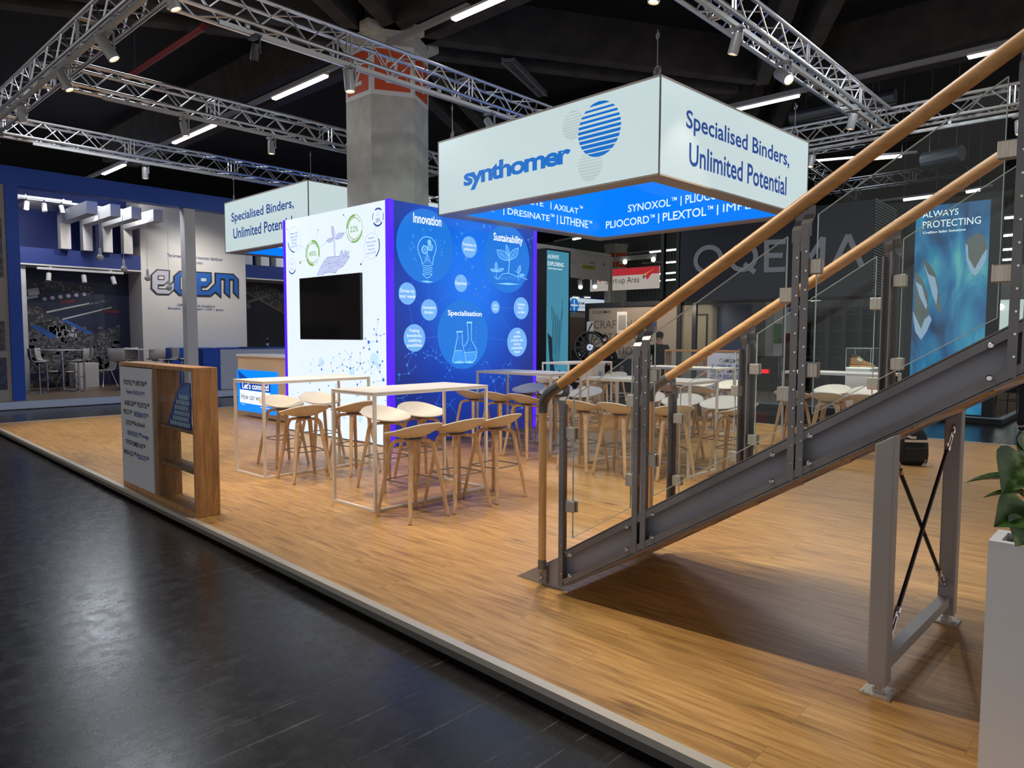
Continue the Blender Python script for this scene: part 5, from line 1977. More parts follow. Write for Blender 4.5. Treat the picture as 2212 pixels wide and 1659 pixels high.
def heart_leaf(base, tip, up, wid, stem_from, nm='leaf'):
    """folded heart-shaped blade from base to tip"""
    base, tip = Vector(base), Vector(tip)
    d = tip - base
    L = d.length
    d.normalize()
    s_ = d.cross(Vector(up)).normalized()
    n_ = s_.cross(d)
    rows = [(-.10, .20, .03), (-.02, .72, .02), (.10, .95, .01), (.25, 1.0, 0), (.42, .86, 0), (.6, .62, -.01), (.78, .34, -.03), (.92, .12, -.06), (1.0, 0.0, -.08)]
    vs, fs = [], []
    for k, w_, drop in rows:
        c = base + d * (L * k) + n_ * (L * drop)
        for q in (-1, -.5, 0, .5, 1):
            vs.append(c + s_ * (wid * w_ * q / 2) + n_ * (abs(q) ** 1.2 * w_ * wid * .20) - d * (L * .03 * abs(q) if k < .1 else 0))
    for i in range(len(rows) - 1):
        for j in range(4):
            fs.append((i * 5 + j, i * 5 + j + 1, (i + 1) * 5 + j + 1, (i + 1) * 5 + j))
    k0 = len(vs)
    vs += [v - n_ * .0012 for v in vs]
    fs += [tuple(reversed([i + k0 for i in f])) for f in fs]
    lf = MB().add(vs, fs).build(nm, M_LEAF, p, porg, smooth=True)
    a = Vector(stem_from)
    mid = (a + base) / 2 + Vector((0, 0, .04))
    MB().tube([a, a.lerp(mid, .5) + Vector((0, 0, .02)), mid, base], .0045, 6).build('stem', mat('pothos_stem', (62, 84, 36), .5), p, porg, smooth=True)
    return lf


def at_depth(px_, py_, k):
    return EYE + ray(px_, py_) * k


ctr = Vector(porg)
dep = (c0 - EYE).dot(_f)
root = ctr
for (bx, by, kb), (tx, ty, kt), wd_, up in (
        ((2184, 1034, .01), (2084, 1036, .06), .085, (0, .1, 1)), ((2206, 1066, -.03), (2122, 1069, -.02), .07, (.2, 0, 1)), ((2206, 996, -.03), (2168, 1064, -.09), .16, (-.5, -.45, .55)),
        ((2216, 1100, -.02), (2156, 1102, .02), .09, (-.1, 0, 1)), ((2214, 1106, -.06), (2150, 1134, -.10), .15, (-.45, -.4, .7)), ((2218, 1132, -.08), (2196, 1180, -.10), .13, (-.6, -.55, .5)),
        ((2228, 1010, 0), (2270, 960, .05), .16, (-.5, -.5, .6)), ((2240, 1060, 0), (2310, 1085, .02), .16, (-.4, -.4, .8)), ((2232, 975, .03), (2226, 915, .06), .14, (-.6, -.6, .4)), ((2250, 1120, .02), (2320, 1155, 0), .15, (-.3, -.4, .8))):
    kk = (Vector(porg) - EYE).dot(_f)
    heart_leaf(at_depth(bx, by, kk + kb), at_depth(tx, ty, kk + kt), up, wd_, root + Vector((random.uniform(-.03, .03), random.uniform(-.03, .03), 0)))
# ================================================================ neighbour's stand on the left, beyond the aisle
LY = 18.45
M_LBLUE = mat('cobalt_panel', (18, 72, 168), .55)
M_LWHITE = mat('stand_white', (196, 194, 192), .6)
M_LGREY = mat('stand_warm_grey', (150, 140, 132), .6)
M_LFLOOR = grain_mat('grey_oak_laminate', (92, 74, 58), (122, 100, 80), (140, 118, 96), .4, 1.0, (1.2, 12, 1))
s1 = 640 / 1863
q = lambda a, b: (a * s1, 350 + b * s1)
y_at = lambda a, b, Y: (lambda p: (p.x, p.z))(on_pl(*q(a, b), (0, Y, 0), Vector((0, -1, 0))))
org = (3.0, LY, 0)
t = thing('exhibition_platform', 'white-edged low platform with grey oak floor under the blue and white stand on the left', 'platform', org)
MB().box(-3.0, 20.0, LY + .02, 25.0, -.09, .075).build('base', M_LWHITE, t, org)
MB().box(-3.0, 20.0, LY + .06, 25.0, .0755, .08).build('deck', M_LFLOOR, t, org)
MB().box(-3.0, 20.0, LY, LY + .019, -.075, .081).build('fascia', mat('bluish_white_fascia', (184, 194, 214), .5), t, org)
LZ = .08

org = (4.0, LY + .3, LZ)
t = thing('portal_frame', 'broad cobalt blue portal of the left stand, a column and a deep beam', 'stand frame', org)
xb, ztop = y_at(20, 120, LY + .3)
xc0, xc1 = y_at(20, 700, LY + .3)[0], y_at(105, 700, LY + .3)[0] + .1
xc0 = y_at(85, 1510, LY + .3)[0]
xc1 = y_at(165, 1505, LY + .3)[0]
BZ0, BZ1 = 4.80, 5.2
MB().box(xc0, xc1, LY + .3, LY + .62, LZ, BZ0).build('column', M_LBLUE, t, org)
MB().box(-3.0, 13.5, LY + .3, LY + .62, BZ0, BZ1).build('beam', M_LBLUE, t, org)
org = (xc0, LY + .31, LZ)
t = thing('picture_wall', 'warm grey panel with dark photo windows at the left edge of the photo', 'stand wall', org)
MB().box(-2.5, xc0 - .004, LY + .34, LY + .44, LZ, BZ0 - .002).build('panel', M_LGREY, t, org)
for k, (ya, yb) in enumerate((((1000, 1185)), ((1230, 1430)), ((350, 725)))):
    x1_, z1_ = y_at(28 if k == 0 else 40 if k == 1 else 6, ya, LY + .33)
    _, z0_ = y_at(35, yb, LY + .33)
    MB().box(-.6, x1_, LY + .325, LY + .3395, z0_, z1_).build('photo', noisy_mat('dark_night_photo_%d' % k, (14, 15, 18), (86, 84, 84) if k != 1 else (40, 60, 96), .3, 9, detail=8), t, org)

# white post of the portal
x0, x1 = 7.86, 8.13
org = (x0, LY + .3, LZ)
tag(MB().box(x0, x1, LY + .34, LY + .6, LZ, BZ0 - .002).build('square_post', M_LWHITE, None, org), 'tall square white post in the middle of the left stand', 'post')
# white post beside the mural, left
# rear walls
YW, YM = 22.0, 23.0
org = (7.9, YW, LZ)
t = thing('logo_wall', 'tall white wall with an angular blue logo on the left stand', 'stand wall', org)
LWP = MB().box(7.93, 11.1, YW, YW + 1.1, LZ, 5.5).build('panel', M_LWHITE, t, org)
PG = Plane((7.93, YW, 0), (1, 0, 0))
g = lambda a, b: PG.px(310 + a / 7.135, 520 + b / 7.135)
wl = lambda body, x0_, x1_, yb, yt: write_fit(MB(), PG, body, g(x0_, (yb + yt) / 2)[0], g((x0_ + x1_) / 2, yb)[1], g(x1_, (yb + yt) / 2)[0], g((x0_ + x1_) / 2, yt)[1], .02, .004).build('navy_lettering', mat('stand_navy_ink', (52, 70, 112), .6), LWP, org)
wl('The largest independent monomer distributor', 362, 1222, 300, 232)
wl('since 1981', 640, 912, 360, 322)
wl('Offices & stock locations', 520, 1100, 1024, 980)
wl('Benelux \u2022 UK \u2022 Brazil \u2022 USA \u2022 Japan', 378, 1232, 1080, 1036)
# logo of angular linked letters, each letter outlined in black
def outline(pts, hole=(), d0=.01):
    pass


LB, LK, LW = MB(), MB(), MB()


def thick(mb, pts, d, dz):
    a = [PG.P(*g(*p), d) for p in pts]
    mb.prism([tuple(v) for v in a], PG.n * dz)


# black backing a little larger than each letter, colour on top, holes laid as wall-white inlays edged in black
e_out = [(120, 525), (205, 448), (395, 462), (392, 610), (310, 685), (222, 682), (222, 742), (345, 745), (455, 632), (470, 632), (470, 750), (388, 828), (205, 822), (120, 738)]
o_out = [(465, 548), (548, 472), (645, 474), (740, 480), (740, 840), (548, 836), (465, 752)]
e2_out = [(740, 480), (1035, 496), (1038, 632), (965, 710), (885, 712), (885, 768), (990, 770), (1100, 660), (1100, 500), (1375, 518), (1452, 598), (1455, 880), (1380, 800), (1380, 602), (1318, 598), (1320, 872), (1240, 800), (1240, 592), (1182, 590), (1185, 870), (1100, 790), (1025, 852), (740, 842)]


def grow(pts, k):
    n = len(pts)
    ar = sum(pts[i][0] * pts[(i + 1) % n][1] - pts[(i + 1) % n][0] * pts[i][1] for i in range(n))
    sg_ = 1 if ar > 0 else -1
    out = []
    for i in range(n):
        (ax, ay), (bx, by), (cx_, cy_) = pts[i - 1], pts[i], pts[(i + 1) % n]
        d1 = Vector((bx - ax, by - ay)).normalized()
        d2 = Vector((cx_ - bx, cy_ - by)).normalized()
        n1, n2 = Vector((d1.y, -d1.x)) * sg_, Vector((d2.y, -d2.x)) * sg_
        m_ = n1 + n2
        if m_.length < 1e-3:
            m_ = n1
        m_ = m_.normalized()
        f_ = min(2.2, 1 / max(.35, m_.dot(n1)))
        out.append((bx + m_.x * k * f_, by + m_.y * k * f_))
    return out


for pts, mb, base in ((e_out, LW, 0), (o_out, LB, .004), (e2_out, LB, .008)):
    thick(LK, grow(pts, 9), .004 + base, .025)
    thick(mb, grow(pts, -9), .0295 + base, .004)
HO, HK = MB(), MB()
for pts in ([(222, 545), (308, 548), (305, 598), (222, 596)], [(562, 562), (690, 566), (690, 752), (562, 750)], [(872, 572), (962, 578), (960, 632), (872, 630)]):
    thick(HK, grow(pts, 9), .038, .003)
    thick(HO, grow(pts, -5), .0415, .002)
LK.v += []
LK.build('logo_outline', M_BLACK, t, org)
LB.build('blue_letters', mat('logo_cobalt', (22, 84, 164), .5), t, org)
LW.build('white_letter', mat('logo_lilac_white', (170, 170, 186), .5), t, org)
HK.build('letter_hole_outline', M_BLACK, t, org)
HO.build('letter_hole', M_LWHITE, t, org)


def mural_mat():
    m = mat('harbour_aerial_print', (20, 24, 44), .5)
    nt, nd, lk, b = nodes_of(m)
    tc = nd.new('ShaderNodeTexCoord')
    n1 = nd.new('ShaderNodeTexNoise')
    n1.inputs['Scale'].default_value = .8
    n1.inputs['Detail'].default_value = 3
    lk.new(tc.outputs['Object'], n1.inputs['Vector'])
    vo = nd.new('ShaderNodeTexVoronoi')
    vo.inputs['Scale'].default_value = 11
    lk.new(tc.outputs['Object'], vo.inputs['Vector'])
    r2 = ramp(nd, [(.12, rgb(130, 130, 134)), (.3, rgb(86, 84, 86)), (.6, rgb(50, 48, 48))])
    lk.new(vo.outputs['Distance'], r2.inputs[0])
    mk = ramp(nd, [(.34, (0, 0, 0, 1)), (.38, (1, 1, 1, 1))])
    lk.new(n1.outputs[0], mk.inputs[0])
    mx = nd.new('ShaderNodeMixRGB')
    lk.new(mk.outputs[0], mx.inputs[0])
    mx.inputs[1].default_value = rgb(24, 30, 56)
    lk.new(r2.outputs[0], mx.inputs[2])
    lk.new(mx.outputs[0], b.inputs['Base Color'])
    return m


# left recess with the harbour mural under a blue band
org = (5.0, YM, LZ)
t = thing('mural_wall', 'harbour aerial mural below a blue band behind the white bar stools on the left', 'stand wall', org)
MB().box(4.0, 7.925, YM, YM + .1, LZ, 3.45).build('print', mat('mural_water', (20, 28, 58), .5), t, org)
PM = Plane((5.28, YM, 0), (1, 0, 0))
gm = lambda a, b: PM.px(a * s1, 350 + b * s1)
ld, wt_, bl, rd, tk = MB(), MB(), MB(), MB(), MB()
for pts in ([(160, 760), (330, 745), (480, 770), (600, 790), (610, 815), (560, 835), (400, 812), (250, 800), (160, 810)], [(160, 905), (250, 910), (310, 960), (390, 985), (300, 1010), (160, 1035)],
            [(160, 1035), (390, 985), (430, 1010), (600, 1080), (755, 1020), (755, 1260), (560, 1330), (160, 1330)], [(280, 935), (700, 862), (705, 872), (290, 950)], [(160, 1400), (300, 1330), (500, 1300), (755, 1240), (755, 1300), (180, 1440)]):
    ld.pgon(PM, [gm(*p) for p in pts], .003)
for pts in ([(185, 1030), (240, 1025), (360, 1095), (318, 1112)], [(380, 995), (420, 992), (590, 1075), (560, 1085)]):
    bl.pgon(PM, [gm(*p) for p in pts], .006)
for pts in ([(170, 800), (240, 790), (250, 830), (180, 850)], [(165, 845), (235, 835), (240, 850), (165, 865)], [(290, 940), (560, 885), (562, 892), (292, 950)], [(390, 985), (700, 910), (702, 918), (395, 993)]):
    wt_.pgon(PM, [gm(*p) for p in pts], .005)
for k in range(6):
    u, v = gm(280 + k * 50, 860 - k * 6)
    wt_.disc(PM, u, v, .055, .005, 12)
rd.pgon(PM, [gm(*p) for p in ((375, 872), (470, 862), (475, 878), (450, 886), (385, 888))], .005)
rd.pgon(PM, [gm(*p) for p in ((640, 925), (748, 935), (745, 950), (660, 950))], .005)
random.seed(21)
for k in range(130):
    x, y = random.uniform(170, 750), random.uniform(1040, 1290)
    u, v = gm(x, y)
    if 300 < x < 500 and y < 1100:
        continue
    tk.disc(PM, u, v, random.uniform(.03, .07), .0045, 10, random.uniform(.04, .09))
for k in range(46):
    x = random.uniform(310, 480)
    y = 1025 + random.uniform(0, 70) + (x - 310) * .06
    u, v = gm(x, y)
    wt_.rect(PM, u - .035, v - .05, u + .035, v + .05, .0055)
ld.build('land_print', mural_mat(), t, org)
wt_.build('pale_tank_print', mat('mural_white', (176, 178, 182), .5), t, org)
bl.build('blue_area_print', mat('mural_blue', (40, 88, 156), .5), t, org)
rd.build('ship_print', mat('mural_red', (104, 36, 44), .5), t, org)
tk.build('tank_print', mat('mural_grey', (86, 88, 92), .5), t, org)
BX0, BX1 = 4.0, 7.928
MB().box(BX0, BX1, YW, YM - .002, 3.40, 3.82).build('blue_band', mat('deep_cobalt', (10, 42, 112), .6), t, org)
MB().box(BX0, BX1, YW - .02, YM, 3.36, 3.398).build('soffit', M_LWHITE, t, org)
MB().box(BX0, BX1, YM - .01, YM + .1, 3.83, 5.5).build('upper_wall', mat('deep_cobalt', (10, 42, 112), .6), t, org)
MB().box(4.9, 5.12, YM - .9, YM - .002, LZ, 3.355).build('white_pier', M_LWHITE, t, org)
# right recess
org = (11.2, YM, LZ)
t = thing('mural_wall', 'second harbour mural of the left stand, seen under the rear hanging sign', 'stand wall', org)
MB().box(11.12, 15.5, YM, YM + .1, LZ, 3.32).build('print', mat('mural_water2', (20, 22, 34), .5), t, org)
PM2 = Plane((11.12, YM, 0), (1, 0, 0))
g2 = lambda a, b: PM2.px(310 + a / 7.135, 520 + b / 7.135)
MB().pgon(PM2, [g2(*p) for p in ((1575, 660), (1900, 680), (2200, 830), (2200, 1140), (1580, 790))], .003).build('land_print', mural_mat(), t, org)
MB().pgon(PM2, [g2(*p) for p in ((1580, 930), (1960, 830), (1965, 850), (1610, 965))], .005).pgon(PM2, [g2(*p) for p in ((1590, 960), (1650, 1000), (1640, 1050), (1590, 1030))], .005).build('quay_print', mat('mural_quay', (112, 110, 112), .5), t, org)
MB().pgon(PM2, [g2(*p) for p in ((1575, 785), (1700, 850), (2170, 1110), (2170, 1125), (1690, 868), (1575, 800))], .0055).build('road_print', mat('mural_yellow', (122, 108, 70), .5), t, org)
MB().box(11.12, 15.5, YW, YM - .002, 3.40, 3.82).build('blue_band', mat('deep_cobalt', (10, 42, 112), .6), t, org)
MB().box(11.12, 15.5, YM - .01, YM + .1, 3.83, 5.5).build('upper_wall', mat('deep_cobalt', (10, 42, 112), .6), t, org)
MB().box(11.12, 15.5, YW - .02, YM, 3.36, 3.398).build('soffit', M_LWHITE, t, org)
# return walls at left
tag(MB().box(3.9, 4.0, LY + .7, YM, LZ, 5.5).build('side_wall', mat('deep_cobalt', (10, 42, 112), .6), None, (3.95, 20, LZ)), 'dark blue inner side wall behind the cobalt column', 'stand wall')
org = (4.0, YM - .3, 4.0)
tag(MB().box(4.0, 7.9, YW - .6, YM, 4.951, 5.0).build('canopy', M_LWHITE, None, org), 'white canopy strip above the blue inner wall of the left stand', 'canopy')

# white L-shaped slats: a beam forward and a drop
SLX = [(5.86, 6.10), (6.39, 6.62), (6.88, 7.12), (7.41, 7.64)]
YF = 19.6
for k, (xa, xb) in enumerate(SLX):
    org = (xa, YW - .2, 3.83)
    o = MB()
    zt_ = 4.80
    o.box(xa, xb, YF, YW - .002, 4.50, zt_)
    o.box(xa, xb, YW - .25, YW - .002, 3.825, 4.4995)
    tag(o.build('pergola_slat', M_LWHITE, None, org), ('leftmost', 'second', 'third', 'rightmost')[k] + (' of the four' if k in (0, 3) else '') + ' white L-shaped pergola slat' + ('' if k in (0, 3) else ' from the left') + ' over the left stand\'s tables', 'pergola slat', 'white pergola slats of the left stand')
for k, xa in enumerate((11.35, 11.95, 12.5)):
    tag(MB().box(xa, xa + .3, YW + .6, YM - .012, 3.825, 4.6).build('pergola_slat', M_LWHITE, None, (xa, YW + .6, 3.83)), ('left', 'middle', 'right')[k] + ' of the three white slats under the rear hanging sign', 'pergola slat', 'white slats under the rear sign')

# pendant bulbs
for k, (a, b, top, lab) in enumerate(((630, 600, 290, 'leftmost white pendant bulb in front of the pergola slats'), (780, 672, 350, 'pendant bulb hanging in front of the blue band'),
                                      (928, 730, 330, 'pendant bulb just left of the angular logo'), (1063, 790, 345, 'pendant bulb in front of the angular logo'))):
    d_ = ray(*q(a, b))
    xm_ = (SLX[k][0] + SLX[k][1]) / 2
    c = EYE + d_ * (xm_ / d_.x)
    org = tuple(c)
    t = thing('pendant_bulb', lab, 'pendant lamp', org, 0, 'pendant bulbs of the left stand')
    MB().ball(c, .075, 16, 10).build('globe', M_LWHITE, t, org, smooth=True)
    MB().lathe(c + Vector((0, 0, .06)), [(.045, 0), (.034, .05), (.03, .14), (.012, .17)], (0, 0, 1), 14).build('socket', M_LWHITE, t, org, smooth=True)
    MB().tube([c + Vector((0, 0, .22)), (c.x, c.y, 4.497)], .005, 5).build('cord', M_WHITE2, t, org)

# track lamps under the canopy and under the blue band
for (ta, tb, Y, zz, lamps, where) in (((107, 195), (450, 268), 21.2, None, ((165, 245), (278, 268), (388, 290)), 'high canopy track'),
                                      ((232, 668), (775, 698), 21.7, None, ((305, 700), (528, 715), (713, 720)), 'track under the blue band')):
    pa = on_pl(*q(*ta), (0, Y, 0), Vector((0, -1, 0)))
    pb = on_pl(*q(*tb), (0, Y, 0), Vector((0, -1, 0)))
    zt_ = (pa.z + pb.z) / 2
    org = (pa.x, Y, zt_)
    m = MB().box(pa.x, pb.x, Y - .03, Y + .03, zt_ - .03, zt_ + .03)
    for k in (.15, .85):
        xx = pa.x + (pb.x - pa.x) * k
        m.box(xx - .015, xx + .015, Y - .015, Y + .9 if Y < 21.5 else Y + .32, zt_ + .0301, zt_ + .06)
    tag(m.build('lamp_track', M_LWHITE, None, org), 'white lamp rail, ' + where, 'lamp track')
    for k, (a, b) in enumerate(lamps):
        c = on_pl(*q(a, b), (0, Y, 0), Vector((0, -1, 0)))
        c.z = zt_ - .22
        o2 = tuple(c)
        t = thing('track_spotlight', ('left', 'middle', 'right')[k] + ' small white spotlight on the ' + where, 'spotlight', o2, 0, 'white track lamps of the left stand')
        ax = Vector((-.15 + .15 * k, -.25, -1)).normalized()
        MB().lathe(c - ax * .11, [(.05, 0), (.06, .01), (.06, .21), (.05, .215)], ax, 14).build('lamp_body', M_LWHITE, t, o2, smooth=True)
        MB().box(c.x - .012, c.x + .012, c.y - .012, c.y + .012, c.z + .1, zt_ - .031).build('stem', M_BLACK, t, o2)

# ---- tables and stools of the left stand
def shell_chair(root, h, mt, fw=.42):
    """thin L-shaped seat shell facing +y"""
    pr = [(-.01, .40, .31), (.0, .30, .30), (.02, .20, .28)]
    prof = [(.20, h - .02), (.17, h), (.0, h - .015), (-.14, h - .01), (-.19, h + .04), (-.21, h + .12), (-.225, h + .33)]
    vs, fs = [], []
    for y, z in prof:
        for k in (-1, -.5, 0, .5, 1):
            vs.append((k * fw / 2, y + (abs(k) ** 2) * .012, z + abs(k) ** 2 * .015))
    n = len(prof)
    for i in range(n - 1):
        for j in range(4):
            fs.append((i * 5 + j, i * 5 + j + 1, (i + 1) * 5 + j + 1, (i + 1) * 5 + j))
    o = MB().add(vs, fs).build('seat_shell', mt, root, smooth=True)
    so = o.modifiers.new('thick', 'SOLIDIFY')
    so.thickness = .014
    bv = o.modifiers.new('soft', 'BEVEL')
    bv.width = .005
    return o


M_SHELLW = mat('moulded_white_seat', (190, 184, 178), .45)
hs = thing('counter_stool', '', 'bar stool')
shell_chair(hs, .78, M_SHELLW)
MB().tube([(0, 0, .02), (0, 0, .45)], .028, 14).tube([(0, 0, .45), (0, 0, .765)], .021, 14).build('gas_lift', M_CHROME, hs, smooth=True)
MB().lathe((0, 0, 0.001), [(.21, 0), (.215, .006), (.19, .014), (.06, .03), (.03, .05)], (0, 0, 1), 28).build('base', M_CHROME, hs, smooth=True)
MB().tube([(0, 0, .33), (.0, .1, .33), (.1, .17, .33), (0, .2, .33), (-.1, .17, .33), (0, .1, .33)], .009, 8).build('foot_ring', M_CHROME, hs, smooth=True)
MB().box(-.09, .09, -.09, .09, .745, .762).build('seat_plate', M_BLACK, hs)


def place(proto, x, y, rz, lab, grp, first, z=LZ):
    if first:
        proto.location = (x, y, z)
        proto.rotation_euler = (0, 0, rz)
        proto['label'], proto['group'] = lab, grp
        return proto
    return dup(proto, (x, y, z), rz, lab, grp)


atx = lambda a, Y: on_pl(*q(a, 1400), (0, Y, 0), Vector((0, -1, 0))).x
LS = [(250, 20.9, radians(-95), 'white moulded bar stool on a chrome stem, side on beside the cobalt column'), (300, 21.75, radians(-120), 'white moulded bar stool behind the leftmost one at the first tall table'),
      (497, 20.85, radians(55), 'white moulded bar stool right of the first tall table, its back to us'), (532, 21.6, radians(75), 'white moulded bar stool half hidden at the right of the first tall table'),
      (757, 20.5, radians(-40), 'white moulded bar stool left of the oak cabinet top'), (800, 21.3, radians(20), 'white moulded bar stool showing only its back over the oak cabinet, left one'),
      (985, 21.0, radians(-10), 'white moulded bar stool showing only its back over the oak cabinet, right one'), (1065, 20.4, radians(90), 'narrow side-on white seat above the oak cabinet top'),
      (1150, 20.7, radians(-90), 'chrome-stemmed white stool at the blue counter, left of the white post'), (1305, 20.7, radians(90), 'chrome-stemmed white stool between the white post and the bar counter')]
for i, (a, Y, rz, lab) in enumerate(LS):
    place(hs, atx(a, Y), Y, rz, lab, 'chrome-stemmed stools of the left stand', i == 0)
ht = thing('tall_table', '', 'tall table')
MB().box(-.4, .4, -.4, .4, 1.055, 1.075).build('tabletop', M_LWHITE, ht, bevel=.004)
MB().tube([(0, 0, .03), (0, 0, 1.054)], .033, 16).build('column', M_CHROME, ht, smooth=True)
m = MB()
for k in range(4):
    a = pi / 4 + k * pi / 2
    m.strap([(0, 0, .05), (.2 * cos(a), .2 * sin(a), .03), (.36 * cos(a), .36 * sin(a), .012)], [.07, .06, .05], [.05, .03, .02], (-sin(a), cos(a), 0))
m.build('base', M_CHROME, ht)
for i, (a, Y, lab) in enumerate(((400, 21.3, 'tall white table on a chrome column between the left stand\'s stools'), (880, 21.1, 'tall white table on a chrome column, mostly behind the oak cabinet'))):
    place(ht, atx(a, Y), Y, radians(20), lab, 'tall tables of the left stand', i == 0)
# low chairs and white cube table at the back
lc = thing('shell_chair', '', 'chair')
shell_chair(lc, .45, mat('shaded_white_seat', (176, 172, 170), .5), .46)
for sx in (-1, 1):
    for sy in (-1, 1):
        MB().tube([(sx * .12, sy * .1, .43), (sx * .23, sy * .2 - .02, .002)], .010, 8).build('leg', M_CHROME, lc, smooth=True)
for i, (a, Y, rz, lab) in enumerate(((340, 22.6, radians(-95), 'low white shell chair left of the white cube table, far one'), (428, 22.0, radians(-85), 'low white shell chair left of the white cube table, near one'), (668, 22.4, radians(95), 'low white shell chair right of the white cube table'))):
    place(lc, atx(a, Y), Y, rz, lab, 'low chairs of the left stand', i == 0)
yc = 22.2
tag(MB().box(atx(478, yc), atx(625, yc), yc, yc + .6, LZ, .76).build('cube_table', M_LWHITE, None, (atx(478, yc), yc, LZ), bevel=.005), 'white cube table in front of the harbour mural', 'table')
# bar counter at the right of the left stand
k0 = on_z(*q(1390, 1440), LZ)
CY = LY + .35
cx0 = on_pl(*q(1340, 1300), (0, CY, 0), Vector((0, -1, 0))).x
cx1 = on_pl(*q(1388, 1300), (0, CY, 0), Vector((0, -1, 0))).x
ctz = on_pl(*q(1390, 1170), (0, CY, 0), Vector((0, -1, 0))).z
org = (cx0, CY, LZ)
t = thing('bar_counter', 'white bar counter with a blue end panel and blue top on the left stand', 'counter', org)
MB().box(cx1, cx1 + 2.4, CY, CY + .7, LZ, ctz - .03).build('body', mat('counter_lilac_white', (176, 180, 194), .5), t, org, bevel=.01)
MB().box(cx0 - .25, cx1 - .001, CY + .02, CY + .75, LZ, ctz).build('end_panel', M_LBLUE, t, org)
MB().box(cx1, cx1 + 2.4, CY - .01, CY + .72, ctz - .0295, ctz).build('worktop', M_LBLUE, t, org)
fold = MB()
for k in range(4):
    xx = cx1 + .55 + .25 * k
    fold.box(xx, xx + .02, CY - .004, CY - .001, ctz - .30, ctz - .14)
    fold.box(xx + .12, xx + .14, CY - .004, CY - .001, ctz - .30, ctz - .14)
fold.build('relief_mark', mat('counter_relief', (160, 164, 176), .5), t, org)
bx = on_pl(*q(1682, 1150), (0, CY + .3, 0), Vector((0, -1, 0)))
org = (bx.x, CY + .3, ctz)
t = thing('water_bottle', 'clear water bottle standing on the left stand\'s bar counter', 'bottle', org)
MB().lathe(org, [(.033, .0), (.036, .01), (.036, .14), (.03, .18), (.014, .22), (.014, .24)], (0, 0, 1), 16).build('body', glass_mat('bottle_glass', (200, 215, 225)), t, org, smooth=True)
MB().lathe((org[0], org[1], org[2] + .2405), [(.016, 0), (.016, .022), (.012, .026)], (0, 0, 1), 14).build('cap', M_LWHITE, t, org, smooth=True)
MB().lathe((org[0], org[1], org[2] + .05), [(.0365, 0), (.0368, .001), (.0368, .07), (.0365, .071)], (0, 0, 1), 16).build('label_band', mat('bottle_label', (150, 170, 200), .5), t, org, smooth=True)
org = (bx.x - .45, CY + .35, ctz)
tag(MB().prism([(bx.x - .75, CY + .15, ctz + .001), (bx.x - .15, CY + .12, ctz + .001), (bx.x - .12, CY + .5, ctz + .001), (bx.x - .8, CY + .45, ctz + .001)], (0, 0, .02)).build('dark_cloth', M_BLACK, None, org), 'flat dark cloth lying on the left stand\'s bar counter', 'cloth')
# rear blue counter
org = (8.6, 21.2, LZ)
tag(MB().box(8.55, 11.0, 21.55, 21.98, LZ, 1.17).build('back_counter', M_LBLUE, None, org), 'low blue counter at the foot of the logo wall', 'counter')
# lamps of the left stand (its own track lamps' light)
for x, y, z, tx_, ty_, tz_, pw_ in ((6.4, 20.6, 4.6, 6.4, 22.4, 1.5, 170), (9.3, 20.0, 4.6, 9.3, 22, 2.4, 260), (5.0, 20.6, 4.6, 4.6, 23, 3.6, 120), (7.2, 19.9, 4.7, 7, 22, 4.2, 110)):
    d = bpy.data.lights.new('stand_lamp', 'SPOT')
    d.energy, d.color, d.spot_size, d.spot_blend, d.shadow_soft_size = pw_, (1, .93, .85), radians(120), 1.0, .05
    o = bpy.data.objects.new('stand_lamp', d)
    COL.objects.link(o)
    o.location = (x, y, z)
    o.rotation_mode = 'QUATERNION'
    o.rotation_quaternion = Vector((0, 0, -1)).rotation_difference((Vector((tx_, ty_, tz_)) - Vector((x, y, z))).normalized())
# ================================================================ dark stand across the far aisle on the right
M_OQ = mat('ink_blue_panel', (26, 29, 42), .5)
M_OQ2 = mat('black_frame', (24, 25, 29), .45)
M_OQW = mat('warm_grey_board', (150, 138, 126), .6)
XO = 15.95
on_x = lambda x, y, X: on_pl(x, y, (X, 0, 0), Vector((-1, 0, 0)))
org = (XO, 8, 0)
t = thing('exhibition_platform', 'dark-fronted platform with a pale edge under the dark stand on the right', 'platform', org)
MB().box(XO + .02, 33, 2.33, 16.5, -.095, .01).build('base', M_BLACK, t, org)
MB().box(XO + .1, 33, 2.4, 16.5, .0101, .016).build('carpet', noisy_mat('taupe_carpet', (120, 104, 86), (140, 122, 102), .9, 30), t, org)
MB().box(XO, 33, 2.31, 2.4, .0101, .03).box(XO, XO + .1, 2.4, 16.5, .0101, .03).build('edge_strip', mat('pale_blue_edge', (150, 166, 176), .4), t, org)
OZ = .016

# ---- tall light boxes
M_TEAL = lit('teal_film', (74, 148, 176), .8)


def sea_film():
    m = lit('sea_film', (40, 110, 170), .72)
    nt, nd, lk, b = nodes_of(m)
    tc = nd.new('ShaderNodeTexCoord')
    mp = nd.new('ShaderNodeMapping')
    mp.inputs['Rotation'].default_value = (radians(28), 0, 0)
    mp.inputs['Scale'].default_value = (1, 1.4, .5)
    lk.new(tc.outputs['Object'], mp.inputs[0])
    n = nd.new('ShaderNodeTexNoise')
    n.inputs['Scale'].default_value = 1.5
    n.inputs['Detail'].default_value = 6
    n.inputs['Distortion'].default_value = .5
    lk.new(mp.outputs[0], n.inputs['Vector'])
    r = ramp(nd, [(.3, rgb(34, 62, 98)), (.45, rgb(40, 110, 160)), (.56, rgb(60, 150, 186)), (.68, rgb(112, 196, 196))])
    lk.new(n.outputs[0], r.inputs[0])
    lk.new(r.outputs[0], b.inputs['Emission Color'])
    return m


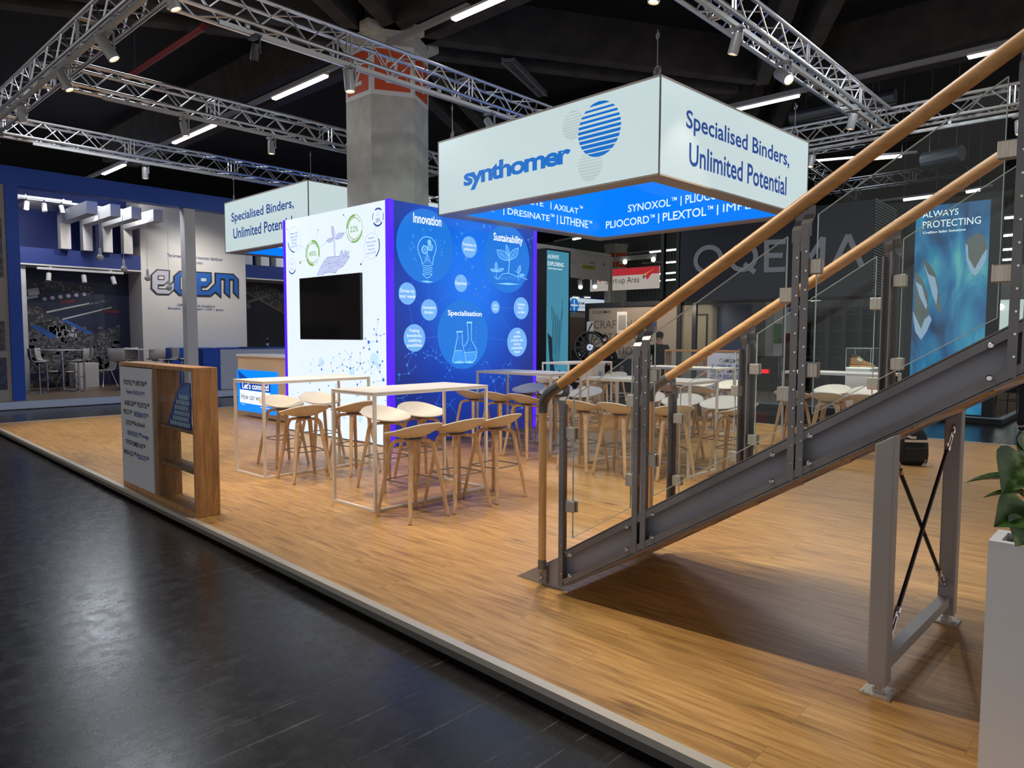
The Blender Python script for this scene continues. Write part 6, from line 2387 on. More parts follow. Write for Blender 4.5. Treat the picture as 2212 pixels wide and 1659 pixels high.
XP = 16.2
org = (XP, 3.3, OZ)
t = thing('lightbox_tower', 'tall back-lit panel with an aerial water view, right of the dark sign box', 'light box', org)
MB().box(XP, XP + .28, 2.52, 4.10, OZ, 4.17).build('frame', M_OQ2, t, org)
MB().box(XP - .006, XP - .001, 2.70, 3.965, OZ + .03, 4.15).build('film', sea_film(), t, org)
PP = Plane((XP - .006, 3.965, 0), (0, -1, 0))
qp = lambda a, b: PP.px(1640 + a / 3.318, 400 + b / 3.318)
wr = MB()
wr2 = lambda body, x0, x1, y0a, y1a, bold: write_fit(wr, PP, body, qp(x0, (y0a + y1a) / 2)[0], qp(x0, y1a)[1], qp(x1, (y0a + y1a) / 2)[0], qp(x0, y0a)[1], bold, .003)
wr2('ALWAYS', 1172, 1428, 192, 236, .004)
wr2('PROTECTING', 1172, 1588, 262, 312, .004)
wr2('Crafting Safer Solutions', 1174, 1480, 334, 356, .02)
wr.build('white_lettering', lit('tower_ink', (232, 244, 246), 1.0), t, org)
isl, sh = MB(), MB()
for pts in ([(1478, 420), (1500, 380), (1560, 340), (1610, 360), (1635, 440), (1630, 520), (1580, 610), (1550, 650), (1515, 620), (1485, 540)],
            [(1100, 960), (1110, 880), (1120, 620), (1160, 660), (1210, 780), (1215, 900), (1235, 960), (1200, 1050), (1160, 1110), (1120, 1050)],
            [(1180, 520), (1230, 580), (1265, 640), (1285, 740), (1305, 880), (1295, 920), (1270, 890), (1240, 760), (1195, 640)]):
    isl.pgon(PP, [qp(*p) for p in pts], .0012)
for pts in ([(1478, 420), (1495, 430), (1500, 520), (1545, 600), (1600, 500), (1632, 455), (1628, 530), (1580, 612), (1550, 650), (1515, 620), (1485, 540)],
            [(1100, 900), (1110, 990), (1160, 1030), (1185, 960), (1220, 930), (1236, 965), (1200, 1050), (1160, 1110), (1118, 1050)],
            [(1180, 560), (1215, 640), (1260, 660), (1280, 760), (1270, 860), (1240, 780)], [(1120, 690), (1165, 720), (1205, 860), (1195, 890), (1150, 800)]):
    sh.pgon(PP, [qp(*p) for p in pts], .0018)
isl.build('island_print', lit('island_film', (104, 112, 108), .72), t, org)
sh.build('shore_print', lit('shore_film', (158, 182, 206), .78), t, org)

YE = 13.70
org = (XP, YE, OZ)
t = thing('lightbox_tower', 'tall back-lit turquoise panel with white lettering, right of the blue wall', 'light box', org)
xr = on_pl(1232, 600, (0, YE, 0), Vector((0, -1, 0))).x
MB().box(XP, xr, YE, YE + .38, OZ, 4.13).build('frame', M_OQ2, t, org)
xf0, xf1 = XP + .03, xr - .09
MB().box(xf0, xf1, YE - .006, YE - .001, OZ + .03, 4.08).build('film', M_TEAL, t, org)
PE = Plane((xf0, YE - .006, 0), (1, 0, 0))
qe = lambda a, b: PE.px(1150 + a / 6.144, 510 + b / 6.144)
wr = MB()
for body, x0, x1, ya, yb, bold in (('ALWAYS', 205, 350, 238, 292, .008), ('EXPLORING', 205, 415, 332, 388, .008), ('Crafting Smarter Solutions', 205, 398, 412, 440, .02)):
    write_fit(wr, PE, body, qe(x0, ya)[0], qe(x0, yb)[1], qe(x1, ya)[0], qe(x0, ya)[1], bold, .003)
wr.build('white_lettering', lit('tower_ink', (232, 244, 246), 1.0), t, org)
dr, dk2, hl = MB(), MB(), MB()
W_E = xf1 - xf0
Zt = lambda k: .05 + 4.0 * k
dr.pgon(PE, [(W_E * .18, Zt(.60)), (W_E * .26, Zt(.52)), (W_E * .24, Zt(.30)), (W_E * .34, Zt(.18)), (W_E * .45, Zt(.14)), (W_E * .62, Zt(.20)), (W_E * .66, Zt(.36)), (W_E * .74, Zt(.56)), (W_E * .68, Zt(.60)), (W_E * .60, Zt(.48)), (W_E * .4, Zt(.55))], .0012)
dk2.pgon(PE, [(W_E * .05, Zt(.40)), (W_E * .26, Zt(.36)), (W_E * .28, Zt(.22)), (W_E * .40, Zt(.10)), (W_E * .64, Zt(.12)), (W_E * .66, Zt(.0)), (W_E * .22, Zt(.0)), (W_E * .14, Zt(.2))], .0018)
for a, b in (((.24, .60), (.22, .50)), ((.72, .66), (.70, .50)), ((.30, .52), (.28, .36)), ((.40, .54), (.42, .24)), ((.52, .55), (.50, .3)), ((.6, .5), (.58, .25))):
    hl.line(PE, (W_E * a[0], Zt(a[1])), (W_E * b[0], Zt(b[1])), .02, .0024)
dr.build('fold_print', lit('teal_mid_film', (60, 128, 156), .8), t, org)
dk2.build('dark_print', lit('teal_dark_film', (20, 44, 52), .8), t, org)
hl.build('fold_line_print', lit('teal_deep_film', (30, 84, 104), .8), t, org)

# ---- sign box over the open front
XS = 16.5
z0s, z1s = 2.44, 4.47
ya_, yb_ = 4.81, 9.45
org = (XS, yb_, z0s)
t = thing('sign_box', 'large dark blue sign box with big grey lettering over the stand on the right', 'sign box', org)
MB().box(XS, XS + 1.5, ya_ + .03, yb_, z0s, z1s).build('body', M_OQ, t, org)
PS = Plane((XS - .004, yb_, 0), (0, -1, 0))
qs = lambda a, b: PS.px(1430 + a / 3.77, 420 + b / 3.77)
ltr = MB()


NS = [0]


def stroke(pts, w):
    NS[0] += 1
    for a, b in zip(pts, pts[1:]):
        (ax, ay), (bx, by) = qs(*a), qs(*b)
        L = sqrt((bx - ax) ** 2 + (by - ay) ** 2)
        nx, ny = -(by - ay) / L * w / 2, (bx - ax) / L * w / 2
        ltr.prism([PS.P(ax + nx, ay + ny, 0), PS.P(bx + nx, by + ny, 0), PS.P(bx - nx, by - ny, 0), PS.P(ax - nx, ay - ny, 0)], PS.n * (.02 + .0007 * NS[0]))


for cx_, cy_, l, r_ in ((378, 532, 258, 498), (662, 512, 542, 784)):
    u, v = qs(cx_, cy_)
    rr = (qs(r_, cy_)[0] - qs(l, cy_)[0]) / 2
    rv = (qs(cx_, cy_ - 120)[1] - qs(cx_, cy_ + 120)[1]) / 2
    n = 40
    wv = .115
    vs, fs = [], []
    for i in range(n):
        a = 2 * pi * i / n
        for d_ in (0, .02):
            vs.append(PS.P(u + rr * cos(a), v + rv * sin(a), d_))
            vs.append(PS.P(u + (rr - wv) * cos(a), v + (rv - wv) * sin(a), d_))
    for i in range(n):
        a, b = 4 * i, 4 * ((i + 1) % n)
        fs += [(a + 3, b + 3, b + 2, a + 2), (a, b, b + 2, a + 2), (a + 1, a + 3, b + 3, b + 1)]
    ltr.add(vs, fs)
stroke([(672, 565), (760, 635)], .115)
for pts in ([(855, 375), (852, 632)], [(840, 392), (1010, 384)], [(840, 500), (985, 496)], [(840, 616), (1005, 610)], [(1082, 620), (1092, 368)], [(1100, 380), (1205, 520)], [(1205, 520), (1318, 350)], [(1316, 350), (1305, 605)],
            [(1390, 600), (1520, 330)], [(1520, 330), (1632, 588)], [(1445, 510), (1592, 500)]):
    stroke(pts, .115)
ltr.build('lettering', mat('sign_silver', (158, 162, 174), .45), t, org)
lv = MB()
nl = 34
for i in range(nl):
    z = z0s + (z1s - z0s) * (i + .5) / nl
    lv.beam((XS + .01, ya_ + .005, z + .03), (XS + 1.5, ya_ + .005, z - .03), .02, .026)
lv.build('louvre', mat('louvre_grey', (138, 148, 152), .5), t, org)
fr = MB()
for y in (9.53, 9.98):
    fr.box(XS, XS + .12, y - .05, y + .04, z0s, z1s + .3)
fr.box(XS, XS + .12, 9.48, 10.0, z0s, z0s + .09)
fr.build('open_frame', M_OQ2, t, org)
for y in (4.95, 9.4):
    MB().box(XS + .7, XS + .8, y - .05, y + .05, OZ, z0s - .001).build('support_post', M_OQ2, t, org)

# ---- board wall with a slogan, door, navy wall
XB = 18.0
org = (XB, 12, OZ)
t = thing('slogan_wall', 'black-framed grey wall with a thin-lettered slogan behind the two people', 'stand wall', org)
yl, yr = 13.55, 10.30
zt_ = 2.57
MB().box(XB, XB + .1, yr, yl, OZ, zt_ - .1).build('panel', M_OQW, t, org)
MB().box(XB - .06, XB + .12, yl - .09, yl + .02, OZ, zt_).box(XB - .06, XB + .12, yr - .07, yr + .05, OZ, zt_).box(XB - .06, XB + .12, yr + .05, yl - .09, zt_ - .13, zt_).build('frame', M_OQ2, t, org)
PQ = Plane((XB, yl, 0), (0, -1, 0))
qq = lambda a, b: PQ.px(1150 + a / 6.144, 510 + b / 6.144)
wr = MB()
for body, x0, x1, yt, yb, bold in (('OQEMA', 795, 1045, 985, 1035, .006), ('CRAFTING', 815, 1420, 1118, 1225, -.012), ('SUSTAINABLE', 790, 1600, 1290, 1385, -.012), ('SOLUTIONS', 800, 1500, 1468, 1570, -.012)):
    write_fit(wr, PQ, body, qq(x0, yb)[0], qq((x0 + x1) / 2, yb)[1], qq(x1, yb)[0], qq((x0 + x1) / 2, yt)[1], bold, .003)
wr.build('dark_lettering', mat('slogan_ink', (62, 58, 58), .6), t, org)
for (xa, ytp, xb, ybt, lab, c) in ((722, 1135, 808, 1285, 'small white hanging poster with a dark diagonal stroke', (206, 204, 200)), (1125, 1005, 1255, 1290, 'tall white hanging poster with a grey dotted field', (208, 206, 204)),
                                  (1410, 1220, 1478, 1340, 'small dark hanging poster behind the handrail', (70, 70, 78)), (1535, 1125, 1650, 1290, 'dark blue and grey hanging poster above the capped person', (96, 100, 112))):
    Xq = 17.2
    a, b = on_x(1150 + xa / 6.144, 510 + ytp / 6.144, Xq), on_x(1150 + xb / 6.144, 510 + ybt / 6.144, Xq)
    o2 = (Xq, (a.y + b.y) / 2, a.z)
    p = thing('hanging_poster', lab, 'poster', o2, 0, 'posters hanging before the slogan wall')
    y0, y1 = min(a.y, b.y), max(a.y, b.y)
    MB().box(Xq, Xq + .01, y0, y1, b.z, a.z).build('sheet', mat('poster_%d' % c[0], c, .6), p, o2)
    MB().tube([(Xq + .005, (y0 + y1) / 2, a.z), (Xq + .005, (y0 + y1) / 2, a.z + .35)], .003, 4).build('cord', M_STEEL, p, o2)
    pl = Plane((Xq, y1, b.z), (0, -1, 0))
    wv, hv = y1 - y0, a.z - b.z
    if xa == 722:
        MB().pgon(pl, [(wv * .1, hv * .1), (wv * .28, hv * .1), (wv * .95, hv * .85), (wv * .75, hv * .92)], .002).build('stroke_print', mat('navy_ink', (30, 44, 84), .5), p, o2)
        MB().pgon(pl, [(wv * .5, hv * .02), (wv, hv * .02), (wv, hv * .25)], .002).build('yellow_print', mat('poster_yellow', (196, 186, 80), .5), p, o2)
    elif xa == 1125:
        MB().rect(pl, wv * .14, hv * .16, wv * .88, hv * .84).build('grey_field', mat('poster_grey', (150, 148, 146), .6), p, o2)
    elif xa == 1535:
        MB().rect(pl, wv * .55, hv * .55, wv * .85, hv * .92).build('blue_field', mat('poster_blue', (40, 70, 140), .6), p, o2)
org = (XB, 9.6, OZ)
t = thing('door_wall', 'beige partition with a black-framed door behind the handrails', 'stand wall', org)
y1d, y0d = on_x(1472, 700, XB).y, on_x(1548, 700, XB).y
MB().box(XB + .02, XB + .1, y0d, y1d, OZ, 2.42).build('panel', mat('olive_beige', (134, 126, 108), .6), t, org)
dy1, dy0 = on_x(1495, 700, XB).y, on_x(1528, 700, XB).y
dz = on_x(1510, 678, XB).z
fr = MB()
fr.box(XB - .01, XB + .019, dy1 - .04, dy1, OZ, dz).box(XB - .01, XB + .019, dy0, dy0 + .04, OZ, dz).box(XB - .01, XB + .019, dy0 + .0401, dy1 - .0401, dz - .05, dz)
fr.build('door_frame', M_OQ2, t, org)
MB().box(XB, XB + .018, dy0 + .041, dy1 - .041, OZ + .01, dz - .051).build('door_leaf', mat('olive_beige', (134, 126, 108), .6), t, org)
MB().box(XB - .04, XB - .001, dy1 - .12, dy1 - .09, 1.0, 1.12).build('door_handle', M_OQ2, t, org)
MB().box(XB - .02, XB, dy0 + .3, dy1 - .06, dz - .09, dz - .06).build('door_closer', M_STEEL, t, org)
ny1, ny0 = on_x(1552, 700, XB).y, on_x(1622, 700, XB).y
tag(MB().box(XB, XB + .1, ny0, ny1, OZ, 2.40).build('navy_wall', mat('navy_wall', (32, 50, 86), .5), None, (XB, ny0, OZ)), 'plain navy partition right of the black-framed door', 'stand wall')

# black counter with upright lettering
yc1, yc0 = on_x(1232, 800, 16.5).y, on_x(1366, 800, 16.5).y
org = (16.5, yc0, OZ)
t = thing('black_counter', 'long black counter with upright lettering behind the wheel display', 'counter', org)
MB().box(16.5, 17.0, yc0, yc1, OZ, .93).build('body', M_OQ2, t, org)
pl = Plane((16.5, yc0 + .34, .28), (0, 0, 1), (0, 1, 0))
m = MB()
vs, fs, (a0, b0, c0_, e0) = glyphs('SAFER', .0)
kk_ = .11 / .7
m.add([(16.498, yc0 + .40 - (y_ - b0) * kk_, .35 + (x_ - a0) * kk_) for x_, y_ in vs], fs)
m.build('pale_lettering', mat('counter_ink', (150, 150, 150), .6), t, org)
yy = on_x(1245, 752, 16.6).y
org = (16.7, yy, .93)
t = thing('laptop', 'dark laptop open on the black counter, left of the wheel', 'laptop', org)
MB().box(16.62, 16.85, yy - .17, yy + .17, .931, .95).build('base', M_BLACK, t, org)
MB().obox((16.60, yy, 1.05), (1, 0, .2), (0, 1, 0), (-.2, 0, 1), .012, .34, .21).build('lid', M_BLACK, t, org)

# ---- dark shelving at the back right and what stands before it
XK = 20.5
org = (XK, 7.5, OZ)
yk1, yk0 = on_x(1722, 700, XK).y, on_x(1895, 700, XK).y
t = thing('shelf_wall', 'dark navy shelving wall behind the shoe showcase', 'shelving', org)
MB().box(XK + .35, XK + .4, yk0, yk1, OZ, 2.38).build('back', mat('shelf_navy', (20, 24, 36), .55), t, org)
for k in range(6):
    y = yk0 + (yk1 - yk0) * k / 5
    MB().box(XK, XK + .349, y - .05, y + .05, OZ, 2.3).build('upright', mat('shelf_navy2', (28, 32, 44), .5), t, org)
for k in range(5):
    z = .35 + k * .45
    m = MB()
    for j in range(5):
        ya2 = yk0 + (yk1 - yk0) * j / 5 + .051
        m.box(XK + .02, XK + .348, ya2, yk0 + (yk1 - yk0) * (j + 1) / 5 - .051, z, z + .03)
    m.build('shelf', mat('shelf_navy2', (28, 32, 44), .5), t, org)
# long lamp under the sign box
a, b = on_x(1752, 648, 19.0), on_x(1848, 642, 19.0)
org = tuple(a)
t = thing('strip_light', 'lit white strip below the dark sign box at the right', 'strip light', org)
MB().beam(a, b, .08, .05).build('diffuser', M_TUBE, t, org)
MB().beam(a + Vector((0, 0, .045)), b + Vector((0, 0, .045)), .1, .04).build('housing', M_WHITE2, t, org)
# red-lit bar and black wire stools
pa, pb = on_x(1636, 801, 19.5), on_x(1658, 801, 19.5)
org = (19.5, (pa.y + pb.y) / 2, OZ)
t = thing('red_bar', 'dark bar front with a glowing red strip behind the stair posts', 'bar counter', org)
MB().box(19.5, 20.0, pb.y - .1, pa.y + .25, OZ, 1.0).build('body', mat('wine_black', (40, 16, 20), .5), t, org)
MB().box(19.47, 19.499, pb.y - .05, pa.y + .2, pa.z - .06, pa.z + .05).build('light_strip', lit('red_led', (255, 30, 40), 1.2), t, org)
bs = thing('wire_stool', '', 'bar stool')
MB().box(-.18, .18, -.18, .18, .74, .77).build('seat', M_BLACK, bs, bevel=.01)
MB().tube([(-.17, -.17, .77), (-.17, -.19, 1.0), (.17, -.19, 1.0), (.17, -.17, .77)], .009, 6).build('backrest', M_BLACK, bs)
for sx in (-1, 1):
    for sy in (-1, 1):
        MB().tube([(sx * .16, sy * .16, .74), (sx * .21, sy * .21, .002)], .010, 6).build('leg', M_BLACK, bs)
MB().tube([(-.19, -.19, .3), (.19, -.19, .3), (.19, .19, .3), (-.19, .19, .3), (-.19, -.19, .3)], .008, 6).build('footrest', M_BLACK, bs)
for i, (px_, X, lab) in enumerate(((1652, 17.6, 'black wire bar stool below the red glowing strip'), (1700, 17.8, 'black wire bar stool left of the tall dark stair post'), (1745, 17.6, 'black wire bar stool before the dark shelving, left one'),
                                   (1795, 17.6, 'black wire bar stool before the dark shelving, right one'), (2190, 16.9, 'black wire chair frame seen under the stair at the right edge'))):
    y = on_x(px_, 800, X).y
    if i == 0:
        bs.location, bs['label'], bs['group'] = (X, y, OZ), lab, 'black wire stools of the dark stand'
    else:
        dup(bs, (X, y, OZ), .3 * i, lab, 'black wire stools of the dark stand')
y = on_x(1770, 780, 18.4).y
org = (18.4, y, OZ)
t = thing('black_bar_table', 'long black bar table in front of the dark shelving', 'bar table', org)
MB().box(18.2, 18.6, y - .8, y + 1.0, 1.02, 1.05).build('tabletop', M_BLACK, t, org)
for dx in (18.24, 18.52):
    for dy in (-.75, .92):
        MB().box(dx, dx + .04, y + dy, y + dy + .04, OZ, 1.0195).build('leg', M_BLACK, t, org)

# ---- display plinths at the far edge of our deck
M_PLW = mat('plinth_white', (214, 208, 200), .5)


def plinth(x0, x1, y0, y1, z1, label):
    t = thing('display_plinth', label, 'plinth', (x0, y0, 0), 0, 'white display plinths')
    MB().box(x0, x1, y0, y1, .001, z1).build('body', M_PLW, t, (x0, y0, 0), bevel=.003)
    pl = Plane((x0, y0, 0), (1, 0, 0))
    MB().disc(pl, (x1 - x0) * .55, z1 - .22, .07, .002, 24).build('round_mark', mat('plinth_mark', (150, 164, 184), .5), t, (x0, y0, 0))
    return t


Xw = 11.92
yw1, yw0 = on_x(1256, 800, Xw).y, on_x(1283, 800, Xw).y
plinth(Xw, 12.3, yw0, yw1, .98, 'white plinth carrying the black wheel at the far deck edge')
wc = (Xw + .19, (yw0 + yw1) / 2, .98)
cW = EYE + ray(1277, 750) * ((Vector(wc) - EYE).dot(_f))
R_ = cW.z - .9805
org = (cW.x, cW.y, .98)
t = thing('wheel_rim', 'black multi-spoke car wheel rim standing on its white plinth', 'wheel', org)
ax = Vector((-.93, -.25, .0)).normalized()
c = Vector((cW.x, cW.y, .9805 + R_))
MB().lathe(c, [(R_ * .93, .10), (R_, .105), (R_ * .99, .085), (R_ * .9, .07), (R_ * .86, -.06), (R_ * .97, -.09), (R_, -.10), (R_ * .97, -.105), (R_ * .84, -.07), (R_ * .84, .06)], ax, 40, True).build('rim', mat('gloss_black', (14, 14, 15), .2), t, org, smooth=True)
spk = MB()
x_ = ax.cross(Vector((0, 0, 1))).normalized()
y_ = ax.cross(x_)
for k in range(14):
    a = 2 * pi * k / 14
    d1 = x_ * cos(a) + y_ * sin(a)
    spk.strap([c + ax * .055 + d1 * R_ * .2, c + ax * .075 + d1 * R_ * .55, c + ax * .085 + d1 * R_ * .9], [.02, .016, .022], .018, ax.cross(d1))
spk.build('spokes', mat('satin_black', (30, 30, 32), .35), t, org)
MB().lathe(c + ax * .04, [(R_ * .22, 0), (R_ * .24, .02), (R_ * .20, .035), (R_ * .08, .04)], ax, 24).build('hub', mat('satin_black', (30, 30, 32), .35), t, org, smooth=True)
bo = MB()
for k in range(5):
    a = 2 * pi * k / 5
    d1 = x_ * cos(a) + y_ * sin(a)
    bo.cyl(c + ax * .07 + d1 * R_ * .15, c + ax * .082 + d1 * R_ * .15, .014, 8)
bo.lathe(c + ax * .074, [(R_ * .22, 0), (R_ * .20, .006)], ax, 20)
bo.build('hub_plate', M_CHROME, t, org)

Xs = 11.46
ys1, ys0 = on_x(1825, 830, Xs).y, on_x(1879, 830, Xs).y
zc = on_x(1850, 796, Xs).z
plinth(Xs, Xs + .42, ys0, ys1, zc, 'white plinth carrying the glass shoe showcase')
org = (Xs, ys0, zc)
ztp = on_x(1825, 752, Xs).z
t = thing('glass_showcase', 'clear glass box holding a tan boot on its white plinth', 'showcase', org)
m = MB()
for a in ((Xs + .004, Xs + .007, ys0, ys1), (Xs + .413, Xs + .416, ys0, ys1), (Xs + .008, Xs + .412, ys0 + .002, ys0 + .005), (Xs + .008, Xs + .412, ys1 - .005, ys1 - .002)):
    m.box(a[0], a[1], a[2], a[3], zc + .012, ztp - .005)
m.build('glass_side', M_GLASS, t, org)
MB().box(Xs + .002, Xs + .418, ys0, ys1, ztp - .0045, ztp).build('glass_top', M_GLASS, t, org)
MB().box(Xs + .001, Xs + .419, ys0, ys1, zc + .0005, zc + .0115).build('lit_base', lit('showcase_base', (214, 240, 232), .8, (220, 220, 220)), t, org)
eg = MB()
for x in (Xs + .003, Xs + .417):
    for y in (ys0 + .002, ys1 - .002):
        eg.box(x - .003, x + .003, y - .003, y + .003, zc + .012, ztp)
for x in (Xs + .003, Xs + .417):
    eg.box(x - .003, x + .003, ys0, ys1, ztp - .004, ztp + .003)
for y in (ys0 + .002, ys1 - .002):
    eg.box(Xs, Xs + .42, y - .003, y + .003, ztp - .004, ztp + .003)
eg.build('glass_edge', mat('pale_edge', (190, 210, 205), .3), t, org)
# boot: heel to the left, toe to the right in the photo
by = (ys0 + ys1) / 2
BO = Vector((Xs + .2, by + .16, zc + .012))
rt = Vector((0, -1, 0))
org = tuple(BO)
t = thing('boot', 'tan ankle boot with a white tag inside the glass showcase', 'boot', org)
secs = [(.0, .085, .0), (.0, .0, .0)]
vs, fs = [], []
prof = [(.00, .028, .150, .040), (.03, .028, .175, .052), (.08, .028, .178, .054), (.12, .028, .165, .052), (.15, .028, .128, .050), (.19, .028, .100, .052), (.24, .028, .082, .056), (.29, .028, .070, .052), (.325, .028, .048, .034), (.338, .028, .034, .012)]
nn = 14
for s_, zb_, zt2, hw in prof:
    for k in range(nn):
        a = 2 * pi * k / nn
        zz = (zb_ + zt2) / 2 + (zt2 - zb_) / 2 * (abs(sin(a)) ** .7) * (1 if sin(a) > 0 else -1)
        ww = hw * (abs(cos(a)) ** .7) * (1 if cos(a) > 0 else -1) * (1 if sin(a) < .3 else .8)
        vs.append(BO + rt * s_ + Vector((ww, 0, zz)))
for i in range(len(prof) - 1):
    for k in range(nn):
        fs.append((i * nn + k, i * nn + (k + 1) % nn, (i + 1) * nn + (k + 1) % nn, (i + 1) * nn + k))
fs += [tuple(range(nn)), tuple(reversed(range((len(prof) - 1) * nn, len(prof) * nn)))]
MB().add(vs, fs).build('upper', mat('tan_nubuck', (176, 118, 62), .8), t, org, smooth=True)
so = [(-.008, 0), (-.008, .03), (.345, .034), (.35, .02), (.33, .004), (.14, .004), (.12, .0), (.0, .0)]
MB().prism([BO + rt * a + Vector((-.052, 0, b)) for a, b in so], (.104, 0, 0)).build('sole', mat('gum_sole', (198, 140, 84), .6), t, org, bevel=.004)
MB().lathe(BO + rt * .055 + Vector((0, 0, .165)), [(.05, 0), (.056, .012), (.05, .028), (.042, .02)], (0, 0, 1), 16).build('collar', mat('brown_collar', (72, 48, 34), .8), t, org, smooth=True)
lc_ = MB()
for k in range(4):
    s_ = .115 + k * .024
    z = .172 - k * .022
    lc_.tube([BO + rt * s_ + Vector((-.03, 0, z - .01)), BO + rt * (s_ + .008) + Vector((0, 0, z)), BO + rt * s_ + Vector((.03, 0, z - .01))], .004, 5)
lc_.build('laces', mat('lace_tan', (200, 160, 110), .8), t, org)
MB().obox(BO + rt * .14 + Vector((-.062, 0, .12)), (0, 1, .5), (0, -.5, 1), (1, 0, 0), .07, .045, .002).build('tag', M_WHITE, t, org)

# ---- further stands behind
YG = 17.5
gx0, gx1 = on_pl(1160, 560, (0, YG, 0), Vector((0, -1, 0))).x, on_pl(1320, 560, (0, YG, 0), Vector((0, -1, 0))).x
gz1, gz0 = on_pl(1240, 543, (0, YG, 0), Vector((0, -1, 0))).z, on_pl(1240, 600, (0, YG, 0), Vector((0, -1, 0))).z
org = (gx0, YG, gz0)
t = thing('fascia_board', 'grey fascia board with small logos and a yellow label behind the turquoise light box', 'fascia', org)
MB().box(gx0 - 1, gx1, YG, YG + .1, gz0, gz1).build('board', mat('fascia_grey', (186, 182, 174), .6), t, org)
MB().box(gx0 - 1, gx1, YG - .01, YG + .12, gz1 + .001, gz1 + .1).build('cap', M_LWHITE, t, org)
PGf = Plane((gx0, YG, 0), (1, 0, 0))
qf = lambda a, b: PGf.px(1150 + a / 6.144, 510 + b / 6.144)
MB().pgon(PGf, [qf(660, 378), qf(835, 398), qf(833, 450), qf(660, 430)], .003).build('yellow_label', mat('label_yellow', (162, 160, 44), .6), t, org)
wr = MB()
write_fit(wr, PGf, 'young', qf(755, 370)[0], qf(790, 378)[1], qf(830, 370)[0], qf(790, 345)[1], .01, .004)
for k in range(3):
    write_fit(wr, PGf, ('professional', 'in chemistry', 'network')[k], qf(515, 330 + 20 * k)[0], qf(555, 335 + 19 * k)[1], qf((600, 582, 590)[k], 330)[0], qf(555, 322 + 19 * k)[1], .0, .004)
write_fit(wr, PGf, 'Ministry of State', qf(893, 370)[0], qf(930, 382)[1], qf(985, 385)[0], qf(930, 370)[1], .0, .004)
write_fit(wr, PGf, 'INNOVATIONS', qf(680, 410)[0], qf(745, 425)[1], qf(820, 420)[0], qf(745, 402)[1], .0, .005)
wr.build('dark_lettering', mat('fascia_ink', (62, 62, 66), .6), t, org)
MB().pgon(PGf, [qf(945, 358), qf(958, 360), qf(958, 402), qf(945, 400)], .004).build('eagle_mark', M_BLACK, t, org)
MB().box(gx1 - .02, gx1 + .12, YG, YG + .12, ZF, gz1).build('end_post', mat('post_grey', (170, 166, 160), .5), t, org)
for k, (a, b) in enumerate(((393, 409), (500, 405))):
    c = on_pl(1140 + a / 3.456, 500 + b / 3.456, (0, YG + .25, 0), Vector((0, -1, 0)))
    o2 = tuple(c)
    s_ = thing('stand_spotlight', ('left', 'right')[k] + ' white lit spotlight under the grey fascia board', 'spotlight', o2, 0, 'lamps of the start-up stands')
    MB().lathe(c, [(.09, 0), (.1, .03), (.1, .25), (.08, .26)], (.2, .3, 1), 14).build('lamp_body', M_WHITE2, s_, o2, smooth=True)
    MB().ball(c - Vector((.03, .03, .04)), .085, 12, 8).build('bulb', lit('cold_lamp', (255, 252, 240), 5), s_, o2, smooth=True)
    MB().box(c.x - .02, c.x + .02, c.y - .16, c.y + .02, c.z + .255, c.z + .29).box(c.x - .02, c.x + .02, c.y - .15, c.y - .11, c.z + .2901, gz0 + .3).build('stem', M_WHITE2, s_, o2)

XU = 27.0
ur, ul = on_x(1424, 600, XU), on_x(1275, 600, XU)
uz1, uz0 = on_x(1372, 578, XU).z, on_x(1372, 625, XU).z
org = (XU, ur.y, uz0)
t = thing('banner', 'white and red start-up area banner with paper planes in the background', 'banner', org)
MB().box(XU, XU + .05, ur.y, ul.y, uz0, uz1).build('board', lit('banner_white', (202, 192, 182), .55, (200, 195, 190)), t, org)
PU = Plane((XU, ul.y, 0), (0, -1, 0))
qu = lambda a, b: PU.px(1150 + a / 6.144, 510 + b / 6.144)
uu1 = ul.y - ur.y
hb = uz1 - uz0
MB().rect(PU, 0.001, uz1 - hb * .33, uu1 - .001, uz1 - .001, .003).build('red_band', lit('banner_red', (206, 52, 64), .6), t, org)
wr = MB()
ubx0, ubx1 = qu(1045, 580)[0], qu(1420, 580)[0]
lw = (ubx1 - ubx0)
write_fit(wr, PU, 'Start-up Area', ubx0 - lw * .20, uz0 + hb * .22, ubx1, uz0 + hb * .60, -.004, .004)
wr.build('dark_lettering', mat('banner_ink', (50, 42, 44), .6), t, org)
pr_, py_, pg_ = MB(), MB(), MB()
for dx_, k in ((0, 1), (-(lw * 1.68), 1)):
    b0_, v0_ = qu(1435, 525)
    b1_, v1_ = qu(1635, 425)
    b0_ += dx_
    b1_ += dx_
    w2 = b1_ - b0_
    pr_.pgon(PU, [(b1_, v1_), (b0_ + w2 * .42, v0_ - hb * .17), (b0_ + w2 * .30, v0_ - hb * .02)], .006).pgon(PU, [(b1_, v1_), (b0_ + w2 * .48, v0_ - hb * .20), (b0_ + w2 * .40, v0_ - hb * .12)], .0065)
    py_.pgon(PU, [(b1_, v1_), (b0_, v0_), (b0_ + w2 * .2, v0_ - hb * .01)], .0055)
    pg_.pgon(PU, [(b0_ + w2 * .16, v0_ - hb * .02), (b0_ + w2 * .32, v0_), (b0_ + w2 * .22, v0_ - hb * .18)], .007)
pr_.build('red_plane_wing', lit('banner_red', (206, 52, 64), .6), t, org)
py_.build('yellow_plane_wing', lit('banner_yellow', (226, 170, 70), .6), t, org)
pg_.build('grey_plane_fold', mat('plane_grey', (110, 112, 116), .6), t, org)
rl = thing('lamp_rail', 'row of bright lamps on a white rail above the start-up banner', 'light rail', (XU - .3, ur.y, uz1 + .3))
o2 = (XU - .3, ur.y, uz1 + .3)
MB().box(XU - .32, XU - .26, ur.y, ul.y - uu1 * .25, uz1 + .3, uz1 + .5).build('rail', M_LWHITE, rl, o2)
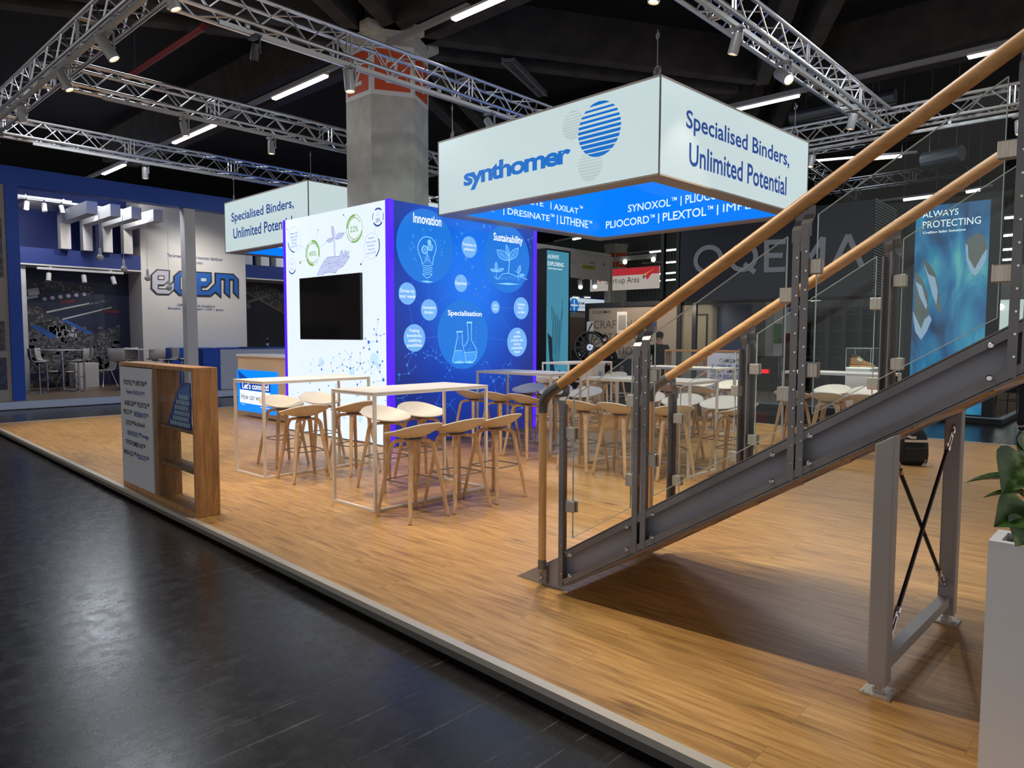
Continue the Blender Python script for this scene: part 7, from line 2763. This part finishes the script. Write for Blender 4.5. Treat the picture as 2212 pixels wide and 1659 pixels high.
for k in range(3):
    y = ur.y + .1 + k * 1.45
    MB().ball((XU - .33, y, uz1 + .24), .10, 10, 6).build('bulb', lit('cold_lamp', (255, 252, 240), 5), rl, o2, smooth=True)

YR = 23.0
rx0, rx1 = on_pl(1228, 660, (0, YR, 0), Vector((0, -1, 0))).x, on_pl(1300, 660, (0, YR, 0), Vector((0, -1, 0))).x
rz = lambda y_: on_pl(1262, y_, (0, YR, 0), Vector((0, -1, 0))).z
org = (rx0, YR, rz(672))
t = thing('fascia_board', 'white lit shop fascia with a blue round logo, left of the slogan wall', 'fascia', org)
MB().box(rx0 - 1, rx1 + .6, YR, YR + .1, rz(672), rz(645)).build('board', lit('ram_white', (206, 222, 234), .75), t, org)
MB().box(rx0 - 1, rx1 + .6, YR - .02, YR + .1, rz(645), rz(641)).box(rx0 - 1, rx1 + .6, YR - .01, YR + .1, rz(674), rz(672)).build('blue_edge', mat('ram_blue', (44, 60, 160), .5), t, org)
MB().box(rx0 - 1, rx1 + .6, YR + .02, YR + .15, rz(686), rz(674)).build('lower_band', M_LWHITE, t, org)
MB().box(rx0 - 1, rx1 + .6, YR + .02, YR + .15, ZF, rz(686) - .01).build('wall', mat('stand_taupe', (150, 130, 118), .6), t, org)
PRm = Plane((rx0, YR, 0), (1, 0, 0))
qr_ = lambda a, b: PRm.px(1150 + a / 6.144, 510 + b / 6.144)
u, v = qr_(555, 918)
MB().disc(PRm, u, v, .38, .003, 28).build('round_logo', lit('ram_logo', (20, 110, 190), .8), t, org)
MB().rect(PRm, u - .3, v - .04, u + .3, v + .04, .005).rect(PRm, u - .04, v - .3, u + .04, v + .3, .005).build('logo_cross', lit('ram_white', (206, 222, 234), .75), t, org)
wr = MB()
a_, b_ = qr_(615, 910), qr_(690, 875)
write_fit(wr, PRm, 'RAM', a_[0], a_[1], b_[0], b_[1], .02, .003)
a_, b_ = qr_(615, 955), qr_(760, 932)
write_fit(wr, PRm, 'Distribution', a_[0], a_[1], b_[0], b_[1], 0, .003)
wr.build('blue_lettering', mat('ram_ink', (30, 50, 140), .5), t, org)
for k in range(2):
    c = on_pl(1244 + 25 * k, 642, (0, YR - .3, 0), Vector((0, -1, 0)))
    o2 = tuple(c)
    s_ = thing('stand_spotlight', ('left', 'right')[k] + ' bright lamp above the white fascia with the round logo', 'spotlight', o2, 0, 'lamps over the white fascia')
    MB().box(c.x - .2, c.x + .2, c.y - .08, c.y + .08, c.z, c.z + .07).build('lamp_body', M_WHITE2, s_, o2)
    MB().box(c.x - .18, c.x + .18, c.y - .07, c.y + .07, c.z - .03, c.z - .001).build('lens', lit('cold_lamp', (255, 252, 240), 5), s_, o2)
    MB().box(c.x - .02, c.x + .02, c.y + .081, c.y + .32, c.z, c.z + .05).build('arm', M_WHITE2, s_, o2)
# second hall column further off
c = EYE + ray(1331, 560) * 38.0
KX, KY = c.x, c.y
t = thing('concrete_column', 'distant concrete column with an orange number panel above the start-up banner', 'column', (KX, KY, 0))
h6 = lambda r: [(KX + r * cos(radians(30 + 60 * k)), KY + r * sin(radians(30 + 60 * k))) for k in range(6)]
MB().prism([(x, y, ZF) for x, y in h6(.66)], (0, 0, 6.3)).build('shaft', M_CONC, t, (KX, KY, 0))
MB().prism([(x, y, 6.2) for x, y in h6(.72)], (0, 0, .2)).build('capital', M_CONC, t, (KX, KY, 0))
pn, nb = MB(), MB()
hh = h6(.66)
for k in range(6):
    (xa, ya2), (xb2, yb2) = hh[k], hh[(k + 1) % 6]
    pl = Plane((xa, ya2, 0), (xb2 - xa, yb2 - ya2, 0))
    if pl.n.dot(Vector((xa + xb2 - 2 * KX, ya2 + yb2 - 2 * KY, 0))) < 0:
        pl = Plane((xb2, yb2, 0), (xa - xb2, ya2 - yb2, 0))
    pn.rect(pl, .03, 5.2, .63, 5.93, .01)
    write(nb, pl, '2', .33, 5.35, .42, .8, .02, .02)
pn.build('orange_panel', M_ORANGE, t, (KX, KY, 0))
nb.build('number', M_WHITE2, t, (KX, KY, 0))
# white/green/red stand glimpsed between the rails
XG = 27.0
for (xa, xb2, yt, yb, c_, lab) in ((1655, 1668, 640, 740, (170, 164, 158), 'pale upright glimpsed between the handrails'), (1671, 1690, 665, 742, (58, 104, 50), 'white and green wall panel glimpsed between the handrails'),
                                   (1696, 1724, 664, 720, (196, 196, 198), 'white wall panel with a small blue mark left of the tall stair post')):
    a, b = on_x(xa, yt, XG), on_x(xb2, yb, XG)
    o2 = (XG, b.y, b.z)
    p = thing('wall_panel', lab, 'panel', o2)
    MB().box(XG, XG + .1, b.y, a.y, ZF, a.z).build('sheet', mat('far_panel_%d' % c_[0], c_, .6) if xa != 1671 else M_LWHITE, p, o2)
    pl = Plane((XG, a.y, 0), (0, -1, 0))
    if xa == 1671:
        MB().rect(pl, .02, b.z, a.y - b.y - .02, b.z + (a.z - b.z) * .55, .004).build('green_area', mat('far_green', (64, 110, 50), .6), p, o2)
    if xa == 1696:
        u, v = pl.px(1712, 672)
        MB().disc(pl, u, v, .14, .004, 20).build('blue_mark', mat('ram_blue', (44, 60, 160), .5), p, o2)
        MB().rect(pl, 0, ZF + .1, a.y - b.y, b.z, .003).build('red_area', mat('far_red', (90, 28, 34), .6), p, o2)
# bright far wall right of the tall water panel
a, b = on_x(2160, 574, 30), on_x(2240, 700, 30)
tag(MB().box(30, 30.1, b.y, a.y, ZF, a.z).build('pale_stand_wall', mat('pale_green_white', (168, 182, 172), .6), None, (30, b.y, ZF)), 'pale far wall right of the tall water-view light box', 'stand wall')
a, b = on_x(2158, 648, 24), on_x(2204, 720, 24)
t = thing('lit_kiosk', 'bright white far kiosk beside the tall light box at the right edge', 'kiosk', (24, b.y, ZF))
MB().box(24, 24.4, b.y - .6, a.y, .9, a.z).build('body', lit('kiosk_white', (214, 232, 224), .7), t, (24, b.y, ZF))
MB().box(24.02, 24.38, b.y - .58, a.y - .02, ZF, .899).build('base', M_BLACK, t, (24, b.y, ZF))
c = on_x(2161, 663, 23.8)
MB().ball(c, .09, 10, 6).build('bulb', lit('cold_lamp', (255, 252, 240), 5), t, (24, b.y, ZF), smooth=True)
MB().box(23.8, 24.0, c.y - .02, c.y + .02, c.z - .02, c.z + .02).build('lamp_arm', M_WHITE2, t, (24, b.y, ZF))
MB().box(23.93, 23.999, c.y - .35, c.y - .22, .9, c.z - .15).build('dark_stand', M_BLACK, t, (24, b.y, ZF))

# warm lamps over the dark stand
for x, y, z, tx_, ty_, tz_, pw_ in ((16.4, 11.4, 3.4, 18.1, 11.0, 1.4, 170), (16.6, 9.6, 2.4, 18.0, 9.6, 1.2, 50), (16.4, 13.0, 3.4, 17.9, 12.6, 1.6, 50)):
    d = bpy.data.lights.new('stand_lamp', 'SPOT')
    d.energy, d.color, d.spot_size, d.spot_blend, d.shadow_soft_size = pw_, (1, .82, .62), radians(110), .9, .05
    o = bpy.data.objects.new('stand_lamp', d)
    COL.objects.link(o)
    o.location = (x, y, z)
    o.rotation_mode = 'QUATERNION'
    o.rotation_quaternion = Vector((0, 0, -1)).rotation_difference((Vector((tx_, ty_, tz_)) - Vector((x, y, z))).normalized())
# ================================================================ people in the far aisle
def grow_skin(name, joints, edges, material, parent, sub=2, smooth=True):
    """one continuous surface grown round a skeleton: joints = [(x, y, z, rx, ry)]"""
    me = bpy.data.meshes.new(name)
    me.from_pydata([j[:3] for j in joints], edges, [])
    ob = bpy.data.objects.new(name, me)
    COL.objects.link(ob)
    sk = ob.modifiers.new('skin', 'SKIN')
    sk.use_smooth_shade = True
    for i, j in enumerate(joints):
        v = me.skin_vertices[0].data[i]
        v.radius = (j[3], j[4] if len(j) > 4 else j[3])
        v.use_root = (i == 0)
    ss = ob.modifiers.new('sub', 'SUBSURF')
    ss.levels = ss.render_levels = sub
    dg = bpy.context.evaluated_depsgraph_get()
    out = bpy.data.meshes.new_from_object(ob.evaluated_get(dg))
    bpy.data.objects.remove(ob, do_unlink=True)
    out.materials.clear()
    out.materials.append(material)
    out.polygons.foreach_set('use_smooth', [True] * len(out.polygons))
    out.name = name
    o = bpy.data.objects.new(name, out)
    COL.objects.link(o)
    o.parent = parent
    return o


M_SKIN = mat('skin', (186, 136, 112), .55)


def person(label, loc, rz, H, coat, legs, hair=None, cap=None, glasses=False, arms='front', hood=False, shoes=(18, 18, 20)):
    """standing figure, looks along local +y"""
    t = thing('person', label, 'person', loc, rz)
    k = H / 1.75
    P = lambda x, y, z, r, r2=None: (x * k, y * k, z * k, r * k, (r2 or r) * k)
    J, E = [], []

    def chain(pts, start=None):
        prev = start
        for p in pts:
            J.append(P(*p))
            if prev is not None:
                E.append((prev, len(J) - 1))
            prev = len(J) - 1
        return prev

    pel = chain([(0, 0, .93, .125, .095)])
    chest = chain([(0, .0, 1.08, .118, .088), (0, .005, 1.25, .135, .095), (0, -.005, 1.38, .12, .085)], pel)
    neck = chain([(0, 0, 1.47, .055)], chest)
    chain([(0, .012, 1.53, .060, .066), (0, .020, 1.60, .072, .088), (0, .012, 1.68, .070, .084), (0, .008, 1.735, .045, .055)], neck)
    if arms == 'front':
        elb, wri = (.265, .06, 1.10), (.12, .30, 1.08)
    else:
        elb, wri = (.27, -.03, 1.12), (.25, .10, .88)
    ends = []
    for s_ in (-1, 1):
        sh = chain([(s_ * .175, -.01, 1.405, .062), (s_ * elb[0] * .9, elb[1] * .5, 1.26, .048), (s_ * elb[0], elb[1], elb[2], .042), (s_ * (elb[0] + wri[0]) / 2, (elb[1] + wri[1]) / 2, (elb[2] + wri[2]) / 2, .038), (s_ * wri[0], wri[1], wri[2], .027)], chest)
        pw = Vector((s_ * wri[0], wri[1], wri[2]))
        fd = (Vector((s_ * wri[0], wri[1], wri[2])) - Vector((s_ * elb[0], elb[1], elb[2]))).normalized()
        palm = pw + fd * .055
        pi_ = chain([(palm.x, palm.y, palm.z, .036, .018)], sh)
        ends.append((s_, pw, fd, palm, pi_))
    for s_ in (-1, 1):
        chain([(s_ * .095, 0, .86, .092), (s_ * .105, .012, .66, .075), (s_ * .11, .015, .48, .056), (s_ * .112, -.005, .30, .052), (s_ * .115, -.02, .10, .036), (s_ * .118, .02, .045, .036), (s_ * .125, .13, .028, .030)], pel)
    # fingers: four of unequal length and a thumb from the side of the palm
    for s_, pw, fd, palm, pi_ in ends:
        side = fd.cross(Vector((0, 0, 1))).normalized()
        dn = fd.cross(side).normalized()
        if dn.z > 0:
            dn = -dn
        for q, L in ((-.026, .070), (-.009, .082), (.009, .078), (.026, .060)):
            b = palm + fd * .035 + side * q
            m = b + fd * L * .5 + dn * .006
            e = b + fd * L * .85 + dn * .028
            chain([(b.x, b.y, b.z, .0085), (m.x, m.y, m.z, .008), (e.x, e.y, e.z, .0065)], pi_)
        b = palm - fd * .01 + side * (.034 * -s_)
        m = b + fd * .03 + side * (.022 * -s_)
        e = m + fd * .03 + dn * .01
        chain([(b.x, b.y, b.z, .011), (m.x, m.y, m.z, .010), (e.x, e.y, e.z, .0075)], pi_)
    grow_skin('body', J, E, M_SKIN, t, 2)

    J, E = [], []
    a0 = chain([(0, 0, .84, .175, .125)])
    c1 = chain([(0, 0, 1.0, .165, .118), (0, .005, 1.22, .172, .122), (0, -.005, 1.37, .155, .110)], a0)
    chain([(0, -.005, 1.455, .085, .085)] + ([(0, -.03, 1.50, .10, .095)] if hood else []), c1)
    for s_ in (-1, 1):
        q = wri
        chain([(s_ * .18, -.01, 1.395, .082), (s_ * elb[0] * .93, elb[1] * .5, 1.25, .068), (s_ * elb[0], elb[1], elb[2], .060), (s_ * (elb[0] + q[0]) / 2, (elb[1] + q[1]) / 2, (elb[2] + q[2]) / 2, .054), (s_ * (q[0] * .97 + elb[0] * .03), q[1] * .95, q[2], .044)], c1)
    grow_skin('jacket', J, E, mat('coat_%d_%d' % coat[:2], coat, .85), t, 2)
    J, E = [], []
    p0 = chain([(0, 0, .92, .150, .112)])
    for s_ in (-1, 1):
        chain([(s_ * .098, 0, .84, .108), (s_ * .108, .012, .66, .090), (s_ * .112, .015, .48, .074), (s_ * .114, -.005, .28, .068), (s_ * .116, -.018, .085, .062)], p0)
    grow_skin('trousers', J, E, mat('trouser_%d' % legs[0], legs, .85), t, 2)
    for s_ in (-1, 1):
        J, E = [], []
        chain([(s_ * .117, -.045, .045, .042, .040), (s_ * .119, .04, .046, .045, .042), (s_ * .125, .12, .036, .044, .030), (s_ * .127, .165, .030, .034, .022)])
        grow_skin('shoe', J, E, mat('shoe_%d' % shoes[0], shoes, .5), t, 2)
    hc = Vector((0, .012, 1.635)) * k
    # face: eyes, brows, nose, mouth, ears
    fc = MB()
    for s_ in (-1, 1):
        fc.ball(Vector((s_ * .031, .092, 1.632)) * k, .0115 * k, 10, 6)
    fc.build('eye', mat('eye_white', (214, 208, 200), .3), t, smooth=True)
    ir = MB()
    for s_ in (-1, 1):
        ir.ball(Vector((s_ * .031, .1015, 1.632)) * k, .0055 * k, 8, 6)
    ir.build('iris', mat('dark_iris', (30, 22, 18), .3), t, smooth=True)
    br = MB()
    for s_ in (-1, 1):
        br.tube([Vector((s_ * .014, .104, 1.652)) * k, Vector((s_ * .032, .104, 1.657)) * k, Vector((s_ * .05, .094, 1.651)) * k], .0042 * k, 6)
    br.build('eyebrow', mat('dark_hair', (24, 18, 16), .8), t)
    MB().add([Vector(v) * k for v in ((-.008, .098, 1.632), (.008, .098, 1.632), (-.017, .103, 1.590), (.017, .103, 1.590), (0, .127, 1.594), (0, .106, 1.632), (0, .104, 1.584))], [(0, 5, 4, 2), (5, 1, 3, 4), (2, 4, 6), (4, 3, 6)]).build('nose', M_SKIN, t, smooth=True, angle=80)
    MB().tube([Vector((-.024, .096, 1.562)) * k, Vector((0, .105, 1.559)) * k, Vector((.024, .096, 1.562)) * k], [.004 * k, .0065 * k, .004 * k], 8).build('mouth', mat('lips', (150, 88, 80), .5), t, smooth=True)
    er = MB()
    for s_ in (-1, 1):
        er.ball(Vector((s_ * .078, .0, 1.615)) * k, .03 * k, 10, 8, (.35, .6, 1.05))
    er.build('ear', M_SKIN, t, smooth=True)
    if hair:
        hm = MB()
        n, m = 20, 9
        vs, fs = [], []
        for i in range(m + 1):
            th = (pi * .60) * i / m
            for j in range(n):
                a = 2 * pi * j / n
                rr = Vector((sin(th) * cos(a) * .088, sin(th) * sin(a) * .105, cos(th) * .098 + (.02 if cos(th) > 0 else 0)))
                if rr.y > .05 and i > m * .45:
                    rr.y *= .82
                    rr.z = max(rr.z, .055)
                vs.append((Vector((0, -.002, 1.645)) + rr) * k)
        for i in range(m):
            for j in range(n):
                j2 = (j + 1) % n
                fs.append((i * n + j, (i + 1) * n + j, (i + 1) * n + j2, i * n + j2))
        hm.add(vs, fs)
        hm.build('hair', mat('dark_hair', (24, 18, 16), .8), t, smooth=True)
    if cap:
        MB().lathe(Vector((0, 0, 1.64)) * k, [(.093 * k, 0), (.099 * k, .03 * k), (.096 * k, .08 * k), (.075 * k, .118 * k), (.03 * k, .134 * k)], (0, -.06, 1), 22).build('knit_cap', mat('cap_black', cap, .9), t, smooth=True)
    if glasses:
        gl = MB()
        for s_ in (-1, 1):
            gl.lathe(Vector((s_ * .033, .116, 1.632)) * k, [(.024 * k, -.001), (.0265 * k, -.001), (.0265 * k, .002), (.024 * k, .002)], (0, 1, 0), 18, True)
            gl.tube([Vector((s_ * .058, .114, 1.636)) * k, Vector((s_ * .080, .02, 1.630)) * k], .0022 * k, 5)
        gl.tube([Vector((-.009, .118, 1.636)) * k, Vector((.009, .118, 1.636)) * k], .0022 * k, 5)
        gl.build('glasses', M_BLACK, t)
    return t


b1 = EYE + ray(1306, 735) * 16.2
pr = person('dark-haired person with glasses in a black jacket, half hidden by the wheel and handrail', (b1.x, b1.y, ZF), radians(132), 1.68, (22, 22, 26), (26, 26, 30), hair=True, glasses=True)
b2 = EYE + ray(1424, 740) * 16.9
person('person in a black coat and knitted cap, back turned, behind the name board', (b2.x, b2.y, ZF), radians(-35), 1.74, (18, 17, 18), (20, 20, 22), cap=(20, 19, 20), hood=True)
person('person at the right edge seen only as dark trousers and black shoes behind the stair', (15.40, 1.90, ZF), radians(160), 1.74, (20, 20, 24), (22, 22, 25), hair=True, arms='down')
# white cup in the first person's hand
hd = Matrix.Translation((b1.x, b1.y, ZF)) @ Matrix.Rotation(radians(132), 4, 'Z')
kk2 = 1.68 / 1.75
cup = hd @ Vector((.045 * kk2, .385 * kk2, 1.035 * kk2))
t = thing('paper_cup', 'white paper cup held by the person with glasses', 'cup', tuple(cup))
MB().lathe(cup, [(.026, 0), (.036, .09), (.034, .09), (.025, .005)], (0, 0, 1), 18).build('cup', M_WHITE, t, tuple(cup), smooth=True)
MB().lathe(cup + Vector((0, 0, .0905)), [(.038, 0), (.038, .008), (.032, .012)], (0, 0, 1), 18).build('lid', M_WHITE2, t, tuple(cup), smooth=True)
